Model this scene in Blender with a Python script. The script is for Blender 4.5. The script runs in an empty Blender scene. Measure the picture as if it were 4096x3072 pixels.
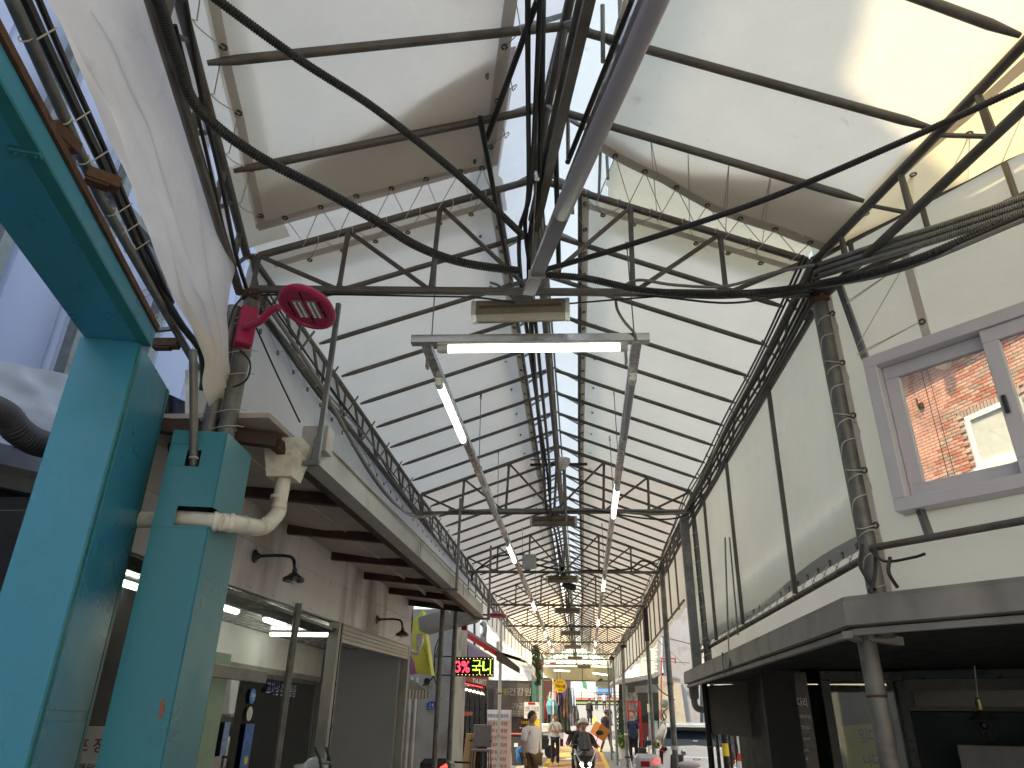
import bpy, bmesh, math, random
from mathutils import Vector, Matrix, noise, Quaternion
V = Vector
sc = bpy.context.scene
col = sc.collection
rnd = random.Random(7)
# ---------------- camera ----------------
FOC = 2851.9
RM = Matrix(((0.99632369, 0.02225141, 0.08272836), (0.08429539, -0.42684409, -0.90038792), (0.01527721, 0.90405144, -0.42715057)))
CAM = V((0, 0, 1.55))
cd = bpy.data.cameras.new('camera'); cam = bpy.data.objects.new('camera', cd); col.objects.link(cam)
cd.sensor_width = 36; cd.lens = FOC / 4096 * 36; cd.clip_end = 3000; cd.clip_start = 0.05
cam.matrix_world = Matrix.Translation(CAM) @ RM.to_4x4()
sc.camera = cam
# ---------------- light ----------------
SUN_EL, SUN_DIR = math.radians(58), math.radians(36)          # the light travels towards (cos, sin) of SUN_DIR
w = bpy.data.worlds.new('World'); sc.world = w; w.use_nodes = True
wn = w.node_tree.nodes; wl = w.node_tree.links
sky = wn.new('ShaderNodeTexSky'); sky.sky_type = 'NISHITA'; sky.sun_disc = False
sky.sun_elevation = SUN_EL; sky.sun_rotation = math.radians(90 - math.degrees(SUN_DIR) + 180)
sky.air_density = 1.0; sky.dust_density = 2.0; sky.ozone_density = .6
wn['Background'].inputs['Strength'].default_value = 0.15
wl.new(sky.outputs[0], wn['Background'].inputs[0])
sl = bpy.data.lights.new('sun', 'SUN'); sl.energy = 1.7; sl.angle = math.radians(0.5); sl.color = (1, .93, .82)
so = bpy.data.objects.new('sun', sl); col.objects.link(so)
sdir = V((math.cos(SUN_DIR) * math.cos(SUN_EL), math.sin(SUN_DIR) * math.cos(SUN_EL), -math.sin(SUN_EL)))
so.rotation_euler = sdir.to_track_quat('-Z', 'Y').to_euler()
sc.view_settings.view_transform = 'Standard'; sc.view_settings.look = 'None'
sc.view_settings.gamma = 1; sc.view_settings.use_curve_mapping = False
sc.view_settings.exposure = 1.88
sc.view_settings.use_white_balance = True; sc.view_settings.white_balance_temperature = 9600; sc.view_settings.white_balance_tint = 2
# ---------------- helpers ----------------
def ray(u, v): return RM @ V((u - 2048, -(v - 1536), -FOC))
def P(u, v, x=None, y=None, z=None):
    """point of the place seen at photo pixel (u, v) on the plane x=, y= or z="""
    d = ray(u, v)
    t = (z - CAM.z) / d.z if z is not None else (y / d.y if y is not None else x / d.x)
    return CAM + t * d
def PW(u, v, o, a):
    """... on the upright plane through o that runs along the horizontal direction a"""
    n = V((a[1], -a[0], 0)); d = ray(u, v)
    return CAM + d * ((V(o) - CAM).dot(n) / d.dot(n))
def interp(tab, x):
    if x <= tab[0][0]: return tab[0][1]
    for (a, b), (c, d) in zip(tab, tab[1:]):
        if x <= c: return b + (d - b) * (x - a) / (c - a)
    return tab[-1][1]
GZ = [(0, 0), (26, .05), (30, .14), (37, .33), (45, .68), (64, 1.68), (84, 2.75), (130, 6.2), (200, 11.5), (400, 20)]
def gz(y): return interp(GZ, y)
Z = V((0, 0, 1))
def org(o):
    p = V((0, 0, 0))
    while o is not None: p += o.location; o = o.parent
    return p
def props(o, label=None, cat=None, group=None, kind=None):
    if label: o['label'] = label
    if cat: o['category'] = cat
    if group: o['group'] = group
    if kind: o['kind'] = kind
    return o
def thing(name, label, cat, loc=(0, 0, 0), group=None, rz=0):
    o = bpy.data.objects.new(name, None); col.objects.link(o); o.location = loc; o.rotation_euler.z = rz
    o.empty_display_size = .1
    return props(o, label, cat, group)
class MB:
    def __init__(s): s.v = []; s.f = []; s.uv = None
    def add(s, vs, fs):
        n = len(s.v); s.v += [tuple(p) for p in vs]; s.f += [tuple(i + n for i in f) for f in fs]; return s
    def quad(s, *p): return s.add(p, [tuple(range(len(p)))])
    def box(s, c, size, rot=None):
        c = V(c); hx, hy, hz = size[0] / 2, size[1] / 2, size[2] / 2
        pts = [V((x, y, z)) for z in (-hz, hz) for y in (-hy, hy) for x in (-hx, hx)]
        if rot is not None: pts = [rot @ p for p in pts]
        return s.add([c + p for p in pts], [(0, 2, 3, 1), (4, 5, 7, 6), (0, 1, 5, 4), (2, 6, 7, 3), (0, 4, 6, 2), (1, 3, 7, 5)])
    def bb(s, a, b):
        a = V(a); b = V(b); return s.box((a + b) / 2, [abs(b[i] - a[i]) for i in range(3)])
    def bar(s, p, q, w, h, up=Z):
        p = V(p); q = V(q); d = (q - p); L = d.length; d.normalize()
        x = d.cross(up)
        if x.length < 1e-4: x = d.cross(V((1, 0, 0)))
        x.normalize(); y = x.cross(d)
        return s.box((p + q) / 2, (w, L, h), Matrix((x, d, y)).transposed())
    def tube(s, pts, r, n=8, cap=True):
        pts = [V(p) for p in pts]; m = len(pts)
        rs = r if isinstance(r, (list, tuple)) else [r] * m
        d0 = (pts[1] - pts[0]).normalized()
        ref = Z if abs(d0.z) < .9 else V((1, 0, 0))
        x = d0.cross(ref).normalized(); vs = []
        for i in range(m):
            d = (pts[min(i + 1, m - 1)] - pts[max(i - 1, 0)]).normalized()
            x = (x - d * x.dot(d)).normalized(); y = d.cross(x)
            for k in range(n):
                a = 2 * math.pi * k / n
                vs.append(pts[i] + (x * math.cos(a) + y * math.sin(a)) * rs[i])
        fs = [(i * n + k, i * n + (k + 1) % n, (i + 1) * n + (k + 1) % n, (i + 1) * n + k) for i in range(m - 1) for k in range(n)]
        if cap: fs += [tuple(range(n - 1, -1, -1)), tuple((m - 1) * n + k for k in range(n))]
        return s.add(vs, fs)
    def pipe(s, pts, r, n=8, fl=.3, flat=True):
        return s.tube(pts, r, n)
    def lathe(s, prof, c=(0, 0, 0), ax=Z, n=16, cap=True):
        ax = V(ax).normalized(); x = ax.orthogonal().normalized(); y = ax.cross(x); c = V(c); m = len(prof)
        vs = [c + ax * h + (x * math.cos(2 * math.pi * k / n) + y * math.sin(2 * math.pi * k / n)) * max(r, 1e-4) for r, h in prof for k in range(n)]
        fs = [(i * n + k, i * n + (k + 1) % n, (i + 1) * n + (k + 1) % n, (i + 1) * n + k) for i in range(m - 1) for k in range(n)]
        if cap: fs += [tuple(range(n - 1, -1, -1)), tuple((m - 1) * n + k for k in range(n))]
        return s.add(vs, fs)
    def prism(s, poly, d):
        poly = [V(p) for p in poly]; d = V(d); n = len(poly)
        return s.add(poly + [p + d for p in poly], [tuple(range(n - 1, -1, -1)), tuple(range(n, 2 * n))] + [(i, (i + 1) % n, n + (i + 1) % n, n + i) for i in range(n)])
    def ball(s, c, r, seg=12, rings=8, sc_=(1, 1, 1)):
        prof = [(math.sin(math.pi * i / rings), -math.cos(math.pi * i / rings)) for i in range(rings + 1)]
        c = V(c); vs = []
        for a, h in prof:
            for k in range(seg):
                t = 2 * math.pi * k / seg
                vs.append(c + V((math.cos(t) * a * r * sc_[0], math.sin(t) * a * r * sc_[1], h * r * sc_[2])))
        fs = [(i * seg + k, i * seg + (k + 1) % seg, (i + 1) * seg + (k + 1) % seg, (i + 1) * seg + k) for i in range(rings) for k in range(seg)]
        return s.add(vs, fs)
    def grid(s, fn, n, m):
        vs = [fn(i / n, j / m) for j in range(m + 1) for i in range(n + 1)]
        return s.add(vs, [(j * (n + 1) + i, j * (n + 1) + i + 1, (j + 1) * (n + 1) + i + 1, (j + 1) * (n + 1) + i) for j in range(m) for i in range(n)])
    def build(s, name, mat, parent=None, smooth=False, label=None, cat=None, group=None, kind=None, bevel=0, local=False, solid=0, angle=40, loc=None):
        me = bpy.data.meshes.new(name)
        o0 = V((0, 0, 0)) if local else (org(parent) if parent else V(loc or (0, 0, 0)))
        me.from_pydata([(p[0] - o0.x, p[1] - o0.y, p[2] - o0.z) for p in s.v], [], s.f)
        for mm in (mat if isinstance(mat, (list, tuple)) else [mat]): me.materials.append(mm)
        bm = bmesh.new(); bm.from_mesh(me)
        bmesh.ops.recalc_face_normals(bm, faces=bm.faces)
        if bevel: bmesh.ops.bevel(bm, geom=list(bm.edges), offset=bevel, segments=1, affect='EDGES', clamp_overlap=True)
        bm.to_mesh(me); bm.free()
        if smooth: me.shade_smooth(); me.set_sharp_from_angle(angle=math.radians(angle))
        me.update()
        o = bpy.data.objects.new(name, me); col.objects.link(o)
        if parent: o.parent = parent
        elif not local: o.location = o0
        return props(o, label, cat, group, kind)
def inst(o, parent, loc=(0, 0, 0), rot=None, name=None):
    c = o.copy(); col.objects.link(c); c.parent = parent; c.location = loc
    if rot is not None: c.rotation_euler = rot
    return c
def kids(o): return [c for c in o.children]
def copy_tree(o, parent=None):
    c = o.copy(); col.objects.link(c)
    if parent is not None: c.parent = parent
    for ch in list(o.children): copy_tree(ch, c)
    return c
def curve(pts, n=8):
    """Catmull-Rom through pts"""
    pts = [V(p) for p in pts]; q = [pts[0] * 2 - pts[1]] + pts + [pts[-1] * 2 - pts[-2]]; out = []
    for i in range(1, len(q) - 2):
        a, b, c, d = q[i - 1:i + 3]
        for k in range(n):
            t = k / n
            out.append(.5 * ((2 * b) + (c - a) * t + (2 * a - 5 * b + 4 * c - d) * t * t + (3 * b - a - 3 * c + d) * t ** 3))
    return out + [pts[-1]]
def resample(pts, step):
    out = [pts[0]]; acc = 0
    for a, b in zip(pts, pts[1:]):
        L = (b - a).length; t = step - acc
        while t < L: out.append(a + (b - a) * (t / L)); t += step
        acc = (acc + L) % step if L else acc
    return out
def ribbed(mb, pts, r, pitch=.012, n=10, depth=.82):
    p = resample(curve(pts, 16), pitch / 2)
    return mb.tube(p, [r if i % 2 else r * depth for i in range(len(p))], n)
def nz(x, y, z=0, s=1): return noise.noise(V((x * s, y * s, z * s)))
# ---------------- materials ----------------
def mat(name, c, rough=.6, metal=0, var=.15, scale=6, bump=0, bscale=60, spec=.5, dirt=None, dscale=3, damt=.5, stretch=None, trans=0, coat=0, emit=None, estr=0, alpha=1, ior=1.45):
    m = bpy.data.materials.new(name); m.use_nodes = True; nt = m.node_tree; N = nt.nodes; L = nt.links
    b = N['Principled BSDF']; b.inputs['Roughness'].default_value = rough; b.inputs['Metallic'].default_value = metal
    b.inputs['Specular IOR Level'].default_value = spec; b.inputs['Transmission Weight'].default_value = trans; b.inputs['IOR'].default_value = ior
    b.inputs['Coat Weight'].default_value = coat
    if emit: b.inputs['Emission Color'].default_value = (*emit, 1); b.inputs['Emission Strength'].default_value = estr
    tc = N.new('ShaderNodeTexCoord'); mp = N.new('ShaderNodeMapping'); L.new(tc.outputs['Object'], mp.inputs[0])
    if stretch: mp.inputs['Scale'].default_value = stretch
    n1 = N.new('ShaderNodeTexNoise'); n1.inputs['Scale'].default_value = scale; n1.inputs['Detail'].default_value = 5; n1.inputs['Roughness'].default_value = .65
    L.new(mp.outputs[0], n1.inputs[0])
    r = N.new('ShaderNodeMapRange'); r.inputs[1].default_value = .3; r.inputs[2].default_value = .7; r.inputs[3].default_value = 1 - var; r.inputs[4].default_value = 1 + var
    L.new(n1.outputs[0], r.inputs[0])
    mx = N.new('ShaderNodeVectorMath'); mx.operation = 'SCALE'; mx.inputs[0].default_value = c; L.new(r.outputs[0], mx.inputs['Scale'])
    out = mx.outputs[0]
    if dirt:
        n2 = N.new('ShaderNodeTexNoise'); n2.inputs['Scale'].default_value = dscale; n2.inputs['Detail'].default_value = 8; L.new(mp.outputs[0], n2.inputs[0])
        r2 = N.new('ShaderNodeMapRange'); r2.inputs[1].default_value = .5; r2.inputs[2].default_value = .68; r2.inputs[4].default_value = damt; L.new(n2.outputs[0], r2.inputs[0])
        mm = N.new('ShaderNodeMix'); mm.data_type = 'RGBA'; L.new(r2.outputs[0], mm.inputs[0]); L.new(out, mm.inputs[6]); mm.inputs[7].default_value = (*dirt, 1)
        out = mm.outputs[2]
    L.new(out, b.inputs['Base Color'])
    rr = N.new('ShaderNodeMapRange'); rr.inputs[1].default_value = .3; rr.inputs[2].default_value = .7; rr.inputs[3].default_value = max(.02, rough - .1); rr.inputs[4].default_value = min(1, rough + .1)
    L.new(n1.outputs[0], rr.inputs[0]); L.new(rr.outputs[0], b.inputs['Roughness'])
    if bump:
        n3 = N.new('ShaderNodeTexNoise'); n3.inputs['Scale'].default_value = bscale; n3.inputs['Detail'].default_value = 4; L.new(mp.outputs[0], n3.inputs[0])
        bp = N.new('ShaderNodeBump'); bp.inputs['Strength'].default_value = bump; bp.inputs['Distance'].default_value = .01; L.new(n3.outputs[0], bp.inputs['Height']); L.new(bp.outputs[0], b.inputs['Normal'])
    return m
def cloth(name, c, tr=.5, tc_=None, var=.05, scale=1.2):
    """woven PVC sheet: lets part of the daylight through"""
    m = bpy.data.materials.new(name); m.use_nodes = True; nt = m.node_tree; N = nt.nodes; L = nt.links
    N.remove(N['Principled BSDF']); out = N['Material Output']
    tc = N.new('ShaderNodeTexCoord'); n1 = N.new('ShaderNodeTexNoise'); n1.inputs['Scale'].default_value = scale; n1.inputs['Detail'].default_value = 7; n1.inputs['Roughness'].default_value = .7
    L.new(tc.outputs['Object'], n1.inputs[0])
    r = N.new('ShaderNodeMapRange'); r.inputs[1].default_value = .3; r.inputs[2].default_value = .7; r.inputs[3].default_value = 1 - var; r.inputs[4].default_value = 1 + var; L.new(n1.outputs[0], r.inputs[0])
    n4 = N.new('ShaderNodeTexNoise'); n4.inputs['Scale'].default_value = 9; n4.inputs['Detail'].default_value = 9; n4.inputs['Distortion'].default_value = 1.2; L.new(tc.outputs['Object'], n4.inputs[0])
    r4 = N.new('ShaderNodeMapRange'); r4.inputs[1].default_value = .66; r4.inputs[2].default_value = .78; r4.inputs[3].default_value = 1; r4.inputs[4].default_value = .86; L.new(n4.outputs[0], r4.inputs[0])
    mu = N.new('ShaderNodeMath'); mu.operation = 'MULTIPLY'; L.new(r.outputs[0], mu.inputs[0]); L.new(r4.outputs[0], mu.inputs[1])
    a = N.new('ShaderNodeVectorMath'); a.operation = 'SCALE'; a.inputs[0].default_value = c; L.new(mu.outputs[0], a.inputs['Scale'])
    t = N.new('ShaderNodeVectorMath'); t.operation = 'SCALE'; t.inputs[0].default_value = tc_ or c; L.new(mu.outputs[0], t.inputs['Scale'])
    d = N.new('ShaderNodeBsdfDiffuse'); T = N.new('ShaderNodeBsdfTranslucent'); L.new(a.outputs[0], d.inputs[0]); L.new(t.outputs[0], T.inputs[0])
    n3 = N.new('ShaderNodeTexNoise'); n3.inputs['Scale'].default_value = 4; n3.inputs['Detail'].default_value = 4; L.new(tc.outputs['Object'], n3.inputs[0])
    bp = N.new('ShaderNodeBump'); bp.inputs['Strength'].default_value = .4; bp.inputs['Distance'].default_value = .04; L.new(n3.outputs[0], bp.inputs['Height'])
    L.new(bp.outputs[0], d.inputs['Normal']); L.new(bp.outputs[0], T.inputs['Normal'])
    mx = N.new('ShaderNodeMixShader'); mx.inputs[0].default_value = tr; L.new(d.outputs[0], mx.inputs[1]); L.new(T.outputs[0], mx.inputs[2]); L.new(mx.outputs[0], out.inputs[0])
    return m
def emis(name, c, s):
    m = bpy.data.materials.new(name); m.use_nodes = True; N = m.node_tree.nodes; N.remove(N['Principled BSDF'])
    e = N.new('ShaderNodeEmission'); e.inputs[0].default_value = (*c, 1); e.inputs[1].default_value = s
    m.node_tree.links.new(e.outputs[0], N['Material Output'].inputs[0]); return m
def glass(name, tint=(.9, .95, .95), rough=.02, refl=.12):
    """thin pane: mostly see-through with a mirror share"""
    m = bpy.data.materials.new(name); m.use_nodes = True; N = m.node_tree.nodes; L = m.node_tree.links; N.remove(N['Principled BSDF'])
    t = N.new('ShaderNodeBsdfTransparent'); t.inputs[0].default_value = (*tint, 1); g = N.new('ShaderNodeBsdfGlossy'); g.inputs['Roughness'].default_value = rough
    f = N.new('ShaderNodeFresnel'); f.inputs[0].default_value = 1.5; a = N.new('ShaderNodeMath'); a.operation = 'MULTIPLY_ADD'; a.inputs[1].default_value = 1.6; a.inputs[2].default_value = refl
    L.new(f.outputs[0], a.inputs[0]); mx = N.new('ShaderNodeMixShader'); L.new(a.outputs[0], mx.inputs[0]); L.new(t.outputs[0], mx.inputs[1]); L.new(g.outputs[0], mx.inputs[2])
    L.new(mx.outputs[0], N['Material Output'].inputs[0]); return m
M = dict(
    canvas=cloth('canvas_sheet', (.78, .76, .71), .56, (.82, .78, .7)), hem=cloth('canvas_hem', (.6, .54, .5), .35), tarp=cloth('shade_layer', (.55, .47, .44), .4),  # brownish cloth of the added layers has roof shadow put into its colour
    drape=cloth('draped_canvas', (.92, .87, .8), .6), monitor=cloth('skylight_canvas', (.88, .93, .97), .78), clear=cloth('clear_hem', (.42, .42, .43), .5),
    steel=mat('dark_steel', (.125, .118, .11), .5, .35, .3, 8, dirt=(.12, .07, .045), damt=.6, dscale=5, bump=.15), galv=mat('galvanised_steel', (.2, .21, .215), .45, .6, .25, 14, dirt=(.09, .08, .07), damt=.5),
    post=mat('grey_pipe', (.16, .16, .155), .45, .4, .3, 9, dirt=(.07, .06, .05), damt=.6, dscale=4, bump=.15),
    bright=mat('bright_steel', (.62, .62, .62), .16, 1, .12, 9), rust=mat('rusty_steel', (.11, .055, .035), .8, .2, .4, 20, bump=.3),
    black=mat('black_rubber', (.012, .012, .013), .5, 0, .25, 20), cable=mat('cable_black', (.02, .02, .021), .45, 0, .3, 12), cablegrey=mat('cable_grey', (.19, .185, .18), .5, 0, .15, 12),
    teal=mat('teal_paint', (.022, .24, .37), .32, 0, .06, 3, bump=.05, bscale=25, dirt=(.02, .2, .24), damt=.35), teal_shaded=mat('teal_paint_shaded', (.018, .19, .25), .34, 0, .06, 3, bump=.05, bscale=25), teald=mat('teal_edge', (.01, .16, .18), .4, 0, .1, 5),  # second post's darker teal is the same paint with shade put in
    cord=mat('white_cord', (.5, .47, .43), .9, 0, .1), ring=mat('eyelet', (.13, .12, .11), .45, .7),
    white=mat('white_plastic', (.62, .62, .6), .35, 0, .05, 4, dirt=(.3, .28, .24), damt=.4), dirtywhite=mat('dirty_white_pvc', (.68, .65, .58), .4, 0, .12, 5, dirt=(.25, .21, .17), dscale=9, damt=.6),
    tubeoff=mat('tube_off', (.34, .32, .37), .35, 0, .02, 1), canvasp=cloth('canvas_sheet_pinkish', (.8, .7, .65), .56, (.86, .74, .62)), canvasw=cloth('wall_canvas', (.8, .79, .72), .62), red=mat('lamp_red', (.42, .022, .09), .35, 0, .06, 5), beige=mat('beige_housing', (.2, .165, .125), .5, 0, .15, 8, dirt=(.1, .08, .06)),
    fascia=mat('fascia_paint', (.74, .71, .74), .6, 0, .06, 2, dirt=(.17, .14, .13), dscale=1.5, damt=.75, stretch=(1, 1, .35), bump=.05), gutter=mat('gutter_grey', (.31, .295, .285), .5, .1, .1, 3, dirt=(.11, .1, .09), damt=.6, dscale=2.5, stretch=(1, 1, .5)),
    gutterw=mat('gutter_white', (.46, .45, .45), .5, .1, .06, 3, dirt=(.25, .23, .21), damt=.5), joist=mat('brown_joist', (.045, .022, .02), .6, .2, .25, 10, dirt=(.09, .06, .05)),
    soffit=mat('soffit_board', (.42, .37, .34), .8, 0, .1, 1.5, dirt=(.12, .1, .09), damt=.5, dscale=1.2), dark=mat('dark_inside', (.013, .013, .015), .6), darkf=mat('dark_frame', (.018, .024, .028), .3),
    concrete=mat('concrete', (.3, .295, .285), .85, 0, .15, 4, bump=.3, dirt=(.15, .14, .13)), plaster=mat('plaster', (.42, .41, .41), .85, 0, .12, 2, bump=.2, dirt=(.2, .18, .17), damt=.7, dscale=1.5),
    whitewall=mat('white_wall', (.75, .75, .74), .7, 0, .05, 1, dirt=(.5, .48, .46), damt=.4), bluepanel=mat('ribbed_panel', (.4, .45, .66), .45, .1, .05, 1.5, stretch=(1, 1, .2)),
    asphalt=mat('asphalt', (.09, .09, .095), .9, 0, .15, 3, bump=.3), pave=mat('pavement', (.22, .21, .2), .9, 0, .15, 2, bump=.2),
    brick=mat('brick_red', (.6, .3, .24), .8, 0, .35, 1.7, bump=.2), mortar=mat('mortar', (.55, .52, .48), .9, 0, .1),
    pane=glass('window_glass', refl=.0), paned=glass('dark_glass', (.35, .4, .42), .02, .1), upvc=mat('window_upvc', (.58, .56, .61), .4, 0, .04), roofdark=mat('dark_eave', (.09, .08, .09), .7),
    on=emis('tube_lit', (.72, .88, 1), 4.2), onwarm=emis("lamp_lit", (1, .95, .85), 3), chan=mat('rail_channel', (.5, .49, .5), .25, .85, .2, 12),
    purple=mat('rail_lilac', (.2, .19, .235), .35, .2, .05), red2=mat('red_paint', (.5, .02, .02), .45), blue=mat('blue_paint', (.02, .2, .5), .5), yellow=mat('yellow_paint', (.75, .55, .06), .6),
    green=mat('leaf', (.035, .06, .025), .6, 0, .4, 30), ink=mat('sign_ink', (.03, .03, .035), .6, 0, 0), inkred=mat('sign_red', (.45, .03, .03), .6, 0, 0), inkblue=mat('sign_blue', (.03, .05, .28), .5, 0, 0), signwhite=mat('sign_white', (.8, .8, .8), .5, 0, .02),
)
# ---------------- lettering (meshes made while the scene is still empty) ----------------
def text_mesh(s, bold=0):
    c = bpy.data.curves.new('lettering', 'FONT'); c.body = s; c.size = 1; c.align_x = 'CENTER'; c.align_y = 'CENTER'; c.offset = bold; c.resolution_u = 3
    o = bpy.data.objects.new('lettering', c); col.objects.link(o)
    dg = bpy.context.evaluated_depsgraph_get(); dg.update()
    me = bpy.data.meshes.new_from_object(o.evaluated_get(dg)); bpy.data.objects.remove(o); bpy.data.curves.remove(c); return me
TEXTS = ['교자상·혼수용품', 'Star', 'Shop', '14', '3%', '국내', '전복인삼왕갈비탕', '인삼갈비탕', '한우설렁탕', '강원도막국수', '한우육회비빔밥', '한우불고기', '한우우족탕', '차돌된장찌개', '건강원', '가공업', '대림 건강원', '대림', '한복이불', '철보주단', '국니', '주문·제작', '714-8977', '1188', '39', 'KIA',
         '굴레방다리', '점포 정리', '그동안 성원에 감사드립니다', '큰 소의 길마는 무악에 벗어 놓고', '굴레는 이곳에 벗어 놓고', '임대', '니다', '원지맙수', '고량', '오니', '즉석추출 가공업소', '정성껏 달여드립니다', 'FUN', '100']
TM = {}
for t_ in TEXTS: TM[t_] = text_mesh(t_, .012)
def text(s, m, parent, c, right, up, h, wid=None, eps=.004, name='lettering'):
    """flat print: centred at c, spanned by right / up, h tall"""
    me = TM[s].copy(); r = V(right).normalized(); u = V(up).normalized(); n = r.cross(u)
    xs = [v.co.x for v in me.vertices]; ys = [v.co.y for v in me.vertices]
    cx, cy = (min(xs) + max(xs)) / 2, (min(ys) + max(ys)) / 2; W = max(xs) - min(xs); H = max(ys) - min(ys)
    ky = h / H; kx = (wid / W) if wid else ky; o0 = org(parent)
    for v in me.vertices: v.co = V(c) + r * ((v.co.x - cx) * kx) + u * ((v.co.y - cy) * ky) + n * eps - o0
    me.materials.clear(); me.materials.append(m)
    o = bpy.data.objects.new(name, me); col.objects.link(o); o.parent = parent; return o
# ---------------- bodies (skinned while the scene is still empty) ----------------
def skin_mesh(verts, edges, rad, sub=1):
    me = bpy.data.meshes.new('skin'); me.from_pydata([tuple(v) for v in verts], edges, []); o = bpy.data.objects.new('skin', me); col.objects.link(o)
    sk_ = o.modifiers.new('s', 'SKIN'); sk_.use_smooth_shade = True; sb_ = o.modifiers.new('b', 'SUBSURF'); sb_.levels = sub; sb_.render_levels = sub
    for i, d in enumerate(me.skin_vertices[0].data): r = rad[i]; d.radius = r if isinstance(r, tuple) else (r, r); d.use_root = i == 0
    dg = bpy.context.evaluated_depsgraph_get(); dg.update(); r = bpy.data.meshes.new_from_object(o.evaluated_get(dg)); bpy.data.objects.remove(o); return r
def pose(h=1.7, arms=None, legs=None, lean=0, sit=False, wide=1.0):
    """joint positions, facing -y; arms = ((elbow, wrist) left, right) offsets from the shoulder"""
    k = h / 1.7; J = {}
    A = arms or (((.04, .02, -.27), (.05, -.04, -.52)), ((.04, .02, -.27), (.05, -.04, -.52)))
    Lg = legs or (((.01, -.02, -.42), (.01, .03, -.82)), ((.01, -.02, -.42), (.01, .03, -.82)))
    pz = .92
    J['pel'] = V((0, 0, pz)); J['chest'] = V((0, -.02 - lean * .5, pz + .33)); J['nb'] = V((0, -lean, pz + .51)); J['neck'] = V((0, -lean - .01, pz + .58))
    J['head'] = V((0, -lean - .02, pz + .67))
    for s, n, a, l in ((-1, 'l', A[0], Lg[0]), (1, 'r', A[1], Lg[1])):
        sh_ = V((s * .175 * wide, -lean, pz + .47)); J['sh' + n] = sh_
        J['el' + n] = sh_ + V((s * a[0][0], a[0][1], a[0][2])); J['wr' + n] = sh_ + V((s * a[1][0], a[1][1], a[1][2]))
        hp_ = V((s * .09, 0, pz - .04)); J['hp' + n] = hp_; J['kn' + n] = hp_ + V((s * l[0][0], l[0][1], l[0][2])); J['an' + n] = hp_ + V((s * l[1][0], l[1][1], l[1][2]))
        J['to' + n] = J['an' + n] + V((s * .015, -.15, -.045))
    return {a: b * k for a, b in J.items()}, k
def person_meshes(pz_, wide=1.0, belly=0):
    J, k = pz_
    def chain(names, radii, extra=()):
        vs = []; ix = {}; es = []; rs = []
        for c in names:
            for a, b in zip(c, c[1:]):
                for q in (a, b):
                    if q not in ix: ix[q] = len(vs); vs.append(J[q]); rs.append(tuple(x * k for x in radii[q]) if isinstance(radii[q], tuple) else radii[q] * k)
                es.append((ix[a], ix[b]))
        return skin_mesh(vs, es, rs)
    W = wide
    R = dict(pel=(.15 * W, .105 * W), chest=(.155 * W, .11 * W), nb=(.1, .075), neck=.052, head=.055, shl=.062, shr=.062, ell=.042, elr=.042, wrl=.027, wrr=.027, hpl=.088 * W, hpr=.088 * W, knl=.056, knr=.056, anl=.038, anr=.038, tol=.03, tor=.03)
    body = chain([('pel', 'chest', 'nb', 'neck', 'head'), ('nb', 'shl', 'ell', 'wrl'), ('nb', 'shr', 'elr', 'wrr'), ('pel', 'hpl', 'knl', 'anl', 'tol'), ('pel', 'hpr', 'knr', 'anr', 'tor')], R)
    g = lambda d, x: {a: (tuple(q + x for q in b) if isinstance(b, tuple) else b + x) for a, b in d.items()}
    J['mul'] = J['shl'].lerp(J['ell'], .85); J['mur'] = J['shr'].lerp(J['elr'], .85); R['mul'] = .048; R['mur'] = .048
    J['cul'] = J['ell'].lerp(J['wrl'], .9); J['cur'] = J['elr'].lerp(J['wrr'], .9); R['cul'] = .034; R['cur'] = .034
    R2 = g(R, .02); R2['nb'] = (.11, .085); R2['pel'] = (.182 * W, .135 * W + belly); J['nk2'] = J['nb'].lerp(J['neck'], .4); R2['nk2'] = .065
    J['hem'] = J['pel'] + V((0, 0, -.07)) * k; R2['hem'] = (.182 * W, .135 * W)
    short = chain([('hem', 'pel', 'chest', 'nb', 'nk2'), ('nb', 'shl', 'mul'), ('nb', 'shr', 'mur')], R2)
    long_ = chain([('hem', 'pel', 'chest', 'nb', 'nk2'), ('nb', 'shl', 'ell', 'cul'), ('nb', 'shr', 'elr', 'cur')], R2)
    J['al'] = J['knl'].lerp(J['anl'], .97); J['ar'] = J['knr'].lerp(J['anr'], .97); R['al'] = .052; R['ar'] = .052; R3 = g(R, .012); R3['pel'] = (.172 * W, .125 * W)
    tr_ = chain([('pel', 'hpl', 'knl', 'al'), ('pel', 'hpr', 'knr', 'ar')], R3)
    shoes = []
    for n in 'lr': shoes.append(skin_mesh([J['an' + n] + V((0, .04, -.03)) * k, J['an' + n] + V((0, -.03, -.035)) * k, J['to' + n]], [(0, 1), (1, 2)], [.045 * k, .045 * k, .035 * k]))
    return dict(J=J, k=k, body=body, short=short, long=long_, trousers=tr_, shoes=shoes)
SIT = (((.05, -.36, -.06), (.05, -.42, -.5)), ((.05, -.36, -.06), (.05, -.42, -.5)))
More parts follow.
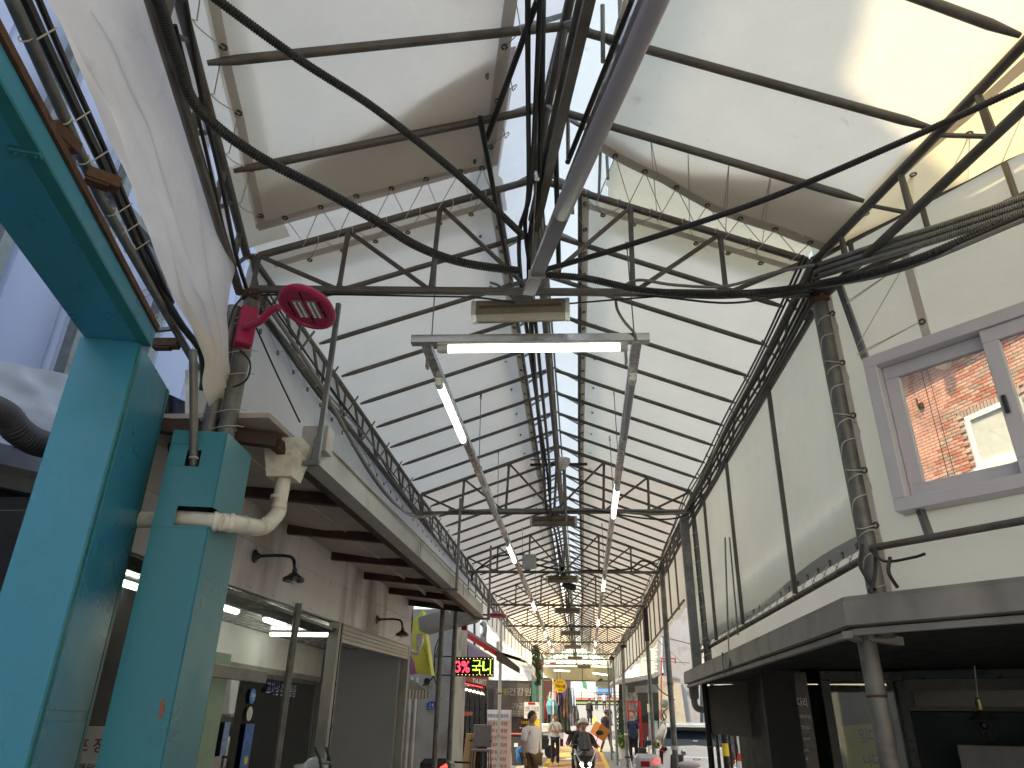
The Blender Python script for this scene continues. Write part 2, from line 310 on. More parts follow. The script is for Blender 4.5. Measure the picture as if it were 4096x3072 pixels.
PM = dict(
    stand=person_meshes(pose(1.7)),
    crossed=person_meshes(pose(1.6, arms=(((.05, .02, -.25), (-.14, -.2, -.22)), ((.05, .02, -.25), (-.14, -.22, -.26)))), .95),
    walk=person_meshes(pose(1.7, arms=(((.04, -.08, -.26), (.04, -.2, -.46)), ((.04, .1, -.25), (.04, .1, -.5))), legs=(((.01, -.14, -.4), (.01, -.1, -.8)), ((.01, .04, -.42), (.01, .24, -.78))))),
    stride=person_meshes(pose(1.7, arms=(((.06, -.1, -.24), (.0, -.34, -.26)), ((.05, -.05, -.26), (.02, -.3, -.34))), legs=(((.03, -.1, -.41), (.12, -.12, -.82)), ((.02, .05, -.42), (.14, .16, -.8))))),
    phone=person_meshes(pose(1.7, arms=(((.1, -.08, -.22), (-.04, -.16, .06)), ((.04, .02, -.27), (.05, -.04, -.52))), legs=(((.01, -.1, -.41), (.01, -.06, -.81)), ((.01, .05, -.42), (.01, .18, -.8))))),
    ride=person_meshes(pose(1.7, arms=(((.1, -.16, -.2), (.12, -.42, -.2)), ((.1, -.16, -.2), (.12, -.42, -.2))), legs=SIT, lean=.06), 1.05),
)
# ---------------- ground ----------------
mb = MB(); ys = [-14, 0, 10, 20, 26, 30, 37, 45, 64, 84, 130, 200, 400, 900, 2500]
for a, b in zip(ys, ys[1:]): mb.quad((-900, a, gz(a)), (900, a, gz(a)), (900, b, gz(b)), (-900, b, gz(b)))
mb.quad((-900, -900, 0), (900, -900, 0), (900, -14, 0), (-900, -14, 0))
mb.build('ground', M['asphalt'], kind='structure')
# ---------------- canopy data ----------------
TR = [(3.60, 3.87, -1.96, 1.50), (8.88, 8.88, -1.97, 1.47), (12.85, 12.93, -1.93, 1.52), (16.8, 16.98, -1.92, 1.56), (20.8, 21.0, -1.93, 1.62), (25.2, 25.2, -1.86, 1.53), (29.8, 29.8, -1.62, 1.49), (32.4, 32.4, -1.5, 1.42), (35.6, 35.6, -1.5, 1.42)]
ZB, ZE, ZR = 3.95, 4.2, 4.84
def xl(y): return interp([(t[0], t[2]) for t in TR], y)
def xr(y): return interp([(t[1], t[3]) for t in TR], y)
def xc(y): return interp([(3.6, -.2), (9, -.2), (17, -.15), (36, -.05)], y)
FD = V((.233, -.972, 0)).normalized()                   # the front bay turns off this way
def roof_pt(side, s, y, dz=0):
    """side -1/1, s 0 at the eave .. 1 at the ridge"""
    x = xl(y) if side < 0 else xr(y)
    return V((x + (xc(y) - x) * s, y, ZE + (ZR - ZE) * s + dz))
# near truss is a little skewed
def tp(k, side, s, dz=0):
    yl, yr, a, b = TR[k]; x = a if side < 0 else b; y = yl if side < 0 else yr; c = xc((yl + yr) / 2); ym = (yl + yr) / 2
    return V((x + (c - x) * s, y + (ym - y) * s, ZE + (ZR - ZE) * s + dz))
fr = thing('canopy_frame', 'dark welded pipe frame of the arcade roof with gabled trusses over the long straight street', 'roof frame', (-.2, 3.7, ZB))
ST = M['steel']
RP = .021
for k in range(9):
    A, B = tp(k, -1, 0), tp(k, 1, 0); C = tp(k, -1, 1)
    for sd in (-1, 1):
        MB().tube([tp(k, sd, 0), tp(k, sd, 1)], .024, 8).build('top_chord', ST, fr, True)
    lo = [V((A.x, A.y, ZB)), V((B.x, B.y, ZB))]
    MB().tube(lo, .026, 8).build('bottom_chord', ST, fr, True)
    def bot(s): return lo[0].lerp(lo[1], s)
    def top(s): return tp(k, -1, s * 2) if s <= .5 else tp(k, 1, 2 - 2 * s)
    vs = [0, .155, .32, .5, .68, .845, 1]
    for s in vs:
        b = bot(s); t = top(s)
        MB().tube([b, b.lerp(t, .12), b.lerp(t, .5), b.lerp(t, .88), t], [.023, .017, .016, .017, .023], 8).build('web_post', ST, fr, True)
    for i in (0, 1, 2):
        MB().tube([top(vs[i]), bot(vs[i + 1])], .015, 6).build('web_brace', ST, fr, True)
        MB().tube([top(vs[6 - i]), bot(vs[5 - i])], .015, 6).build('web_brace', ST, fr, True)
# rafters
raft_y = []
for k in range(8):
    n = max(3, round((TR[k + 1][0] - TR[k][0]) / .6)); n = 9 if k == 0 else n
    for i in range(1, n):
        f = i / n; raft_y.append((k, f))
def rp(k, f, sd, s, dz=0): return tp(k, sd, s, dz).lerp(tp(k + 1, sd, s, dz), f)
for k, f in raft_y:
    for sd in (-1, 1):
        p = rp(k, f, sd, .0, .0); q = rp(k, f, sd, .97, -.0)
        MB().tube([p, p.lerp(q, .02), p.lerp(q, .06), q], [.009, .014, .0195, .0195], 8).build('rafter', ST, fr, True)
# eave lattice beams and ridge lattice
for k in range(8):
    for sd in (-1, 1):
        a, b = tp(k, sd, 0), tp(k + 1, sd, 0); dn = V((0, 0, -.27))
        off = V((sd * .05, 0, 0))
        MB().tube([a + off, b + off], .022, 8).build('eave_pipe', ST, fr, True)
        MB().tube([a + dn + off, b + dn + off], .022, 8).build('eave_pipe', ST, fr, True)
        n = round((b - a).length / .62)
        for i in range(n):
            p = a.lerp(b, i / n) + off; q = a.lerp(b, (i + .5) / n) + off; r = a.lerp(b, (i + 1) / n) + off
            MB().tube([p, q + dn], .012, 5).build('eave_brace', ST, fr, True)
            MB().tube([q + dn, q], .012, 5).build('eave_brace', ST, fr, True)
            if k < 4:
                MB().bar(q + dn, q + dn * .2 + V((sd * -.12, 0, 0)), .022, .006).build('eave_strap', ST, fr)
    for sd in (-1, 1):
        s_ = .85 if sd < 0 else .83
        MB().tube([tp(k, sd, s_, .02), tp(k + 1, sd, s_, .02)], .016, 8).build('gap_pipe', ST, fr, True)
    a, b = tp(k, -1, 1, -.02), tp(k + 1, -1, 1, -.02)
    MB().tube([a, b], .024, 8).build('ridge_pipe', ST, fr, True)
    MB().tube([a + V((0, 0, -.36)), b + V((0, 0, -.36))], .024, 8).build('ridge_pipe', ST, fr, True)
    n = round((b - a).length / .65)
    for i in range(n):
        p = a.lerp(b, i / n); q = a.lerp(b, (i + .5) / n); r = a.lerp(b, (i + 1) / n); dn = V((0, 0, -.36))
        MB().tube([p, q + dn], .013, 5).build('ridge_brace', ST, fr, True)
        MB().tube([q + dn, r], .013, 5).build('ridge_brace', ST, fr, True)
# ---------------- canvas ----------------
def wr(p, amp=.012, seed=0):
    return amp * (nz(p.x + seed, p.y, 0, 1.7) + .5 * nz(p.x, p.y + seed, 3, 5) + .25 * nz(p.x, p.y, seed, 13))
def main_sheet(sd, k0, f0, k1, f1, s1, label, m, group=None, s0=-.055, dz=.028, name='roof_canvas'):
    y0 = [k0, f0]; mbb = MB(); st = []
    for k in range(k0, k1 + 1):
        a = f0 if k == k0 else 0; b = f1 if k == k1 else 1
        if b > a: st.append((k, a, b))
    root = None; V_ = []
    rows = []
    for k, a, b in st:
        n = max(2, int((TR[k + 1][0] - TR[k][0]) * (b - a) / .1))
        for i in range(n + (1 if k == st[-1][0] else 0)): rows.append((k, a + (b - a) * i / n))
    nr = len(rows); nc = 26
    vs = []
    for k, f in rows:
        nn = 9 if k == 0 else max(3, round((TR[k + 1][0] - TR[k][0]) / .6)); ph = (f * nn) % 1
        sag = -.0 + .010 * (1 - math.sin(math.pi * ph))
        for j in range(nc + 1):
            s = s0 + (s1 - s0) * j / nc
            p = rp(k, f, sd, s, dz); p.z += wr(p, .012) - sag + .005
            vs.append(p)
    fs = [(i * (nc + 1) + j, i * (nc + 1) + j + 1, (i + 1) * (nc + 1) + j + 1, (i + 1) * (nc + 1) + j) for i in range(nr - 1) for j in range(nc)]
    mbb.add(vs, fs); o = mbb.build(name, m, None, True, angle=180, loc=tuple(vs[0])); props(o, label, 'roof canvas', group)
    # hem at the ridge gap
    h = MB(); hv = []
    for i, (k, f) in enumerate(rows):
        for e in (0, 1):
            p = rp(k, f, sd, s1 - .045 * (1 - e), dz - .004); p.z += wr(p, .012) - .004; hv.append(p)
    h.add(hv, [(2 * i, 2 * i + 1, 2 * i + 3, 2 * i + 2) for i in range(nr - 1)]).build('hem', M['hem'], o, True, angle=180)
    return o
cl = main_sheet(-1, 0, .0, 0, 1, .86, 'left half of the white canvas roof between the first and second trusses', M['canvas'])
cl2 = main_sheet(-1, 1, .0, 7, .95, .86, 'left half of the pinkish canvas roof beyond the second truss', M['canvasp'])
cr = main_sheet(1, 0, .0, 0, 1, .84, 'right half of the white canvas roof between the first and second trusses', M['canvas'])
cr2 = main_sheet(1, 1, .0, 7, .95, .84, 'right half of the pinkish canvas roof beyond the second truss', M['canvasp'])
# eyelets + lacing helper
RING = MB().lathe([(.010, -.003), (.019, -.003), (.019, .003), (.010, .003), (.010, -.003)], n=10, cap=False).build('eyelet', M['ring'], None, True)
RINGM = RING.data; bpy.data.objects.remove(RING)
def eyelet(parent, p, nrm):
    o = bpy.data.objects.new('eyelet', RINGM); col.objects.link(o); o.parent = parent; o.location = V(p) - org(parent)
    o.rotation_mode = 'QUATERNION'; o.rotation_quaternion = V(nrm).normalized().to_track_quat('Z', 'Y'); return o
def lacing(parent, eyes, loops, r=.0028, wrap=.03, axis=None):
    """cord running eye - round the pipe - eye"""
    m = MB(); ax = V(axis) if axis is not None else (loops[-1] - loops[0]).normalized()
    for i, e in enumerate(eyes):
        l = loops[i]; d = (l - e).normalized(); sd = ax.cross(d).normalized()
        ring = [e, l - d * wrap * .3 + sd * wrap, l + d * wrap, l - d * wrap * .3 - sd * wrap]
        nxt = eyes[i + 1] if i + 1 < len(eyes) else e
        m.tube(curve(ring, 5) + [nxt], r, 5)
    return m.build('lacing', M['cord'], parent, True)
def sheet_eyes(o, pts, n): return [eyelet(o, p, n) for p in pts]
for sd, o, s1 in ((-1, cl, .83), (1, cr, .81)):
    n = V((sd * -.35, 0, 1)); E_, L_ = [], []
    for i in range(26):
        k = 0 if i < 18 else 1; f = ((i + .4) / 18) if k == 0 else (i - 18 + .4) / 14
        E_.append(rp(k, f, sd, s1, .012)); L_.append(rp(k, min(.99, f + .03), sd, .85 if sd < 0 else .83, .02))
    sheet_eyes(o, E_, n); lacing(o, E_, L_, wrap=.02)
# ---------------- skylight over the ridge gap ----------------
sk = thing('ridge_skylight', 'small raised gable of galvanised bars and pale translucent canvas along the ridge gap', 'skylight', (-.2, 3.7, ZR))
def skp(y, s, top):
    """s -1..1 across the gap; follows street, then the bent front bay"""
    if y >= 3.7: c = V((xc(y), y, 0)); x = V((1, 0, 0))
    else: c = V((-.2, 3.7, 0)) + FD * (3.7 - y); x = V((.972, .233, 0))
    hw = .43
    return c + x * (s * hw) + V((0, 0, 5.02 + (.27 * (1 - abs(s)) if top else 0)))
yy = [.2 + .66 * i for i in range(52)]
for i, y in enumerate(yy):
    nf = 5 if y < 12 else 4
    for s in (-1, 1):
        MB().bar(skp(y, 0, True), skp(y, s, True), .022, .022).build('gable_bar', M['galv'], sk)
        b = skp(y, s, False); MB().tube([b - V((0, 0, .32)), b], .011, 6).build('gable_post', M['galv'], sk, True)
for s in (-1, 0, 1):
    for a, b in ((.2, 3.7), (3.7, 34)):
        MB().bar(skp(a, s, True), skp(b, s, True), .02, .02).build('long_bar', M['galv'], sk)
for s in (-1, 1):
    m = MB(); yr_ = [.2 + .15 * i for i in range(226)]; vs = []
    for y in yr_:
        for j in range(9):
            t = j / 8 * 1.12; q = skp(y, s * min(t, 1), True) if t <= 1 else skp(y, s, True) + V((s * .05, 0, -(t - 1) * 1.0))
            q.z += .02 + .012 * nz(q.x * 3, q.y * 3); vs.append(q)
    m.add(vs, [(i * 9 + j, i * 9 + j + 1, (i + 1) * 9 + j + 1, (i + 1) * 9 + j) for i in range(len(yr_) - 1) for j in range(8)])
    m.build('skylight_sheet', M['monitor'], sk, True, angle=180)
# ---------------- front bay (bent 13 degrees, over the camera) ----------------
ff = thing('front_frame', 'dark pipe frame of the bent front roof bay overhead, nearest the camera', 'roof frame', (0, 2, ZE))
def fe(side, t):
    """front eaves: left and right pipes; t metres from the first truss"""
    if side < 0: a, d = V((-1.99, 3.60, ZE)), V((.262, -.965, 0))
    else: a, d = V((1.50, 3.87, ZE)), V((.254, -.967, 0))
    return a + d.normalized() * t
def fc(t): return V((-.23, 3.73, ZR)) + V((.2, -.98, 0)).normalized() * t
def fp(side, t, s, dz=0):
    p = fe(side, t).lerp(fc(t), s); p.z += dz; return p
TL, TRR = 3.6, 3.9
for t in (.79, 1.5, 2.25, 3.0, 3.6):
    for sd in (-1, 1):
        tt = t if sd < 0 else (.58 if t < .8 else (1.13 if t < 1.6 else (1.66 if t < 2.3 else t)))
        tr_ = t if t > .8 else t
        q = fc(.62 if t < .8 else (1.17 if t < 1.6 else (1.9 if t < 2.3 else t)))
        p = fe(sd, tt)
        MB().tube([p, p.lerp(q, .03), p.lerp(q, .07), q], [.012, .017, .0235, .0235], 12).build('rafter', ST, ff, True)
for sd in (-1, 1):
    for dz in (0, -.27):
        o_ = V((sd * .05, 0, dz))
        MB().tube([fe(sd, 0) + o_, fe(sd, 3.8) + o_], .026, 12).build('eave_pipe', ST, ff, True)
    n = 7
    for i in range(n):
        p, q, r = fe(sd, i * .54), fe(sd, (i + .5) * .54), fe(sd, (i + 1) * .54); o_ = V((sd * .05, 0, 0)); dn = V((0, 0, -.27))
        MB().tube([p + o_, q + o_ + dn], .013, 6).build('eave_brace', ST, ff, True)
        MB().tube([q + o_ + dn, q + o_], [.022, .016], 8).build('eave_brace', ST, ff, True)
for dz in (-.02, -.34):
    MB().tube([fc(0) + V((0, 0, dz)), fc(3.8) + V((0, 0, dz))], .026, 12).build('ridge_pipe', ST, ff, True)
MB().bar(fc(0) + V((.02, 0, -.42)), fc(3.8) + V((.02, 0, -.42)), .05, .05).build('cable_tray', ST, ff)
for i in range(7):
    p, q, r = fc(i * .55 + .1) + V((0, 0, -.02)), fc(i * .55 + .37) + V((0, 0, -.34)), fc(i * .55 + .65) + V((0, 0, -.02))
    MB().tube([p, p.lerp(q, .2), q], [.02, .014, .016], 8).build('ridge_brace', ST, ff, True); MB().tube([q, r], .014, 8).build('ridge_brace', ST, ff, True)
# gap pipes (short loose ends as in the photo)
MB().tube([P(2150, 0, z=4.63), P(1945, 560, z=4.63)], .0165, 10).build('gap_pipe', M['black'], ff, True)
MB().tube([P(1920, 470, z=4.6), P(2030, 1060, z=4.66)], .0165, 10).build('gap_pipe', M['black'], ff, True)
MB().tube([P(2530, 0, z=4.63), P(2270, 650, z=4.63)], .0165, 10).build('gap_pipe', M['black'], ff, True)
for a, b in (((2410, 20), (2412, 250)), ((2272, 400), (2272, 640)), ((2480, 0), (2485, 180))):
    MB().tube([P(*a, z=4.9), P(*b, z=4.62)], .012, 8).build('gable_post', M['galv'], sk, True)
MB().tube([P(2220, 500, z=4.8), P(2236, 1100, z=4.6)], .018, 8).build('gap_pipe', M['black'], ff, True)
def front_sheet(side, t0, t1, s0, s1, label, m, edge=None, dz=.03, name='roof_canvas', n=90, q=30, cat='roof canvas', hem=True, amp=.022):
    def F(i, j):
        t = t0 + (t1 - t0) * j; s = s0 + (s1 - s0) * i
        if edge: t = max(t, edge(s)) if j > 0 else edge(s)
        p = fp(side, t, s, dz); p.z += wr(p, amp, 4); return p
    mb_ = MB(); mb_.grid(F, q, n); o = mb_.build(name, m, None, True, angle=180, loc=tuple(F(0, 0))); props(o, label, cat)
    return o
el = lambda s: .22 + .04 * math.sin(s * 5)
fl = front_sheet(-1, .2, 8, .02, .84, 'left half of the near white canvas roof, overhead beyond the black hoses', M['canvas'], el)
er = lambda s: .1 + .46 * max(0, min(1, s)) ** 2 + .012 * math.sin(s * 14)
frr = front_sheet(1, .3, 8, -.04, .86, 'right half of the near white canvas roof with a sunlit patch in its corner', M['canvas'], er)
def strip(o, pts_a, pts_b, m, name='hem'):
    n = len(pts_a); MB().add(list(pts_a) + list(pts_b), [(i, i + 1, n + i + 1, n + i) for i in range(n - 1)]).build(name, m, o, True, angle=180)
S = [i / 24 for i in range(25)]
def fpw(side, t, s, dz): p = fp(side, t, s, dz); p.z += wr(p, .022, 4); return p
# hems: along the lower (far) edge, the eave side and the ridge side
strip(fl, [fpw(-1, el(s_) , s_, .025) for s_ in [.02 + .82 * s for s in S]], [fpw(-1, el(s_) + .045, s_, .025) for s_ in [.02 + .82 * s for s in S]], M['hem'])
strip(fl, [fpw(-1, .2 + 3.6 * s, .03, .025) for s in S], [fpw(-1, .2 + 3.6 * s, .055, .025) for s in S], M['hem'])
strip(fl, [fpw(-1, .2 + 3.6 * s, .80, .025) for s in S], [fpw(-1, .2 + 3.6 * s, .84, .025) for s in S], M['hem'])
strip(frr, [fpw(1, er(s_), s_, .025) for s_ in [-.04 + .9 * s for s in S]], [fpw(1, er(s_) + .07, s_, .025) for s_ in [-.04 + .9 * s for s in S]], M['hem'])
strip(frr, [fpw(1, .9 + 3 * s, .82, .025) for s in S], [fpw(1, .9 + 3 * s, .86, .025) for s in S], M['hem'])
# lacing of the near sheets to the first truss
def laced(o, eyes, loops, nrm, wrap=.03, r=.003):
    for e in eyes: eyelet(o, e, nrm)
    for i in range(len(eyes) - 1):
        pass
    return lacing(o, eyes, loops, r, wrap)
ss = [.12, .24, .36, .48, .6, .72, .8]
laced(fl, [fpw(-1, el(s_) + .03, s_, .02) for s_ in ss], [tp(0, -1, s_ + .03) for s_ in ss], (0, 0, 1))
laced(fl, [fpw(-1, .35 + .4 * i, .045, .02) for i in range(8)], [fe(-1, .5 + .4 * i) for i in range(8)], (0, 0, 1))
laced(fl, [fpw(-1, .4 + .36 * i, .82, .02) for i in range(6)], [fp(-1, .5 + .36 * i, .87, -.02) for i in range(6)], (0, 0, 1), .02)
ss = [.03, .15, .27, .39, .51, .63, .74]
laced(frr, [fpw(1, er(s_) + .035, s_, .02) for s_ in ss], [tp(0, 1, s_ + .02) for s_ in ss], (0, 0, 1))
m = MB()
for s_ in (.2, .33, .46, .58):
    a = fpw(1, er(s_) + .035, s_, .02); q = fc(.62); b = fe(1, .58).lerp(q, s_ + .08); m.tube([a, b], .0028, 5); m.tube([b, tp(0, 1, s_ - .04)], .0028, 5)
m.build('lacing', M['cord'], frr, True)
for k, (sd, o) in enumerate(((-1, cl), (1, cr))):
    E_ = [rp(0, .035, sd, s_, .01) for s_ in (.14, .26, .38, .5, .62, .74)]
    for e in E_: eyelet(o, e, (0, 0, 1))
    lacing(o, E_, [tp(0, sd, s_ + .06) for s_ in (.14, .26, .38, .5, .62, .74)], .003, .03)
    strip(o, [rp(0, .02, sd, s, .012) for s in [.02 + .8 * q for q in S]], [rp(0, .032, sd, s, .012) for s in [.02 + .8 * q for q in S]], M['hem'])
# brownish layers added over the roof to stand in for shadows on it
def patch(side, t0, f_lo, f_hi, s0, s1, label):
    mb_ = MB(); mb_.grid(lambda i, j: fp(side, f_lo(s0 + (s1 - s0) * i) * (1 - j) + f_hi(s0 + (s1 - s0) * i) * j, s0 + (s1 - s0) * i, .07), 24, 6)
    return props(mb_.build('shade_layer', M['tarp'], None, True, angle=180, loc=tuple(fp(side, 1, .5, .07))), label, 'shade layer')
patch(-1, 0, lambda s: .15, lambda s: .52 + .72 * s ** 1.1 if s < .78 else .52 + .72 * .76, .02, .86, 'brownish layer added to shade the far end of the near left roof')
patch(-1, 0, lambda s: 1.5, lambda s: 3.9, .64, .86, 'brownish strip added to shade the near left roof beside the ridge')
patch(1, 0, lambda s: er(s), lambda s: max(er(s) + .03, .5 + .09 * math.sin(s * 8 + .3)), -.02, .8, 'brownish layer added to darken the far edge of the near right roof')

# under layer that closes the slits above the first truss and beside the left eave
def backing(side, t0, t1, s0, s1, dz, label, mt, q=20, n=30):
    def F(i, j):
        t = t0 + (t1 - t0) * j; s = s0 + (s1 - s0) * i
        p = fp(side, t, s, dz) if t > 0 else tp(0, side, s, dz) + V((0, -t, 0)); p.z += wr(p, .02, 9); return p
    o = MB().grid(F, q, n).build('roof_canvas', mt, None, True, angle=180, loc=tuple(F(0, 0))); return props(o, label, 'roof canvas')
backing(-1, -.35, .75, -.03, .87, .1, 'pale strip of canvas above the first truss, behind the left lacing', M['canvas'])
backing(-1, .0, 6, -.06, .1, .09, 'narrow outer canvas strip beyond the bent left eave, behind the drape', M['canvas'], 8, 40)
backing(1, -.35, .42, -.03, .72, .13, 'cream strip of canvas above the first truss, behind the right lacing', cloth('canvas_cream_pale', (.8, .76, .62), .55))
# ---------------- hanging canvas walls ----------------
def wall_cloth(name, label, f, n, m_, mt, cat='hanging canvas', amp=.02, hem=None, group=None):
    def F(i, j):
        p, nrm = f(i, j); return V(p) + V(nrm) * amp * (nz(p[0] + p[1], p[2], 1, 1.3) + .4 * nz(p[0] + p[1], p[2] * .3, 2, 6) * (.3 + j))
    o = MB().grid(F, n, m_).build(name, mt, None, True, angle=180, loc=tuple(F(0, 0))); props(o, label, cat, group); return o
def rwall(i, j): y = 3.95 + 6.1 * i; return (xr(y) + .07, y, 4.2 - (4.2 - 2.44) * j), (1, 0, 0)
rw = wall_cloth('canvas_wall', 'off white canvas wall laced above the gutter on the right, before the square steel post', rwall, 60, 24, M['canvasw'])
strip(rw, [V((1.56, 3.98 + 6 * s, 2.50 + .03 * math.sin(s * 11))) for s in S], [V((1.56, 3.98 + 6 * s, 2.425 + .01 * math.sin(s * 9))) for s in S], M['clear'], 'hem')
rw_b = MB().grid(lambda i, j: V((1.66 + .05 * j + .02 * nz(i * 9, j), 3.95 + 6 * i, 2.75 - .65 * j)), 40, 6).build('canvas_wall', M['drape'], None, True, angle=180, loc=(1.66, 4, 2.5)); props(rw_b, 'cream inner canvas strip behind the laced bottom pipe on the right', 'hanging canvas')
m = MB().tube([(1.55, 3.95, 2.37), (1.55, 10.2, 2.37)], .02, 10); bp = m.build('bottom_pipe', M['steel'], fr, True)
E_ = [V((1.555, 4.1 + .235 * i, 2.455)) for i in range(25)]
for e in E_: eyelet(rw, e, (1, 0, 0))
lacing(rw, E_, [V((1.55, 4.18 + .235 * i, 2.37)) for i in range(25)], .0028, .024)
for y in (5.15, 6.9, 8.3):
    MB().bar((1.52, y, 4.0), (1.52, y + .1, 2.38), .03, .03).build('wall_bar', ST, fr)
def rwall2(i, j):
    y = 9.6 + 23.2 * i; return (xr(y) + .07, y, 4.2 - (4.2 - 3.04 - .03 * math.sin(i * 60)) * j), (1, 0, 0)
rw2 = wall_cloth('canvas_valance', 'cream canvas valance hanging under the right eave far down the street', rwall2, 150, 10, M['drape'])
def lwall2(i, j):
    y = 11.6 + 20.5 * i; return (xl(y) - .07, y, 4.2 - (.72 - .02 * math.sin(i * 60)) * j), (-1, 0, 0)
lw2 = wall_cloth('canvas_valance', 'pinkish white canvas valance hanging under the left eave beyond the awning', lwall2, 130, 8, M['drape'])
def lwall(i, j): y = 3.62 + 8.1 * i; return (xl(y) - .06 - .1 * j * (1 - i), y, 4.2 - 1.12 * j), (-1, 0, 0)
lw = wall_cloth('canvas_wall', 'white canvas wall behind the cables between the left eave and the shop gutter', lwall, 70, 14, M['canvas'])
E_ = [V((xl(3.9 + .3 * i) - .05, 3.9 + .3 * i, 3.82)) for i in range(24)]
for e in E_: eyelet(lw, e, (1, 0, 0))
lacing(lw, E_, [V((xl(4 + .3 * i) - .03, 4 + .3 * i, 3.92)) for i in range(24)], .0025, .03)
for k in range(1, 8):       # bars against the far valances
    for f in (.1, .35, .6, .85):
        y = TR[k][1] + (TR[k + 1][1] - TR[k][1]) * f
        if y > 11: MB().bar((xr(y) + .04, y, 3.95), (xr(y) + .04, y, 3.1), .025, .025).build('valance_bar', ST, fr)
        if y > 13: MB().bar((xl(y) - .04, y, 3.93), (xl(y) - .04, y, 3.52), .02, .02).build('valance_bar', ST, fr)
MB().tube([(xr(10.6) + .03, 10.6, 3.13), (xr(16) + .03, 16, 3.1), (xr(29) + .03, 29, 3.06)], .018, 6).build('bottom_pipe', ST, fr, True)
# canvas wall at 45 degrees on the right, with the sliding window in it
O45 = V((1.53, 3.87, 0)); A45 = V((.695, -.719, 0)); N45 = V((-.719, -.695, 0))
def q45(d, z, o=0): return O45 + A45 * d + V((0, 0, z)) + N45 * o
W0, W1 = .2, 1.62                                    # window along the wall
ZW0, ZW1 = 2.53, 3.40
def cw(d0, d1, z0, z1, n, m__, mb_):
    mb_.grid(lambda i, j: q45(d0 + (d1 - d0) * i, (z0 + (z1 - z0) * j), -.02 + .012 * nz(d0 + (d1 - d0) * i, z0 + (z1 - z0) * j, 0, 3)), n, m__)
mb = MB(); cw(.0, W0 + .02, 2.0, 4.5, 10, 40, mb); cw(W0 + .02, W1 - .02, ZW1 - .03, 4.5, 30, 14, mb); cw(W1 - .02, 2.6, 2.0, 4.5, 16, 40, mb); cw(W0 + .02, W1 - .02, 2.0, ZW0 + .03, 30, 10, mb)
c45 = mb.build('canvas_wall', M['canvasw'], None, True, angle=180, loc=tuple(q45(0, 2))); props(c45, 'off white canvas wall around the sliding window on the right', 'hanging canvas')
for a, b, z0, z1 in ((.045, .075, 2.05, 3.9), (.50, .545, 3.41, 4.0)):
    MB().grid(lambda i, j: q45(a + (b - a) * i, z0 + (z1 - z0) * j, .008), 2, 12).build('hem', M['hem'], c45, True)
for d, z in ((.06, 3.78), (.06, 3.45), (.06, 3.12), (.06, 2.8), (.06, 2.5), (.52, 3.9), (.52, 3.52)): eyelet(c45, q45(d, z, .012), N45)
m = MB()
pp = V((1.53, 3.85, 0))
zz = [3.78, 3.45, 3.12, 2.8, 2.5]
for i, z in enumerate(zz):
    e = q45(.06, z, .015); c = pp + V((0, 0, z - .05)); f_ = V((-.052, -.04, 0)); g_ = V((-.04, .05, 0)); h_ = V((.052, -.02, 0))
    m.tube(curve([e, c + h_, c + V((0, 0, .02)) + V((.0, -.065, 0)), c + f_, c + g_ + V((0, 0, -.02))], 5), .003, 5)
    m.tube(curve([e, c + h_ + V((0, 0, -.06)), c + f_ * 1.1 + V((0, 0, -.12)), c + g_ + V((0, 0, -.22)), c + f_ + V((0, 0, -.27)), (q45(.06, zz[i + 1], .015) if i < 4 else e - V((0, 0, .3)))], 5), .003, 5)
for z, z2 in ((3.9, 3.78), (3.52, 3.44)):
    m.tube([q45(.52, z, .02), q45(.17, z2, .05)], .0025, 5); m.tube([q45(.52, z, .02), q45(.17, z2 + .012, .05)], .0025, 5)
m.tube([q45(.52, 3.9, .02), q45(.18, 3.5, .05)], .0025, 5)
m.build('lacing', M['cord'], c45, True)
# short wall bar beside the window, bottom pipe, top pipe
MB().bar(q45(.14, 3.96, .03), q45(.2, 3.41, .03), .034, .034, N45).build('wall_bar', M['galv'], ff)
MB().tube([q45(-.0, 3.95, .02), q45(2.4, 4.02, .02)], .023, 10).build('wall_pipe', ST, ff, True)
MB().tube([q45(-.0, 4.2, .0), q45(2.6, 4.35, .0)], .025, 10).build('wall_pipe', ST, ff, True)
for i in range(5): MB().tube([q45(.25 + .42 * i, 3.95, .02), q45(.25 + .42 * i, 4.22, .01)], .016, 8).build('web_post', ST, ff, True)
MB().tube([q45(.03, 2.38, .05), q45(2.4, 2.42, .05)], .018, 10).build('bottom_pipe', ST, ff, True)
MB().bar(q45(.3, 2.53, .03), q45(.32, 2.38, .04), .03, .03).build('wall_bar', M['galv'], ff)
# wedge of roof canvas between the bent eave and the wall
def wedge(i, j):
    a = fe(1, .15 + 3.6 * j) + V((.02, 0, .05)); b = q45(.05 + 2.5 * j, 4.2 + .06 * j, .02); p = a.lerp(b, i); p.z += -.05 * math.sin(i * 3.1) * j + .02 * nz(i * 3, j * 9); return p
wg = MB().grid(wedge, 16, 40).build('roof_canvas', cloth('canvas_cream', (.78, .7, .5), .55), None, True, angle=180, loc=tuple(wedge(0, 0))); props(wg, 'cream wedge of canvas between the bent eave and the wall with the window', 'roof canvas')
E_ = [wedge(.45, .12 + .11 * i) for i in range(7)]
for e in E_: eyelet(wg, e, (0, 0, 1))
m = MB()
for i, e in enumerate(E_): m.tube([e, q45(.3 + .3 * i, 4.27, .02)], .0028, 5); m.tube([e, q45(.18 + .3 * i, 4.24, .02)], .0028, 5)
m.build('lacing', M['cord'], wg, True)
strip(wg, [wedge(.2, s) - V((0, 0, .012)) for s in S], [wedge(.3, s) - V((0, 0, .012)) for s in S], M['hem'])
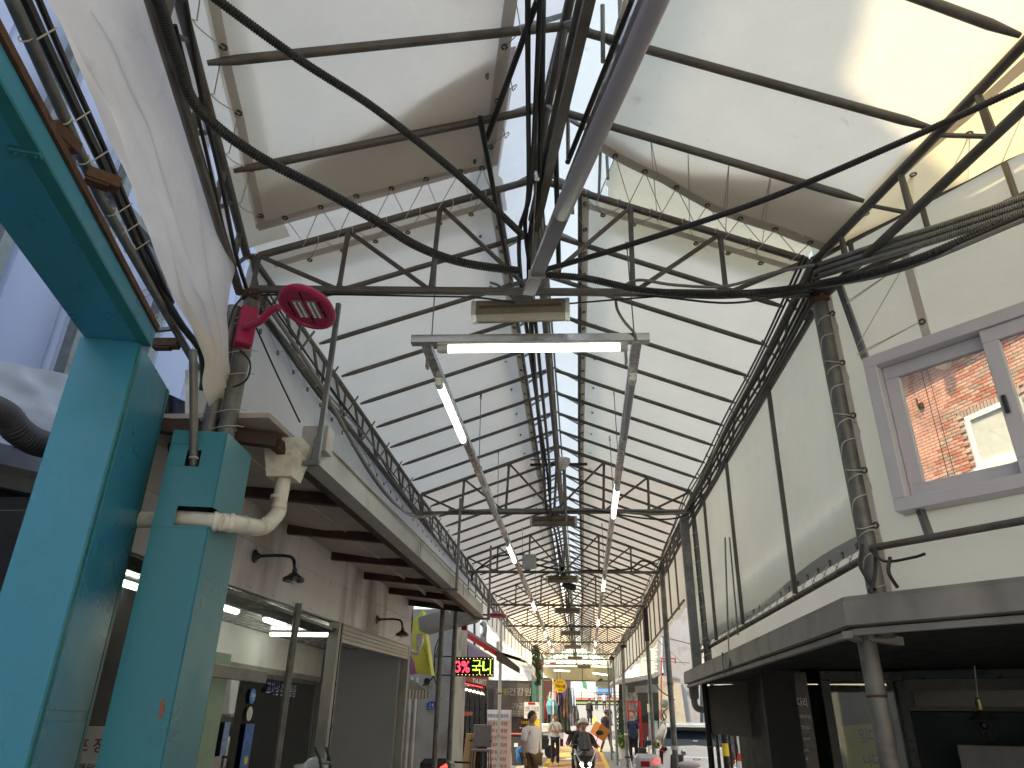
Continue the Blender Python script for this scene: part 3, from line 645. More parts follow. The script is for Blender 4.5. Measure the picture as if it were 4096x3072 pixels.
# sliding window
wd = thing('sliding_window', 'lilac grey plastic sliding window set in the canvas wall on the right', 'window', tuple(q45(W0, ZW0)))
def frame45(mbx, d0, d1, z0, z1, t, o0, dep):
    for a, b, c, d in ((d0, d1, z1 - t, z1), (d0, d1, z0, z0 + t), (d0, d0 + t, z0 + t, z1 - t), (d1 - t, d1, z0 + t, z1 - t)):
        c0 = q45((a + b) / 2, (c + d) / 2, o0 + dep / 2); mbx.box(c0, (b - a, dep, d - c), Matrix((A45, N45, Z)).transposed())
    return mbx
frame45(MB(), W0, W1, ZW0, ZW1, .065, -.03, .11).build('frame', M['upvc'], wd, bevel=.003)
mid = .80
for a, b, o_ in ((W0 + .067, mid + .03, -.02), (mid - .03, W1 - .067, .03)):
    s_ = frame45(MB(), a, b, ZW0 + .067, ZW1 - .067, .072, o_, .035).build('sash', M['upvc'], wd, bevel=.003)
    MB().box(q45((a + b) / 2, (ZW0 + ZW1) / 2, o_ + .017), (b - a - .13, .004, ZW1 - ZW0 - .27), Matrix((A45, N45, Z)).transposed()).build('pane', M['pane'], s_)
    MB().box(q45(b - .03 if a < .5 else a + .025, 2.93, o_ + .045), (.02, .02, .09), Matrix((A45, N45, Z)).transposed()).build('latch', M['darkf'], s_, bevel=.004)
# ---------------- gutter and dark restaurant on the right ----------------
GX = 1.33; GC = V((GX, 3.8, 0))
def prof_run(pts, prof, mbx):
    """sweep an (out, up) profile along a list of ground points; out is to the left of travel"""
    vs = []; n = len(prof)
    for i, p in enumerate(pts):
        d1 = (pts[i] - pts[i - 1]).normalized() if i else None; d2 = (pts[i + 1] - pts[i]).normalized() if i < len(pts) - 1 else None
        if d1 is None: nrm = V((-d2.y, d2.x, 0)); k = 1
        elif d2 is None: nrm = V((-d1.y, d1.x, 0)); k = 1
        else: h = (d1 + d2).normalized(); nrm = V((-h.y, h.x, 0)); k = 1 / max(.3, h.dot(d1))
        for a, z in prof: vs.append(V(p) + nrm * a * k + V((0, 0, z)))
    fs = [(i * n + j, i * n + (j + 1) % n, (i + 1) * n + (j + 1) % n, (i + 1) * n + j) for i in range(len(pts) - 1) for j in range(n)]
    return mbx.add(vs, fs + [tuple(range(n)), tuple(range((len(pts) - 1) * n, len(pts) * n))])
gt = thing('rain_gutter', 'dirty grey metal box gutter that turns a corner above the dark restaurant', 'gutter', (GX, 3.8, 2))
run = [V((GX, 9.78, 0)), GC, GC + V((.7, -.714, 0)) * 2.6]
prof_run(run, [(-.0, 2.135), (.012, 2.135), (.012, 2.118), (-.008, 2.112), (-.008, 2.0), (.10, 1.985), (.14, 1.985), (.14, 2.13), (.125, 2.13), (.125, 2.0), (0.01, 2.01)], MB()).build('channel', M['gutter'], gt)
prof_run(run, [(.02, 1.984), (.02, 1.955), (.06, 1.955), (.06, 1.984)], MB()).build('lower_edge', M['gutter'], gt)
MB().box((GX - .006, 7.1, 2.05), (.012, .012, .19)).build('seam', M['steel'], gt)
mb = MB()
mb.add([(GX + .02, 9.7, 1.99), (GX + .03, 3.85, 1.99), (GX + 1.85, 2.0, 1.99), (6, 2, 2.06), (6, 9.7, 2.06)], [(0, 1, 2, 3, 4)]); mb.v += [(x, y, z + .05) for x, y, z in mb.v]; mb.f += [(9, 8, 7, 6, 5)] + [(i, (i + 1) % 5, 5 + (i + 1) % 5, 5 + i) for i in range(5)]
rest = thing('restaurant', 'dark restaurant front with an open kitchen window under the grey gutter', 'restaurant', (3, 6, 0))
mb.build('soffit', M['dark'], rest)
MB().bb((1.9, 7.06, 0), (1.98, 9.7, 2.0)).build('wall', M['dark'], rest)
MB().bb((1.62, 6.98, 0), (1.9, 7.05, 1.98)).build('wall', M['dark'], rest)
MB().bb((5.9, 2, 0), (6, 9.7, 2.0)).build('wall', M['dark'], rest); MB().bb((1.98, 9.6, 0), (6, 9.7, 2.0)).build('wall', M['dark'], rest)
FY = 7.0
def fq(u, v, y=FY): return P(u, v, y=y)
# poster
a, b, c, d = fq(3065, 2700), fq(3222, 2688), fq(3278, 3072), fq(3085, 3072)
ps = MB().prism([a, b, c + V((0, 0, -.6)), d + V((0, 0, -.6))], (0, .01, 0)).build('poster', mat('poster_dark', (.06, .045, .055), .25, 0, .5, 2), None, loc=tuple(a)); props(ps, 'dark brown poster with white handwriting on the restaurant wall', 'poster')
wt = mat('chalk_white', (.8, .78, .78), .6, 0, 0)
text('굴레방다리', wt, ps, fq(3175, 2808, FY - .005), (1, 0, -.02), Z, .075, .22)
for v_, s_, hh in ((2866, '큰 소의 길마는 무악에 벗어 놓고', .035), (2908, '굴레는 이곳에 벗어 놓고', .03)): text(s_, wt, ps, fq(3195, v_, FY - .005), (1, 0, 0), Z, hh, .2)
for v_, n_ in ((2955, .17), (3000, .14), (3035, .13)): text('정성껏 달여드립니다', wt, ps, fq(3200, v_, FY - .005), (1, 0, 0), Z, .024, n_)
# glazed door beside it
def framey(p0, p1, t, y, dep, mbx=None):
    mbx = mbx or MB(); x0, x1, z0, z1 = min(p0[0], p1[0]), max(p0[0], p1[0]), min(p0[1], p1[1]), max(p0[1], p1[1])
    mbx.bb((x0, y, z1 - t), (x1, y + dep, z1)); mbx.bb((x0, y, z0), (x1, y + dep, z0 + t)); mbx.bb((x0, y, z0 + t), (x0 + t, y + dep, z1 - t)); mbx.bb((x1 - t, y, z0 + t), (x1, y + dep, z1 - t)); return mbx
wx0, wx1 = fq(3262, 2650).x, fq(3590, 2650).x
fd = framey((wx0, .3), (wx1, 1.99), .075, FY - .06, .09).build('door', M['darkf'], rest, bevel=.004)
MB().bb((wx0 + .07, FY - .02, .37), (wx1 - .07, FY - .012, 1.92)).build('pane', glass('restaurant_glass', (.8, .82, .8), .03, .03), fd)
bn = MB().grid(lambda i, j: V((2.32 + .3 * i, FY + .25 + .02 * math.sin(i * 6 + j), 1.55 - .36 * j + .03 * i)), 10, 8).build('reflected_banner', mat('reflection_yellow', (.8, .7, .08), .7), None, True, angle=180, loc=(2.4, FY + .25, 1.4)); props(bn, 'yellow sheet behind the restaurant door glass, added for a reflected banner', 'banner')  # solid lettered sheet added behind the pane in place of a reflection
text('임대', M['inkred'], bn, (2.53, FY + .225, 1.48), (1, 0, 0), Z, .12, .15); text('니다', M['ink'], bn, (2.53, FY + .225, 1.29), (1, 0, 0), Z, .1, .15)
gs = MB().bb((2.42, FY + .24, .55), (2.66, FY + .25, 1.12)).build('green_banner', mat('reflection_green', (.1, .4, .14), .6), None, bevel=.004, loc=(2.5, FY, .8)); props(gs, 'green upright sheet low behind the restaurant door glass, added for a reflected banner', 'banner')  # second added sheet, again a reflection built as a solid panel
for i, s_ in enumerate('원지맙수'): pass
text('오니', M['signwhite'], gs, (2.52, FY + .235, 1.0), (0, 0, -1), (1, 0, 0), .1, .2); text('고량', M['signwhite'], gs, (2.52, FY + .235, .76), (0, 0, -1), (1, 0, 0), .1, .2)
# open kitchen window at 45 degrees
K0 = fq(3600, 2700); KA = V((.9, -.43, 0)).normalized(); KN = V((KA.y, -KA.x, 0))
def kq(d, z, o=0): return V((K0.x, K0.y, z)) + KA * d + V((-KA.y, KA.x, 0)) * o
def kbox(d0, d1, z0, z1, o0, o1, mbx): return mbx.box(kq((d0 + d1) / 2, (z0 + z1) / 2, (o0 + o1) / 2), (d1 - d0, o1 - o0, z1 - z0), Matrix((KA, V((-KA.y, KA.x, 0)), Z)).transposed())
mk = MB(); kbox(-.12, .02, 0, 2.0, -.04, .06, mk); kbox(1.12, 1.3, 0, 2.0, -.04, .06, mk); kbox(0, 3, 1.93, 2.0, -.04, .06, mk)
mk.build('window_frame', M['darkf'], rest, bevel=.004)
kbox(1.3, 2.6, .3, 1.93, 0, .01, MB()).build('pane', M['paned'], rest)
kg = mat('kitchen_wall', (.16, .15, .14), .6); 
kbox(-.2, 2.6, 1.7, 2.0, 1.1, 1.14, MB()).build('kitchen_wall', mat('kitchen_upper', (.3, .28, .26), .7), rest)
kbox(-.2, 2.6, .2, 1.69, 1.16, 1.2, MB()).build('kitchen_wall', mat('kitchen_lower', (.03, .05, .055), .5), rest)
mv = MB()
for i in range(96): kbox(.02 + .018 * i, .03 + .018 * i, 1.74, 1.88, 1.05, 1.09, mv)
vg = mv.build('vent_grille', mat('vent_metal', (.35, .34, .3), .4, .6), None, loc=tuple(kq(.9, 1.5, 1))); props(vg, 'long slatted metal vent along the kitchen wall inside the restaurant', 'vent')
kb = kbox(.3, 1.15, .2, 1.42, .55, .6, MB()).build('kitchen_board', mat('board_grey', (.3, .28, .28), .35), None, bevel=.004, loc=tuple(kq(.8, .6, .5))); props(kb, 'plain grey panel standing behind the open kitchen window', 'panel')
lp = P(3920, 2830, y=6.6); top_ = P(3890, 2590, y=6.6)
pl = thing('pendant_lamp', 'brass and black caged pendant lamp hanging in the restaurant window', 'lamp', tuple(lp))
MB().tube([top_, lp + V((0, 0, .06))], .004, 6).build('cord', M['dirtywhite'], pl, True)
MB().lathe([(.015, .07), (.026, .06), (.026, .0), (.02, -.02)], lp).build('socket', mat('brass', (.5, .4, .2), .3, .9), pl, True)
MB().lathe([(.02, 0), (.1, -.07), (.105, -.075), (.1, -.078), (.02, -.01)], lp + V((0, 0, -.02))).build('lamp_shade', mat('shade_grey', (.06, .055, .05), .5), pl, True)
MB().ball(lp + V((0, 0, -.13)), .03, 10, 8).build('bulb', M['pane'], pl, True)
mc = MB()
for k in range(4):
    t = math.pi * k / 4; x = V((math.cos(t), math.sin(t), 0)); mc.tube([lp + V((0, 0, -.17)) + (x * math.cos(a) + Z * math.sin(a)) * .07 for a in [math.pi * i / 8 + math.pi for i in range(9)]], .0025, 5)
mc.build('cage', M['ring'], pl, True)
# pillar under the gutter corner
pl_ = thing('support_pillar', 'dirty grey round steel pillar under the corner of the right gutter', 'pillar', (1.46, 3.95, 0))
MB().tube([(1.458, 3.95, 0), (1.458, 3.95, 1.95)], .045, 20).build('pipe', mat('pillar_grey', (.19, .18, .165), .55, .2, .3, 9, bump=.4, bscale=40, dirt=(.1, .085, .07), damt=.9, dscale=6), pl_, True)
MB().lathe([(.046, 0), (.051, .006), (.046, .012)], (1.458, 3.95, 1.68), n=20).build('weld_ring', M['rust'], pl_, True)
MB().bar((1.44, 3.9, 1.96), (1.64, 3.99, 1.945), .04, .04).build('bracket', M['gutter'], pl_); MB().bar((1.44, 3.98, 1.955), (1.33, 3.83, 1.96), .05, .035).build('bracket', M['gutter'], pl_)
mb = MB().tube([(1.52, 3.86, 1.95), (1.52, 3.86, 3.93)], .045, 20)
rp_ = thing('support_post', 'grey steel pipe post laced with cord beside the window on the right', 'post', (1.52, 3.86, 2)); mb.build('pipe', M['post'], rp_, True)
MB().lathe([(.04, -.03), (.065, -.02), (.065, .0), (.04, .01)], (1.52, 3.86, 3.9), n=16).build('cap', M['rust'], rp_, True)
# light canister, rolled shade, downpipe and poles at the far end of the gutter
cn = thing('spotlight', 'small white slatted spotlight on a bracket under the right gutter', 'spotlight', tuple(P(3065, 2630, y=8.2)))
q = P(3068, 2630, y=8.2)
MB().lathe([(.02, .05), (.05, .045), (.055, .0), (.05, -.01)], q).build('cap', M['white'], cn, True)
for k in range(12):
    t = k * math.pi / 6; MB().bar(q + V((.05 * math.cos(t), .05 * math.sin(t), 0)), q + V((.055 * math.cos(t) + .02, .055 * math.sin(t), -.13)), .01, .006).build('slat', M['dirtywhite'], cn)
MB().bar(q + V((-.3, 0, .03)), q + V((0, 0, .03)), .02, .02).build('arm', M['dirtywhite'], cn)
def roll(i, j): p = P(2823, 2700, y=9.55).lerp(P(2985, 2700, y=8.9), i); return V((p.x + .03 * j * i, p.y, 1.97 - .52 * j - .03 * j * i + .0)) + V((0, -1, 0)) * .014 * nz(i * 2 + j * 3, j * 2 - i * 2, 0, 2.5)
rs = MB().grid(roll, 24, 24).build('pull_down_shade', mat('shade_cloth', (.17, .15, .13), .9, 0, .12, 3, dirt=(.08, .06, .05)), None, True, angle=180, loc=tuple(roll(0, 0))); props(rs, 'brown grey pull-down shade hanging below the far end of the right gutter', 'shade')
for (x, y, r, l_) in ((1.53, 9.55, .035, 'dark round pole at the left edge of the pull-down shade'), (1.66, 9.8, .022, 'thin grey pole just behind the dark pole by the shade')):
    o = thing('pole', l_, 'pole', (x, y, 0)); MB().tube([(x, y, 0), (x, y, 2.0)], r, 12).build('pipe', M['cable' if r > .03 else 'post'], o, True); MB().lathe([(r + .003, 0), (r + .006, .01), (r + .003, .02)], (x, y, 1.3), n=12).build('collar', M['steel'], o, True)
dp = thing('downpipe', 'grey rain hopper and elbow pipe at the far end of the right gutter', 'downpipe', (1.4, 9.75, 1.7))
MB().lathe([(.07, 0), (.075, .12), (.08, .125), (.08, .16)], (1.43, 9.78, 1.83), n=4).build('hopper', M['gutter'], dp)
MB().tube(curve([(1.43, 9.78, 1.84), (1.43, 9.78, 1.77), (1.47, 9.78, 1.72), (1.6, 9.78, 1.71)], 5), .04, 12).build('elbow', M['gutter'], dp, True)
# square post + pipe on the gutter end
o = thing('support_post', 'square galvanised post standing on the far end of the right gutter', 'post', (1.42, 9.2, 2.1)); MB().bar((1.40, 9.15, 2.0), (1.40, 9.15, 3.9), .1, .1).build('column', M['galv'], o, bevel=.004)
o = thing('support_post', 'round pipe post wrapped in cord right behind the square post', 'post', (1.52, 9.0, 2.1)); MB().tube([(1.53, 9.1, 2.0), (1.53, 9.1, 3.95)], .045, 16).build('pipe', M['post'], o, True)
m = MB()
for i in range(9): m.tube(curve([(1.53 + .05 * math.cos(t), 9.1 + .05 * math.sin(t), 2.2 + .18 * i + .02 * t) for t in [k * .8 for k in range(9)]], 2), .003, 5)
m.build('lacing', M['cord'], o, True)
o = thing('strap_pair', 'two bent flat steel straps hanging against the laced canvas on the right', 'strap', (1.45, 7.2, 2.2))
MB().bar(P(2900, 2150, x=1.45), P(2912, 2530, x=1.42), .045, .008, (1, 0, 0)).build('strap', M['galv'], o); MB().bar(P(2918, 2150, x=1.46), P(2952, 2540, x=1.46), .04, .008, (1, 0, 0)).build('strap', M['galv'], o); MB().bar(P(2912, 2525, x=1.42), P(2918, 2660, x=1.31), .05, .01, (1, 0, 0)).build('strap', M['galv'], o)
# posts further down the street
def street_post(x, y, zt, r, mt, label, zb=None, bracket=0, cord=False):
    o = thing('street_post', label, 'post', (x, y, gz(y))); MB().tube([(x, y, gz(y)), (x, y, zt)], r, 14).build('pipe', mt, o, True)
    MB().lathe([(r + .002, 0), (r + .007, .01), (r + .007, .03), (r + .002, .04)], (x, y, gz(y) + 2.1), n=14).build('collar', M['steel'], o, True)
    if bracket: MB().bar((x, y, zt - .02), (x, y, zt + .1), .1, .1).build('bracket', M['rust'], o); MB().bar((x, y, zt + .07), (x - bracket, y, zt + .07), .1, .1).build('bracket', M['rust'], o)
    if cord: MB().lathe([(r + .012, 0), (r + .014, .03), (r + .012, .06)], (x, y, gz(y) + 1.15), n=10).build('cord_knot', M['cord'], o, True)
street_post(1.5, 12.8, 3.93, .045, M['post'], 'second tall grey roof post on the right, in front of the parked white car', cord=True)
street_post(1.56, 17.0, 3.93, .042, M['post'], 'right roof post with a dark sleeve near the left side of the white car')
MB().tube([(1.56, 17, 3.2), (1.56, 17, 3.9)], .055, 12).build('sleeve', M['black'], bpy.data.objects['street_post.001'], True)
street_post(1.46, 25.0, 3.75, .05, M['post'], 'right roof post with a rusty elbow bracket beside the man in the navy shirt', bracket=-.2, cord=True)
street_post(1.38, 29.8, 3.75, .05, M['galv'], 'right roof post with a rusty cap left of the navy shirt man', bracket=.14)
street_post(1.28, 32.4, 3.9, .04, M['post'], 'slim right roof post between the potted plant and the vested man')
street_post(1.95, 31.5, 2.9, .035, M['galv'], 'thin galvanised post beside the leafy plant on the right')
street_post(-1.93, 19.1, 3.9, .04, M['white'], 'white left roof post in front of the pink menu banner', cord=True)
street_post(-1.9, 28.6, 3.6, .05, M['post'], 'grey left roof post with a rusty bracket by the health food shop', bracket=.22)
street_post(-1.62, 30.6, 3.7, .045, M['galv'], 'left roof post beside the green shop corner', )
street_post(-1.1, 34.5, 3.3, .03, M['white'], 'slim pale post under the round yellow sign')
for (u, y, l_) in ((1757, 11.2, 'dark awning pole left of the LED sign'), (1812, 11.6, 'second awning pole crossing the LED sign')):
    p = P(u, 2700, y=y); o = thing('awning_pole', l_, 'pole', (p.x, p.y, 0)); MB().tube([(p.x, p.y, 0), (p.x, p.y, 3.1)], .038, 14).build('pipe', M['post'], o, True)
# ---------------- blue ribbed metal building on the left ----------------
BX = -4.0
bd = thing('metal_building', 'tall building clad in bluish ribbed metal panels behind the teal posts', 'building', (BX, 3, 0))
MB().bb((-15, -12, 0), (BX - .06, -1.31, 15.1)).build('block', M['bluepanel'], bd); MB().bb((-15, -1.3, 3.3), (BX - .06, 15, 20.5)).build('block', M['bluepanel'], bd)  # unseen tops stepped to shade the canvas roof and outline the sun patch
MB().bb((-15, -1.3, 0), (-5.6, 15, 3.28)).build('lower_wall', M['plaster'], bd)
for i in range(22):
    y0 = -6 + .62 * i
    if y0 > 7.2: break
    zt = 15 if y0 < -1.6 else 20.4
    MB().add([(BX, y0 + .05, 3.3), (BX, y0 + .58, 3.3), (BX, y0 + .58, zt), (BX, y0 + .05, zt), (BX - .06, y0, 3.3), (BX - .06, y0 + .63, 3.3), (BX - .06, y0 + .63, zt), (BX - .06, y0, zt)],
             [(0, 1, 2, 3), (4, 0, 3, 7), (1, 5, 6, 2)]).build('panel', M['bluepanel'], bd)
for y0 in (3.7, 4.6, 5.5): MB().bar((BX + .12, y0, 3.4), (BX + .12, y0, 9), .1, .1).build('stud', M['galv'], bd, bevel=.004)
MB().bar((BX + .1, 1.5, 5.6), (BX + .1, 7, 5.6), .08, .08).build('stud', M['galv'], bd)
# small sheet-metal lean-to parts at the far left
def slp(u, v, x=-3.5): return P(u, v, x=x)
ln = thing('leanto_edge', 'bolted blue grey steel edge channel with a stained lip at the far left', 'steel edge', tuple(slp(60, 1800)))
a, b = slp(-500, 1640), slp(420, 1880); c, d = slp(-500, 1750), slp(420, 1955)
MB().prism([a, b, d, c], (-.1, 0, 0)).build('channel', mat('channel_blue', (.2, .22, .27), .5, .1, .08), ln)
MB().prism([c + V((.05, 0, 0)), d + V((.05, 0, 0)), slp(420, 2040), slp(-500, 1835)], (-.5, 0, 0)).build('lip', mat('lip_grey', (.23, .22, .21), .7, .1, .3, 6, dirt=(.12, .11, .1)), ln)
for u in (60, 215): MB().lathe([(.012, 0), (.012, .012)], slp(u, 1785 + (u - 60) * .25), (1, 0, 0), 6).build('bolt', M['steel'], ln)
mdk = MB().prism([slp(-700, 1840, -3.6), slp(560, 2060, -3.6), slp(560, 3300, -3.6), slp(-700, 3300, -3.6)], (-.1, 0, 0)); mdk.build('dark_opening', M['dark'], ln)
tq = [(-300, 1370), (0, 1450), (200, 1490), (430, 1545), (420, 1900), (-300, 1700)]
def tarp(i, j):
    a = V(slp(-300, 1372)).lerp(slp(520, 1545), i); b = V(slp(-300, 1760)).lerp(slp(520, 1960), i); p = a.lerp(b, j); p.x += .03 * nz(i * 4, j * 4, 0, 1.5) + .015 * nz(i * 9, j * 9) - .05; return p
tp_ = MB().grid(tarp, 30, 16).build('tarp', mat('pale_tarp', (.5, .53, .62), .6, 0, .06), None, True, angle=180, loc=tuple(tarp(0, 0))); props(tp_, 'pale blue grey tarp hung against the ribbed metal building', 'tarp')
m = MB(); ribbed(m, [slp(-250, 1560, -3.3), slp(0, 1650, -3.3), slp(70, 1720, -3.3), slp(150, 1770, -3.3), slp(260, 1790, -3.35)], .085, .022, 16, .9)
du = m.build('flexible_duct', mat('duct_black', (.045, .045, .055), .55, 0, .2), None, True, loc=tuple(slp(0, 1650))); props(du, 'black corrugated flexible duct lying left of the teal post', 'duct')
# ---------------- teal portal ----------------
tA = [P(320, 1345, z=3.2), P(562, 1368, z=3.2), P(676, 1560, z=3.2)]; tA.append(tA[0] + tA[2] - tA[1])
tl = thing('teal_portal', 'large turquoise painted box post with its beam running overhead at the left', 'portal', (tA[0].x, tA[0].y, 0))
def down(p, z=0): return V((p.x, p.y, z))
# front, side and back faces as separate sheets with small seams
cx_ = sum((p for p in tA), V()) / 4
MB().prism([down(p, 0) for p in tA], (0, 0, 3.2)).build('post', M['teal'], tl, bevel=.004)
sd_ = (tA[2] - tA[1]).normalized(); nn_ = V((sd_.y, -sd_.x, 0)); nn_ = nn_ if nn_.dot(tA[1] - cx_) > 0 else -nn_
L_ = (tA[2] - tA[1]).length
for a, b in ((.0, .035), (L_ - .035, L_)):
    p = tA[1] + sd_ * a + nn_ * .006; q = tA[1] + sd_ * b + nn_ * .006; MB().prism([down(p), down(q), down(q - nn_ * .008), down(p - nn_ * .008)], (0, 0, 3.19)).build('edge_strip', M['teald'], tl)
for z0, z1 in ((.05, 1.52), (1.56, 3.12)):
    p = tA[1] + sd_ * .045 + nn_ * .005; q = tA[1] + sd_ * (L_ - .045) + nn_ * .005; MB().prism([down(p, z0), down(q, z0), down(q - nn_ * .006, z0), down(p - nn_ * .006, z0)], (0, 0, z1 - z0)).build('side_panel', M['teal'], tl, bevel=.002)
bA = [V((-2.36, 2.83, 3.2)), P(608, 1385, z=3.2), P(0, 315, z=3.2), P(0, 898, z=3.2)]
ex = (bA[2] - bA[1]).normalized() * .9
bA = [bA[0] + V((.01, .01, 0)), bA[1], bA[2] + ex, bA[3] + ex * 1.0]
MB().prism(bA, (0, 0, .085)).build('beam', M['teal'], tl, bevel=.004)
p, q = bA[1], bA[2]; d_ = (q - p).normalized(); n_ = V((-d_.y, d_.x, 0)); n_ = n_ if n_.x > 0 else -n_
MB().prism([p - n_ * .002 - V((0, 0, .006)), q - n_ * .002 - V((0, 0, .006)), q - n_ * .055 - V((0, 0, .006)), p - n_ * .055 - V((0, 0, .006))], (0, 0, .012)).build('edge_strip', M['teald'], tl)
MB().prism([p + n_ * .012 + Z * .087, q + n_ * .012 + Z * .087, q - n_ * .1 + Z * .087, p - n_ * .1 + Z * .087], (0, 0, .03)).build('rusty_lip', M['rust'], tl)
bt = P(30, 600, z=3.19); bt2 = P(165, 625, z=3.19)
MB().bar(bt, bt2, .028, .012).build('joint_plate', M['teald'], tl, bevel=.002)
for f in (.25, .5, .85): MB().ball(bt.lerp(bt2, f) + V((0, 0, -.008)), .005, 8, 6).build('bolt', M['teald'], tl, True)

# second teal post: a box clad round the roof post, with two cut-outs
ZBt = 2.9; B0, B1, B2 = P(698, 1720, z=ZBt), P(908, 1731, z=ZBt), P(1003, 1822, z=ZBt); B3 = B0 + B2 - B1
tb = thing('teal_post', 'second turquoise box post with pipe cut-outs, right of the large one', 'post', (B0.x, B0.y, 0))
fx = (B1 - B0).normalized(); Wf = (B1 - B0).length; fn = V((fx.y, -fx.x, 0)); sx = (B2 - B1).normalized(); Ws = (B2 - B1).length
def face(o, ax, wid, rects, nm, t=.006, mt=None):
    """sheet from z=0 to ZBt with rectangular holes"""
    xs = sorted({0, wid} | {r[0] for r in rects} | {r[1] for r in rects}); zs = sorted({0, ZBt} | {r[2] for r in rects} | {r[3] for r in rects})
    n = V((ax.y, -ax.x, 0)) * t; mbx = MB()
    for a, b in zip(xs, xs[1:]):
        for c, d in zip(zs, zs[1:]):
            if any(r[0] <= a and b <= r[1] and r[2] <= c and d <= r[3] for r in rects): continue
            p = V((o.x, o.y, 0)) + ax * a; q = V((o.x, o.y, 0)) + ax * b
            mbx.prism([p + Z * c, q + Z * c, q + Z * d, p + Z * d], n)
    return mbx.build(nm, mt or M['teal_shaded'], tb)
zA, zB_ = P(760, 1930, y=B0.y).z, P(760, 2060, y=B0.y).z
def zat(u, v, o, ax): return PW(u, v, o, ax)
h1a, h1b = PW(752, 1800, B0, fx), PW(795, 1868, B0, fx); h2a, h2b = PW(712, 2024, B0, fx), PW(880, 2108, B0, fx)
f0 = lambda p: (p - V((B0.x, B0.y, p.z))).dot(fx)
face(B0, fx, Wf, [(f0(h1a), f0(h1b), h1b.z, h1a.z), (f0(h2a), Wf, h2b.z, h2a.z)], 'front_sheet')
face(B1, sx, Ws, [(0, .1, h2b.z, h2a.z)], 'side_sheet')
MB().prism([down(B1), down(B2), down(B3), down(B0)], (0, 0, 0.01)).build('base', M['teald'], tb)
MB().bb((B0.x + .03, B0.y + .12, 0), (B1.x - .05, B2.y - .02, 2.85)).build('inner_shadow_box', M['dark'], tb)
for z in (h1a.z + .03, h1b.z + .0, h2b.z - .012): MB().bar(V((B0.x, B0.y, z)) + fn * .007, V((B0.x, B0.y, z)) + fx * (.12 if z > 2.5 else Wf) + fn * .007, .002, .003).build('seam', M['teald'], tb)
st = PW(650, 2835, B0, fx); o = MB().box(st + fn * .009, (.014, .003, .075), Matrix((fx, -fn, Z)).transposed()).build('sticker', mat('sticker_orange', (.42, .09, .04), .6), tb)
# pipes at the first truss's left corner
lp1 = thing('support_post', 'thick grey pipe post carrying the red street lamp at the left', 'post', (-1.955, 3.62, 2.5))
MB().tube([(-1.955, 3.62, 2.3), (-1.955, 3.62, 3.92)], .05, 20).build('pipe', M['post'], lp1, True); MB().lathe([(.05, 0), (.07, .01), (.07, .07), (.05, .09)], (-1.955, 3.62, 3.86), n=4).build('cap', M['rust'], lp1)
lp2 = thing('support_post', 'second grey pipe post just left of the one with the red lamp', 'post', (-2.07, 3.62, 2.5)); MB().tube([(-2.07, 3.64, 2.3), (-2.05, 3.6, 3.82)], .042, 18).build('pipe', M['post'], lp2, True)
m = MB()
for z in (3.74, 3.7, 3.5, 3.35, 3.12, 3.02): m.tube([(-1.955 - .0 + .054 * math.cos(t) * (1 if t < 3.2 else 2), 3.62 + .054 * math.sin(t), z + .01 * math.sin(t * 1.3)) for t in [k * .55 for k in range(12)]], .0028, 5)
m.build('cord_loops', M['cord'], lp1, True)
# thin standing pipe in front (goes into the cut-out), long pipe with cord loops
o = thing('thin_pipe', 'thin grey pipe dropping into the cut-out of the second turquoise post', 'pipe', (-1.9, 3.2, 2.6))
MB().tube([PW(775, 1860, B0 + V((0, .03, 0)), fx), P(775, 1560, y=3.2), P(772, 1400, y=3.15)], .021, 14).build('pipe', M['post'], o, True)
MB().lathe([(.022, 0), (.025, .003), (.022, .008)], PW(775, 1835, B0, fx)).build('cord_knot', M['cord'], o, True)
lg = thing('long_pipe', 'long grey pipe with white cord loops beside the turquoise beam overhead', 'pipe', tuple(P(400, 800, z=3.5)))
La, Lb = P(20, -60, z=3.5), P(868, 1610, z=3.42)
MB().tube([La, P(400, 790, z=3.5), Lb], .021, 14).build('pipe', M['post'], lg, True)
m = MB(); dL = (P(700, 1250, z=3.5) - P(40, 20, z=3.5)).normalized(); x1 = dL.orthogonal().normalized(); x2 = dL.cross(x1)
for (u, v) in ((98, 135), (255, 470), (330, 632), (440, 840), (478, 915), (515, 990), (585, 1165), (637, 1262), (688, 1370)):
    c = P(u, v, z=3.5); m.tube([c + (x1 * math.cos(t) + x2 * math.sin(t)) * .025 + dL * .004 * t for t in [k * .6 for k in range(12)]] + [c + V((.07, .03, .06))], .003, 5)
m.build('cord_loops', M['cord'], lg, True)
# brackets
for (u, v, u2, v2, l_) in ((195, 500, 300, 600, 'rusty gusset bracket on the turquoise beam beside the long pipe'), (345, 695, 480, 745, 'rusty steel bracket behind the middle of the long pipe'), (620, 1375, 715, 1375, 'rusty bolted bracket at the top of the large turquoise post')):
    a, b = P(u, v, z=3.45), P(u2, v2, z=3.45); o = thing('rusty_bracket', l_, 'bracket', tuple(a))
    MB().bar(a, b, .06, .05).build('angle', M['rust'], o, bevel=.003); MB().bar(a + V((0, 0, -.03)), b.lerp(a, .3) + V((0, 0, -.03)), .045, .01).build('plate', M['rust'], o)
    for f in (.2, .5): MB().ball(a.lerp(b, f) - V((0, 0, .03)), .006, 8, 6).build('bolt', M['steel'], o, True)
o = thing('slotted_angle', 'grey slotted steel angle across to the top of the large turquoise post', 'bracket', tuple(P(600, 1320, z=3.5))); MB().bar(P(590, 1325, z=3.5), P(730, 1310, z=3.5), .02, .02).build('angle', M['galv'], o)
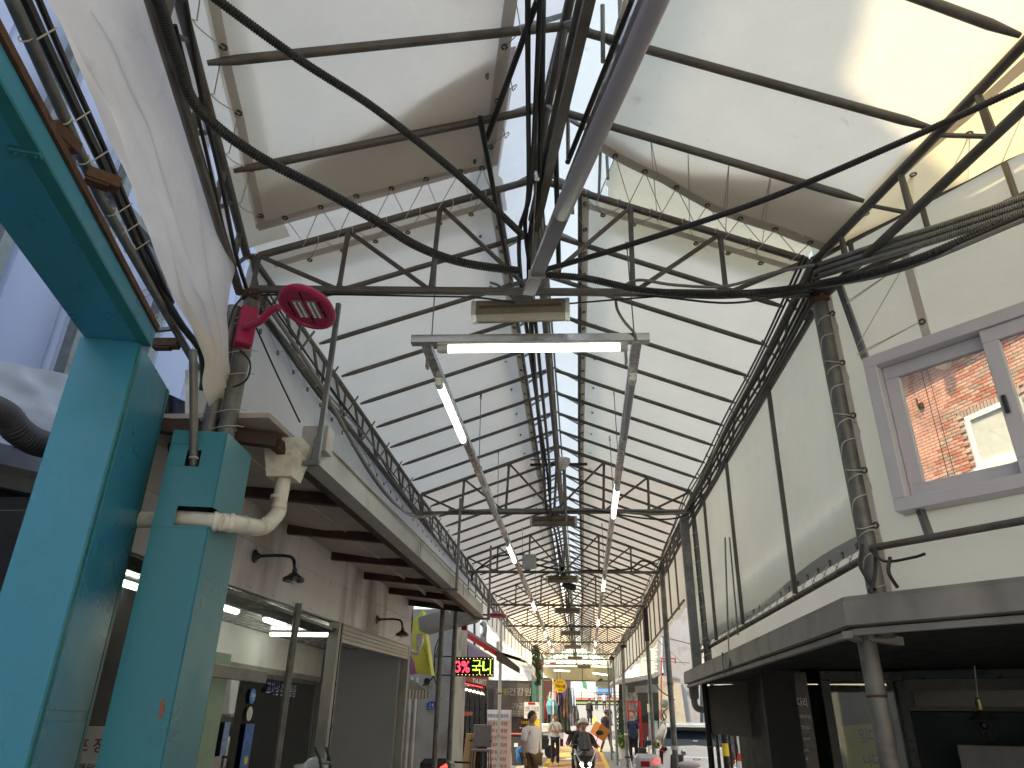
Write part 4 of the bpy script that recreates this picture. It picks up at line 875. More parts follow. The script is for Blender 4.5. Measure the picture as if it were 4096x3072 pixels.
# ---------------- draped canvas hanging from the bent eave ----------------
EA = [P(700, -160, z=4.18), P(690, 0, z=4.18), P(740, 200, z=4.16), P(790, 400, z=4.13), P(835, 620, z=4.1), P(880, 800, z=4.05), P(925, 950, z=4.0), P(948, 1060, z=3.95), P(935, 1150, z=3.85), P(915, 1300, z=3.62), P(905, 1450, z=3.42), P(904, 1590, z=3.25)]
EB = [P(100, -160, z=3.62), P(180, 0, z=3.62), P(290, 230, z=3.62), P(390, 450, z=3.6), P(470, 650, z=3.6), P(560, 850, z=3.6), P(630, 1000, z=3.58), P(700, 1170, z=3.52), P(765, 1300, z=3.42), P(830, 1420, z=3.33), P(830, 1500, z=3.26), P(870, 1575, z=3.22)]
CA, CB = curve(EA, 6), curve(EB, 6); nn = len(CA)
def drp(i, j):
    t = j * (nn - 1); k = min(int(t), nn - 2); f = t - k; a = CA[k].lerp(CA[k + 1], f); b = CB[k].lerp(CB[k + 1], f); p = a.lerp(b, i)
    am = .018 + .04 * max(0, j - .55) * 2
    p.z -= .1 * math.sin(math.pi * i) * (1 - .6 * j); ph = nz(i * 2.2 + 5, j * 1.2, 0, 2.0) * 1.0
    fold = math.sin(i * 17 + 3 * math.sin(j * 5) + ph * 4) * am * (.5 + j); p.z += fold * .7; p.x += fold * .5
    p.z += .02 * nz(i * 5 + 3, j * 11, 4); return p
dr = MB().grid(drp, 70, 150).build('draped_canvas', M['drape'], None, True, angle=180, loc=tuple(drp(0, .5))); props(dr, 'loose pinkish white canvas drape hanging from the left eave down past the red lamp', 'draped canvas')
o = MB().grid(lambda i, j: P(740 + 130 * i, 1480 + 260 * j, y=3.7 + .06 * math.sin(i * 9 + j * 4)) , 12, 14).build('crumpled_canvas', M['drape'], None, True, angle=180, loc=tuple(P(800, 1550, y=3.7))); props(o, 'crumpled end of white canvas stuffed beside the pipe posts', 'canvas')
m = MB(); m.grid(lambda i, j: P(640 + 220 * i + 40 * math.sin(j * 3), 1560 + 800 * j + 100 * i, y=3.95 + .1 * math.sin(i * 8 + j * 9) + .05 * nz(i * 6, j * 9)), 22, 40)
o = m.build('black_tarp', mat('black_tarp', (.022, .024, .035), .45, 0, .4, 7), None, True, angle=180, loc=tuple(P(700, 1700, y=3.95))); props(o, 'crumpled black tarp bundle wedged between the two turquoise posts', 'tarp')
# ---------------- red street lamp ----------------
rl = thing('street_lamp', 'red street lamp with an oval LED head on the left pipe post', 'street lamp', (-1.93, 3.55, 3.7))
bx0, bx1 = P(985, 1215, y=3.53), P(925, 1380, y=3.53)
ctr = (P(1000, 1215, y=3.53) + P(950, 1390, y=3.53)) / 2
MB().box(ctr + V((0, .03, 0)), (.1, .1, .25), Matrix.Rotation(.6, 3, 'Z')).build('mounting_box', M['red'], rl, bevel=.006)
hc = P(1230, 1228, y=3.3); hdir = (hc - ctr).normalized()
arm = curve([ctr + V((.03, -.03, -.03)), P(1040, 1285, y=3.43), P(1080, 1245, y=3.38), P(1115, 1230, y=3.36)], 6)
MB().tube(arm, [.022] * len(arm), 14).build('arm', M['red'], rl, True)
tilt = Matrix.Rotation(-.1, 3, 'X') @ Matrix.Rotation(.1, 3, 'Y')
def hd(x, y, z): return hc + tilt @ V((x, y, z))
n = 40; prof = [(.0, .035), (.6, .035), (.9, .022), (1.0, .0), (1.0, -.012), (.93, -.022), (.82, -.022), (.8, -.012), (0, -.012)]
vs = [hd(.155 * r * math.cos(2 * math.pi * k / n), .2 * r * math.sin(2 * math.pi * k / n), z) for r, z in prof for k in range(n)]
MB().add(vs, [(i * n + k, i * n + (k + 1) % n, (i + 1) * n + (k + 1) % n, (i + 1) * n + k) for i in range(len(prof) - 1) for k in range(n)]).build('lamp_head', M['red'], rl, True, angle=30)
for dx, dy in ((-.035, .0), (.045, .0)):
    lm = MB().box(hd(dx, dy, -.016), (.055, .15, .008), tilt).build('led_module', mat('led_plate', (.3, .3, .3), .35, .3), rl, bevel=.002)
    mm = MB()
    for i in range(7):
        for j in (-1, 1): mm.ball(hd(dx + j * .014, dy - .06 + .02 * i, -.022), .007, 8, 5)
    mm.build('lens', mat('led_lens', (.7, .7, .68), .15, 0, .1), lm, True)
for dx, dy in ((-.09, .04), (-.09, -.03), (.09, .04), (.09, -.04), (0, .11), (.005, -.115)): MB().box(hd(dx, dy, -.0155), (.007, .06, .006), tilt).build('slot', M['black'], rl)
MB().tube(curve([P(960, 1400, y=3.55), P(1000, 1450, y=3.55), P(985, 1520, y=3.56), P(920, 1552, y=3.58), P(880, 1560, y=3.6)], 6), .006, 8).build('cable', M['cable'], rl, True)
MB().tube(curve([P(880, 1450, y=3.56), P(905, 1330, y=3.56), P(950, 1210, y=3.54), P(1050, 1170, y=3.5), P(1300, 1175, y=3.55)], 6), .006, 8).build('cable', M['cable'], rl, True)
# ---------------- shop with awning on the left ----------------
sh = thing('corner_shop', 'left shop with a stained pinkish grey fascia, glazed front and recessed bright ceiling', 'shop', (-2.6, 7, 0))
SX = -2.6; Y1 = 11.6
fz0 = lambda y: 2.445 + (y - 5.3) * .0213
fz1 = lambda y: fz0(y) + .68
ysp = [3.9, 6.6, 9.1, Y1]
for i in range(3):
    a, b = ysp[i], ysp[i + 1] - .006
    MB().prism([(SX, a, fz0(a) + .38), (SX, b, fz0(b) + .38), (SX, b, fz1(b)), (SX, a, fz1(a))], (-.06, 0, 0)).build('fascia_panel', M['fascia'], sh)
    MB().prism([(SX + .004, a, fz0(a)), (SX + .004, b, fz0(b)), (SX + .004, b, fz0(b) + .375), (SX + .004, a, fz0(a) + .375)], (-.06, 0, 0)).build('fascia_panel', M['fascia'], sh)
m = MB()
for i in range(16):
    for dz in (.03, .35, .62): y = 4.2 + .48 * i; m.ball((SX + .006, y, fz0(y) + dz), .005, 6, 4)
m.build('rivets', M['rust'], sh)
MB().prism([(SX, Y1, 0), (SX, Y1 + .12, 0), (SX, Y1 + .12, 3.3), (SX, Y1, 3.3)], (-.15, 0, 0)).build('corner_post', M['darkf'], sh)
# awning soffit, joists, gutter
GA, GB = V((-1.731, 4.242, 3.0)), V((-1.55, 11.47, 3.0)); OA, OB = P(1254, 1839, z=3.0), P(1954, 2473, z=3.0)
aw = thing('awning', 'sheet roof awning with brown joists and a long grey gutter over the left shop', 'awning', (-1.7, 4.3, 3))
WA, WB = V((SX - .05, 3.6, 2.99)), V((SX - .05, 11.6, 3.15))
MB().prism([GA + V((-.0, -.6, .1)), GB + V((0, 0, .1)), WB + V((0, 0, .1)), WA + V((0, 0, .1))], (0, 0, .03)).build('roof_sheet', M['soffit'], aw)
for f in (-.05, .13, .3, .46, .62, .78, .94):
    a = GA.lerp(GB, f) + V((0, 0, .04)); b = WA.lerp(WB, f + .03) + V((0, .0, .055)); MB().bar(a, b, .06, .08).build('joist', M['joist'], aw)
MB().bar(GA + V((-.03, -.4, .02)), GB + V((-.03, .05, .02)), .05, .07).build('edge_beam', M['joist'], aw)
MB().prism([GA, OA, OA + Z * .155, GA + Z * .155], GB - GA).build('gutter', M['gutterw'], aw)
MB().bar(OA + V((.004, 0, .16)), OB + V((.004, 0, .16)), .02, .012).build('gutter_lip', M['gutterw'], aw)
for f in (.38, .7): q = OA.lerp(OB, f); MB().box(q + V((.001, 0, .075)), (.006, .012, .165)).build('gutter_seam', M['gutter'], aw)
for (ua, va, ub, vb, f) in ((1320, 1290, 1245, 1838, .0), (1792, 1810, 1790, 2300, .62), (1975, 2100, 1950, 2470, .98)):
    q = OA.lerp(OB, f); o = thing('hanger_bar', ('nearest', 'middle', 'farthest')[(f > .3) + (f > .8)] + ' square steel hanger bar between the left roof and the shop gutter', 'hanger bar', tuple(q))
    MB().bar(q + V((.03, -.02, -.03)), q + V((.03, -.02, 1.1 + (0 if f else .02))), .032, .032).build('bar', M['galv'], o, bevel=.003); MB().bar(q + V((-.2, -.02, -.03)), q + V((.05, -.02, -.03)), .03, .03).build('foot', M['galv'], o)
MB().box(OA.lerp(GA, .5) + V((.03, .03, .16)), (.17, .13, .17)).build('gutter_box', M['gutterw'], aw, bevel=.003)
# hopper and downpipe
hp = thing('downpipe', 'stained white hopper and elbowed rain pipe running into the turquoise post', 'downpipe', (-1.73, 4.05, 2.9))
hq = P(1148, 1832, y=4.05)
MB().lathe([(.11, -.14), (.145, 0), (.145, .015), (.16, .03), (.175, .05), (.175, .09)], hq + V((0, 0, .0)), n=4).build('hopper', M['dirtywhite'], hp)
e1, e2 = P(1112, 2050, y=4.05), P(1050, 2108, y=3.82)
MB().tube([hq + V((0, 0, -.12)), e1 + V((0, 0, .03))], .044, 18).build('pipe', M['dirtywhite'], hp, True)
MB().tube(curve([e1 + V((0, 0, .05)), e1 + V((-.005, 0, -.01)), e2, P(960, 2098, y=3.52), P(880, 2088, y=3.41)], 6), .046, 18).build('elbow', M['dirtywhite'], hp, True)
MB().tube([P(890, 2088, y=3.41), P(720, 2075, y=3.41), P(520, 2080, y=3.5)], .042, 18).build('pipe', M['dirtywhite'], hp, True)
for (u, v, y) in ((1115, 1990, 4.05), (1050, 2105, 3.82), (975, 2100, 3.55), (925, 2092, 3.45), (860, 2086, 3.41)):
    c = P(u, v, y=y); MB().lathe([(.046, -.012), (.05, -.01), (.05, .01), (.046, .012)], c, (0, 0, 1) if u > 1100 else (1, .6, 0), 18).build('collar', M['dirtywhite'], hp, True)
# gooseneck wall lamps
for (u, v, u2, v2, ue, ve, l_) in ((1020, 2205, 1160, 2250, 1160, 2330, 'black gooseneck wall lamp on the fascia nearer the turquoise post'), (1508, 2458, 1605, 2490, 1600, 2540, 'black gooseneck wall lamp at the far end of the fascia')):
    a = P(u, v + 20, x=SX + .01); k = 1.0
    o = thing('wall_lamp', l_, 'wall lamp', tuple(a), 'gooseneck lamps on the shop fascia')
    MB().lathe([(.055, 0), (.05, .012), (.03, .02), (.015, .05)], a, (1, 0, 0), 16).build('wall_plate', M['darkf'], o, True)
    e = a + V((.36, 0, -.02)); MB().tube(curve([a, a + V((.22, 0, .005)), a + V((.32, 0, -.02)), a + V((.35, 0, -.12))], 6), .013, 10).build('arm', M['darkf'], o, True)
    MB().lathe([(.018, -.1), (.02, -.13), (.075, -.17), (.085, -.175), (.085, -.2), (.06, -.2)], a + V((.35, 0, 0)), n=18).build('lamp_shade', M['darkf'], o, True); MB().ball(a + V((.35, 0, -.195)), .03, 10, 6).build('bulb', M['white'], o, True)
# front opening: frames, shutter box, mullions
SB0, SB1 = 8.15, 11.5
MB().prism([(SX + .01, SB0, fz0(SB0) - .2), (SX + .01, SB1, fz0(SB1) - .2), (SX + .01, SB1, fz0(SB1) - .005), (SX + .01, SB0, fz0(SB0) - .005)], (-.12, 0, 0)).build('shutter_box', mat('shutter_steel', (.32, .31, .31), .4, .4, .1, 5), sh)
for i in range(4): z = -.02 - .045 * i; MB().bar((SX + .016, SB0, fz0(SB0) + z), (SX + .016, SB1, fz0(SB1) + z), .008, .012).build('shutter_rib', M['gutter'], sh)
for y, w_, mt_ in ((7.98, .09, 'gutter'), (8.1, .04, 'darkf'), (11.52, .07, 'gutter')): MB().bb((SX - .1, y, 0), (SX + .015, y + w_, fz0(y) - .003)).build('door_jamb', M[mt_], sh, bevel=.003)
pq = P(1190, 2447, x=SX + .1); o = thing('leaning_pole', 'brownish steel pole standing before the shop glass', 'pole', (pq.x, pq.y, 0)); MB().tube([(pq.x, pq.y, 0), (pq.x, pq.y, 2.48)], .032, 12).build('pipe', M['post'], o, True)
MB().bb((SX - .3, 3.8, 2.4), (SX - .02, 8.0, 2.43)).build('head_rail', M['darkf'], sh)
# recess inside: ceiling slats, inner walls, inner glazed front
IX = -3.9
nsl = 24
for i in range(nsl):
    x0 = IX - .05 + (SX - .1 - IX) * i / nsl; MB().bb((x0, 3.5, 2.50 + (.003 if i % 2 else 0)), (x0 + .052, 11.38, 2.53)).build('ceiling_slat', mat('ceiling_white', (.3, .3, .31), .25, 0, .1) if i == 0 else bpy.data.materials['ceiling_white'], sh)
MB().bb((IX - .02, 3.5, 2.1), (IX + .02, 11.38, 2.495)).build('inner_band', M['whitewall'], sh)
MB().bb((IX - .03, 3.5, 2.03), (IX + .05, 11.3, 2.1)).build('inner_sill', M['gutter'], sh)
MB().bb((-3.86, 11.4, 0), (SX - .1, 11.46, 2.52)).build('end_wall', mat('end_wall_grey', (.3, .3, .32), .7, 0, .04, 1.5, dirt=(.22, .21, .21), damt=.4, dscale=1), sh)
MB().bb((-6.5, 3.5, 0), (-6.4, 11.4, 2.5)).build('room_back', mat('room_back', (.2, .2, .22), .8), sh)
MB().bb((-6.5, 11.48, 0), (-2.7, 11.56, 3.2)).build('side_wall', M['plaster'], sh)
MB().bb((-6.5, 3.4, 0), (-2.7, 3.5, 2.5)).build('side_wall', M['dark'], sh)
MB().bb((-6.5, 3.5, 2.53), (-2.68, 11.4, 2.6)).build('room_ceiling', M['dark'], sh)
for i, (y0, y1) in enumerate(((3.6, 5.4), (5.45, 6.6), (6.65, 8.1), (8.15, 11.3))):
    m = MB()
    for a, b in ((y0, y0 + .05), (y1 - .05, y1)): m.bb((IX - .025, a, 0), (IX + .025, b, 2.03))
    m.bb((IX - .025, y0 + .05, 1.98), (IX + .025, y1 - .05, 2.03)); f_ = m.build('window_frame', M['galv'], sh)
    MB().bb((IX - .004, y0 + .05, 0), (IX + .004, y1 - .05, 1.98)).build('pane', M['paned'], f_)
RG, RU = V((0, 1, 0)), Z
gl = bpy.data.objects['window_frame.003'] if 'window_frame.003' in bpy.data.objects else sh
tcx = P(1125, 2755, x=IX + .03)
text('교자상·혼수용품', M['inkblue'], gl, tcx, RG, RU, .15, 1.0, .012); text('교자상·혼수용품', M['signwhite'], gl, tcx + V((0, .012, -.008)), RG, RU, .155, 1.02, .008)
sp = P(1010, 2785, x=IX + .03); st_ = MB().lathe([(.085, 0), (.085, .004)], sp, (1, 0, 0), 10).build('round_sticker', M['blue'], gl)
text('Star', M['signwhite'], st_, sp + V((.01, 0, .015)), RG, RU, .05, .1); text('Shop', M['signwhite'], st_, sp + V((.01, 0, -.035)), RG, RU, .03, .06)
MB().lathe([(.08, 0), (.08, .004)], sp + V((0, -.01, -.19)), (1, 0, 0), 10).build('round_sticker', M['white'], gl)
def glass_poster(u, v, w_, h_, mt_, label):
    c = P(u, v, x=IX + .035); return MB().bb((c.x, c.y - w_ / 2, c.z - h_ / 2), (c.x + .004, c.y + w_ / 2, c.z + h_ / 2)).build('glass_poster', mt_, sh, label=label)
glass_poster(900, 2955, .13, .33, mat('poster_blue', (.16, .27, .5), .5, 0, .5, 25), 'blue and white narrow poster')
glass_poster(985, 3000, .24, .55, mat('poster_deep', (.04, .14, .42), .5, 0, .5, 9), 'deep blue poster on the door')
o = glass_poster(855, 3060, .3, .16, mat('poster_grey', (.3, .3, .3), .5, 0, .3, 30), 'small notice')
oy = MB().lathe([(.045, 0), (.045, .004)], P(983, 3042, x=IX + .04), (1, 0, 0), 12).build('round_sticker', M['yellow'], sh)
gb = P(868, 2850, x=IX + .5); o = MB().bb((gb.x - .02, gb.y - .22, 0), (gb.x, gb.y + .1, 2.1)).build('green_banner', mat('mint_banner', (.3, .42, .33), .7), None, loc=(gb.x, gb.y, 1)); props(o, 'pale mint green standing banner inside the left shop', 'banner')
db = P(800, 2700, x=-3.0); o = thing('door_closer_rail', 'dark horizontal rail over the shop door with a wind chime', 'rail', tuple(db))
MB().bb((-3.2, P(850, 2700, x=-3.2).y - .6, P(960, 2700, x=-3.2).z - .05), (-3.15, P(1050, 2700, x=-3.2).y, P(960, 2700, x=-3.2).z + .06)).build('rail', M['galv'], o, bevel=.003)
ch = P(975, 2720, x=-3.15); MB().tube([ch + V((0, 0, 0)), ch + V((0, 0, -.08))], .003, 5).build('chime_cord', M['black'], o)
for d_ in (-.03, 0, .03): MB().ball(ch + V((0, d_, -.1 - abs(d_) * -.6)), .016, 8, 6).build('bell', M['darkf'], o, True)
# ceiling tubes inside the shop
def ceil_tube(y, x, L, ax, label):
    o = thing('ceiling_tube', label, 'ceiling light', (x, y, 2.49)); d = V((1, 0, 0)) if ax == 'x' else V((0, 1, 0)); c = V((x, y, 2.465))
    MB().box(c + V((0, 0, .025)), (L if ax == 'x' else .07, .07 if ax == 'x' else L, .02)).build('base', M['white'], o); MB().tube([c - d * L / 2, c - d * (L / 2 - .02), c + d * (L / 2 - .02), c + d * L / 2], [.012, .028, .028, .012], 10).build('tube', M['on'], o, True)
q1 = P(1100, 2487, z=2.47); q2 = P(1240, 2535, z=2.47); q3 = P(905, 2430, z=2.47)
ceil_tube(q1.y, q1.x, .55, 'y', 'short lit tube on the shop ceiling left of the brownish pole'); ceil_tube(q2.y, q2.x, 1.0, 'x', 'farther lit tube across the shop ceiling behind the pole'); ceil_tube(q3.y, q3.x, .5, 'y', 'lit tube on the shop ceiling half hidden by the second turquoise post'); 
q4 = P(500, 2330, z=2.47); ceil_tube(q4.y, q4.x, .5, 'y', 'lit ceiling tube visible between the two turquoise posts')
# stuff seen between the teal posts: sale banner
sb = P(360, 2995, y=4.9); o = MB().bb((sb.x - .3, 4.9, sb.z - .5), (sb.x + .25, 4.91, sb.z + .13)).build('sale_banner', M['signwhite'], None, bevel=.003, loc=tuple(sb)); props(o, 'white sale banner with red letters between the turquoise posts', 'banner')
text('점포 정리', mat('banner_red', (.4, .02, .08), .6), o, sb + V((-.0, -.001, .02)), (1, 0, 0), Z, .085, .36); text('그동안 성원에 감사드립니다', M['ink'], o, sb + V((0, -.001, -.1)), (1, 0, 0), Z, .035, .36)
# ---------------- lighting rails, tubes, ceiling units ----------------
lr = thing('light_rail_frame', 'long U shaped frame of bright metal channels hung along the middle of the street', 'light rail', (-.27, 4, 3.75))
XL, XR_ = -.93, .42
def xrail(sd, y): return (XL + (y - 4) * .005) if sd < 0 else (XR_ + (y - 4) * .007)
MB().bar((-1.02, 3.97, 3.76), (.50, 4.03, 3.76), .06, .055).build('channel', M['bright'], lr, bevel=.002)
for sd in (-1, 1):
    for i in range(11):
        y0, y1 = 4.02 + 2.53 * i, 4.02 + 2.53 * (i + 1) - .02
        MB().bar((xrail(sd, y0), y0, 3.745), (xrail(sd, y1), y1, 3.745), .062, .045).build('channel', M['bright' if i % 3 else 'chan'], lr, bevel=.002)
        MB().box((xrail(sd, y1), y1 + .01, 3.744), (.075, .04, .055)).build('joint_clip', M['chan'], lr)
        for dy in (.35, .45, .55): MB().lathe([(.006, 0), (.006, .003)], (xrail(sd, y1 - dy), y1 - dy, 3.718), n=6).build('hole', M['black'], lr)
for sd, y in ((-1, 4.15), (-1, 6.6), (-1, 8.3), (-1, 12.2), (-1, 16), (-1, 20), (-1, 24), (1, 4.15), (1, 6.6), (1, 7.9), (1, 12), (1, 15.6), (1, 19.4), (1, 23)):
    x = xrail(sd, y); s_ = 1 - (abs(x - xc(y)) / abs((xl(y) if sd < 0 else xr(y)) - xc(y))); zt = ZE + (ZR - ZE) * s_
    MB().tube([(x, y, 3.77), (x - .01, y + .02, zt)], .0045, 6).build('hanger_rod', M['galv'], lr, True); MB().box((x - .01, y + .02, zt - .02), (.02, .02, .06)).build('rod_clamp', M['chan'], lr)
for x, y in ((-.93, 4.3), (.42, 4.3)):
    MB().box((x - .05, y, 3.77), (.018, .05, .09)).build('rod_clamp', M['chan'], lr)
tubes = 'tube lights mounted under the hanging rail'
def tube_light(a, b, lit, label, mount=True):
    a, b = V(a), V(b); d = (b - a).normalized(); o = thing('tube_light', label, 'tube light', tuple(a), tubes)
    MB().bar(a, b, .05, .014).build('base', M['white'], o)
    c = V((0, 0, -.028)); MB().tube([a + c + d * .07, b + c - d * .05], .024, 12).build('tube', M['on'] if lit else M['tubeoff'], o, True)
    for p, q in ((a, a + d * .07), (b - d * .05, b)): MB().tube([p + c, p + c + (q - p) * .3, q + c], [.022, .028, .028], 12).build('end_cap', M['white'], o, True)
    return o
tube_light((-.85, 3.985, 3.728), (.36, 4.03, 3.728), True, 'nearest lit tube, lying crosswise under the front of the hanging frame')
ordn = ['first', 'second', 'third', 'fourth', 'fifth', 'sixth', 'seventh', 'eighth', 'ninth', 'tenth', 'eleventh']
for sd in (-1, 1):
    for k in range(11):
        y = 4.45 + 2.53 * k; lit = (k in (0, 2, 4, 6, 7, 8, 9, 10)) if sd < 0 else (k in (1, 3, 5, 7, 8, 9, 10))
        x0, x1 = xrail(sd, y), xrail(sd, y + 1.2)
        tube_light((x0, y, 3.716), (x1, y + 1.2, 3.716), lit, '%s tube from the camera on the %s rail, %s' % (ordn[k], 'left' if sd < 0 else 'right', 'lit' if lit else 'switched off'))
tube_light(P(2210, 2678, y=33), P(2283, 2682, y=33), True, 'lit tube hanging crosswise at the far end on the left'); tube_light(P(2365, 2688, y=33), P(2435, 2698, y=33), True, 'lit tube hanging crosswise at the far end on the right')
# long unlit linear lamp of the front bay
fb = thing('linear_lamp', 'long unlit lilac tube lamp on a slim channel hanging overhead at the ridge', 'tube light', tuple(P(2300, 700, z=3.9)))
a0, b0 = P(2660, -90, z=3.9), P(2115, 1185, z=3.86)
fbd = (b0 - a0).normalized()
MB().bar(a0 + Z * .02, b0 + Z * .02, .075, .03).build('channel', M['purple'], fb, bevel=.003)
tend = P(2245, 845, z=3.87)
MB().tube([a0 - Z * .02 + fbd * .0, tend - Z * .02, tend - Z * .02 + fbd * .012], [.043, .043, .034], 16).build('tube', M['tubeoff'], fb, True)
MB().bar(a0 + V((-.05, -.012, .03)), P(2150, 1100, z=3.9) + V((-.03, -.01, .03)), .014, .03).build('bright_edge', M['bright'], fb)
for f in (.62, .9): q = a0.lerp(b0, f); MB().box(q + Z * .02, (.1, .02, .05)).build('clip', M['bright'], fb)
for u, v in ((2200, 935), (2175, 1010), (2135, 1110)): MB().lathe([(.006, 0), (.006, .004)], P(u, v, z=3.882), n=10).build('hole', M['bright'], fb)
MB().tube([P(2146, 720, z=4.4), P(2120, 1150, z=3.9)], .004, 6).build('hanger_rod', M['galv'], fb, True); MB().box(P(2148, 705, z=4.4), (.03, .03, .05)).build('rod_clamp', M['chan'], fb)
def ceil_unit(c, L, label):
    c = V(c); o = thing('ceiling_unit', label, 'ceiling unit', tuple(c), 'long beige units under the ridge'); h = L / 2
    pr = [(-.055, .06), (.055, .06), (.065, .03), (.06, -.045), (.0, -.06), (-.06, -.045), (-.065, .03)]
    MB().prism([(c.x - h + .03, c.y + a, c.z + b) for a, b in pr], (L - .06, 0, 0)).build('housing', M['beige'], o, bevel=.004)
    for s in (-1, 1): MB().prism([(c.x + s * h - (.03 if s > 0 else 0), c.y + a * 1.04, c.z + b * 1.04) for a, b in pr], (.03, 0, 0)).build('end_cap', M['white'] if L > .5 else M['beige'], o, bevel=.006)
    MB().box((c.x, c.y - .062, c.z + .005), (L - .1, .006, .02)).build('grille', mat('grille_strip', (.1, .075, .055), .8, 0, .5, 120) if 'grille_strip' not in bpy.data.materials else bpy.data.materials['grille_strip'], o)
    MB().box((c.x + .02, c.y, c.z + .1), (.12, .05, .07)).build('bracket', M['galv'], o)
    return o
for (u, v, y, w_, l_) in ((2083, 1247, 3.88, .62, 'nearest beige ceiling unit with white end caps under the first truss'), (2214, 2087, 9.0, .6, 'second beige ceiling unit under the second truss'), (2250, 2318, 13, .58, 'third ceiling unit, behind the white camera'), (2270, 2443, 17, .6, 'fourth ceiling unit, with an orange tinted underside'), (2283, 2533, 21, .6, 'fifth ceiling unit, light brown'), (2290, 2588, 25.4, .62, 'sixth ceiling unit, light brown'), (2300, 2632, 29.6, .6, 'seventh ceiling unit, dark against the end of the roof'), (2336, 2668, 32.6, .6, 'eighth ceiling unit, by the far valance')):
    ceil_unit(P(u, v, y=y), w_, l_)
# ---------------- cables ----------------
def hose(pts, r, label, mt=None, pitch=.012, n=10, parent=None):
    m = MB(); ribbed(m, pts, r, pitch, n); o = m.build('corrugated_hose', mt or M['cable'], None, True, loc=tuple(pts[0]), angle=60); return props(o, label, 'hose')
hose([P(560, -150, z=3.75), P(630, 0, z=3.8), P(700, 210, z=3.85), P(790, 430, z=3.87), P(1010, 610, z=3.88), P(1300, 765, z=3.87), P(1500, 880, z=3.86), P(1670, 985, z=3.85), P(1850, 1050, z=3.86), P(2080, 1085, z=3.9)], .026, 'thick black corrugated hose sweeping from the left eave to the ridge', pitch=.014)
hose([P(800, -60, z=4.1), P(870, 0, z=4.1), P(1200, 240, z=4.1), P(1480, 420, z=4.1), P(1720, 605, z=4.1), P(1900, 760, z=4.08), P(2090, 940, z=4.05)], .021, 'straight black corrugated hose tied under the near left rafters', pitch=.012)
hose([P(2180, 1080, z=3.9), P(2500, 985, z=3.92), P(3055, 800, z=3.98), P(3600, 570, z=4.0), P(4096, 345, z=4.02), P(4300, 250, z=4.02)], .018, 'black corrugated hose running from the ridge up to the right corner', pitch=.012)
hose([P(2180, 1100, z=3.9), P(2350, 1115, z=3.88), P(2600, 1165, z=3.86), P(2950, 1175, z=3.86), P(3250, 1140, z=3.88), P(3600, 1060, y=3.1), P(4000, 900, y=2.9), P(4300, 800, y=2.8)], .024, 'thick black corrugated hose along the right half of the first truss', pitch=.014)
for k in range(3):
    hose([P(3260, 1110 - k * 22, y=3.75), P(3500, 1035 - k * 25, y=3.4), P(3750, 960 - k * 26, y=3.15), P(4096, 845 - k * 27, y=2.9), P(4300, 770 - k * 28, y=2.8)], .019, ('lowest', 'middle', 'topmost')[k] + ' of three grey corrugated conduits clipped above the right canvas wall', M['galv'], .01, 10)
hose([P(1960, 1130, y=3.75), P(1990, 1140, y=3.75), P(2030, 1170, y=3.8), P(2070, 1215, y=3.85)], .009, 'small grey flexible conduit curling into the nearest ceiling unit', M['cablegrey'], .008, 8)
hose([P(2500, 1140, y=3.8), P(2560, 1120, y=3.75), P(2700, 1140, y=3.75), P(2900, 1145, y=3.75), P(3100, 1090, y=3.7), P(3260, 1060, y=3.6)], .011, 'grey flexible conduit along the right half of the first truss', M['cablegrey'], .01, 8)
hose([P(2462, 1190, y=3.9), P(2470, 1240, y=3.92), P(2500, 1290, y=3.95), P(2535, 1330, y=3.98), P(2545, 1365, y=4.0)], .010, 'grey flexible conduit dropping onto the right end of the hanging frame', M['cablegrey'], .009, 8)
def bundle(name, label, paths, rs, cat='cable bundle', smooth_n=8):
    o = thing(name, label, cat, tuple(paths[0][0]))
    for p, r in zip(paths, rs): MB().tube(curve(p, smooth_n), r, 7).build('cable', M['cable' if rnd.random() < .75 else 'cablegrey'], o, True)
    return o
base = [(-.03, .9, 4.44), (-.12, 2.2, 4.44), (-.2, 3.3, 4.42), (-.27, 3.65, 4.35), (-.27, 3.95, 4.1), (-.27, 5, 4.02), (-.29, 7.5, 4.05), (-.31, 8.9, 3.98), (-.27, 10.5, 4.1), (-.21, 12.9, 3.98), (-.2, 14.5, 4.12), (-.19, 16.9, 3.98), (-.18, 19, 4.1), (-.17, 21, 3.99), (-.15, 25.2, 4), (-.1, 32, 4)]
bundle('cable_bundle', 'heavy bundle of black cables running under the ridge for the whole street', [[V((x + .04 * math.sin(k * 2.1 + i * .7), y, z + .035 * math.cos(k * 1.7 + i * .9) - (.05 if i % 2 and i > 4 else 0) * (k % 3))) for i, (x, y, z) in enumerate(base)] for k in range(9)], [.018, .014, .014, .012, .012, .01, .01, .008, .008])
def along(sd, off, zs, amp, k): return [V(((xl(y) if sd < 0 else xr(y)) - sd * off + .015 * math.sin(k + y), y, zs + amp * math.sin(y * .9 + k) - .03 * (i % 2))) for i, y in enumerate([3.7 + 1.3 * j for j in range(20)])]
bundle('cable_bundle', 'tangle of grey and black cables along the right eave lattice', [along(1, .0 + .012 * k, 3.93 + .035 * k, .02, k * 1.3) for k in range(7)], [.013, .012, .011, .012, .009, .008, .008])
bundle('cable_bundle', 'cables strung along the left eave lattice', [along(-1, .0 + .01 * k, 3.9 + .03 * k, .025, k * 1.7) for k in range(4)], [.016, .008, .008, .006])
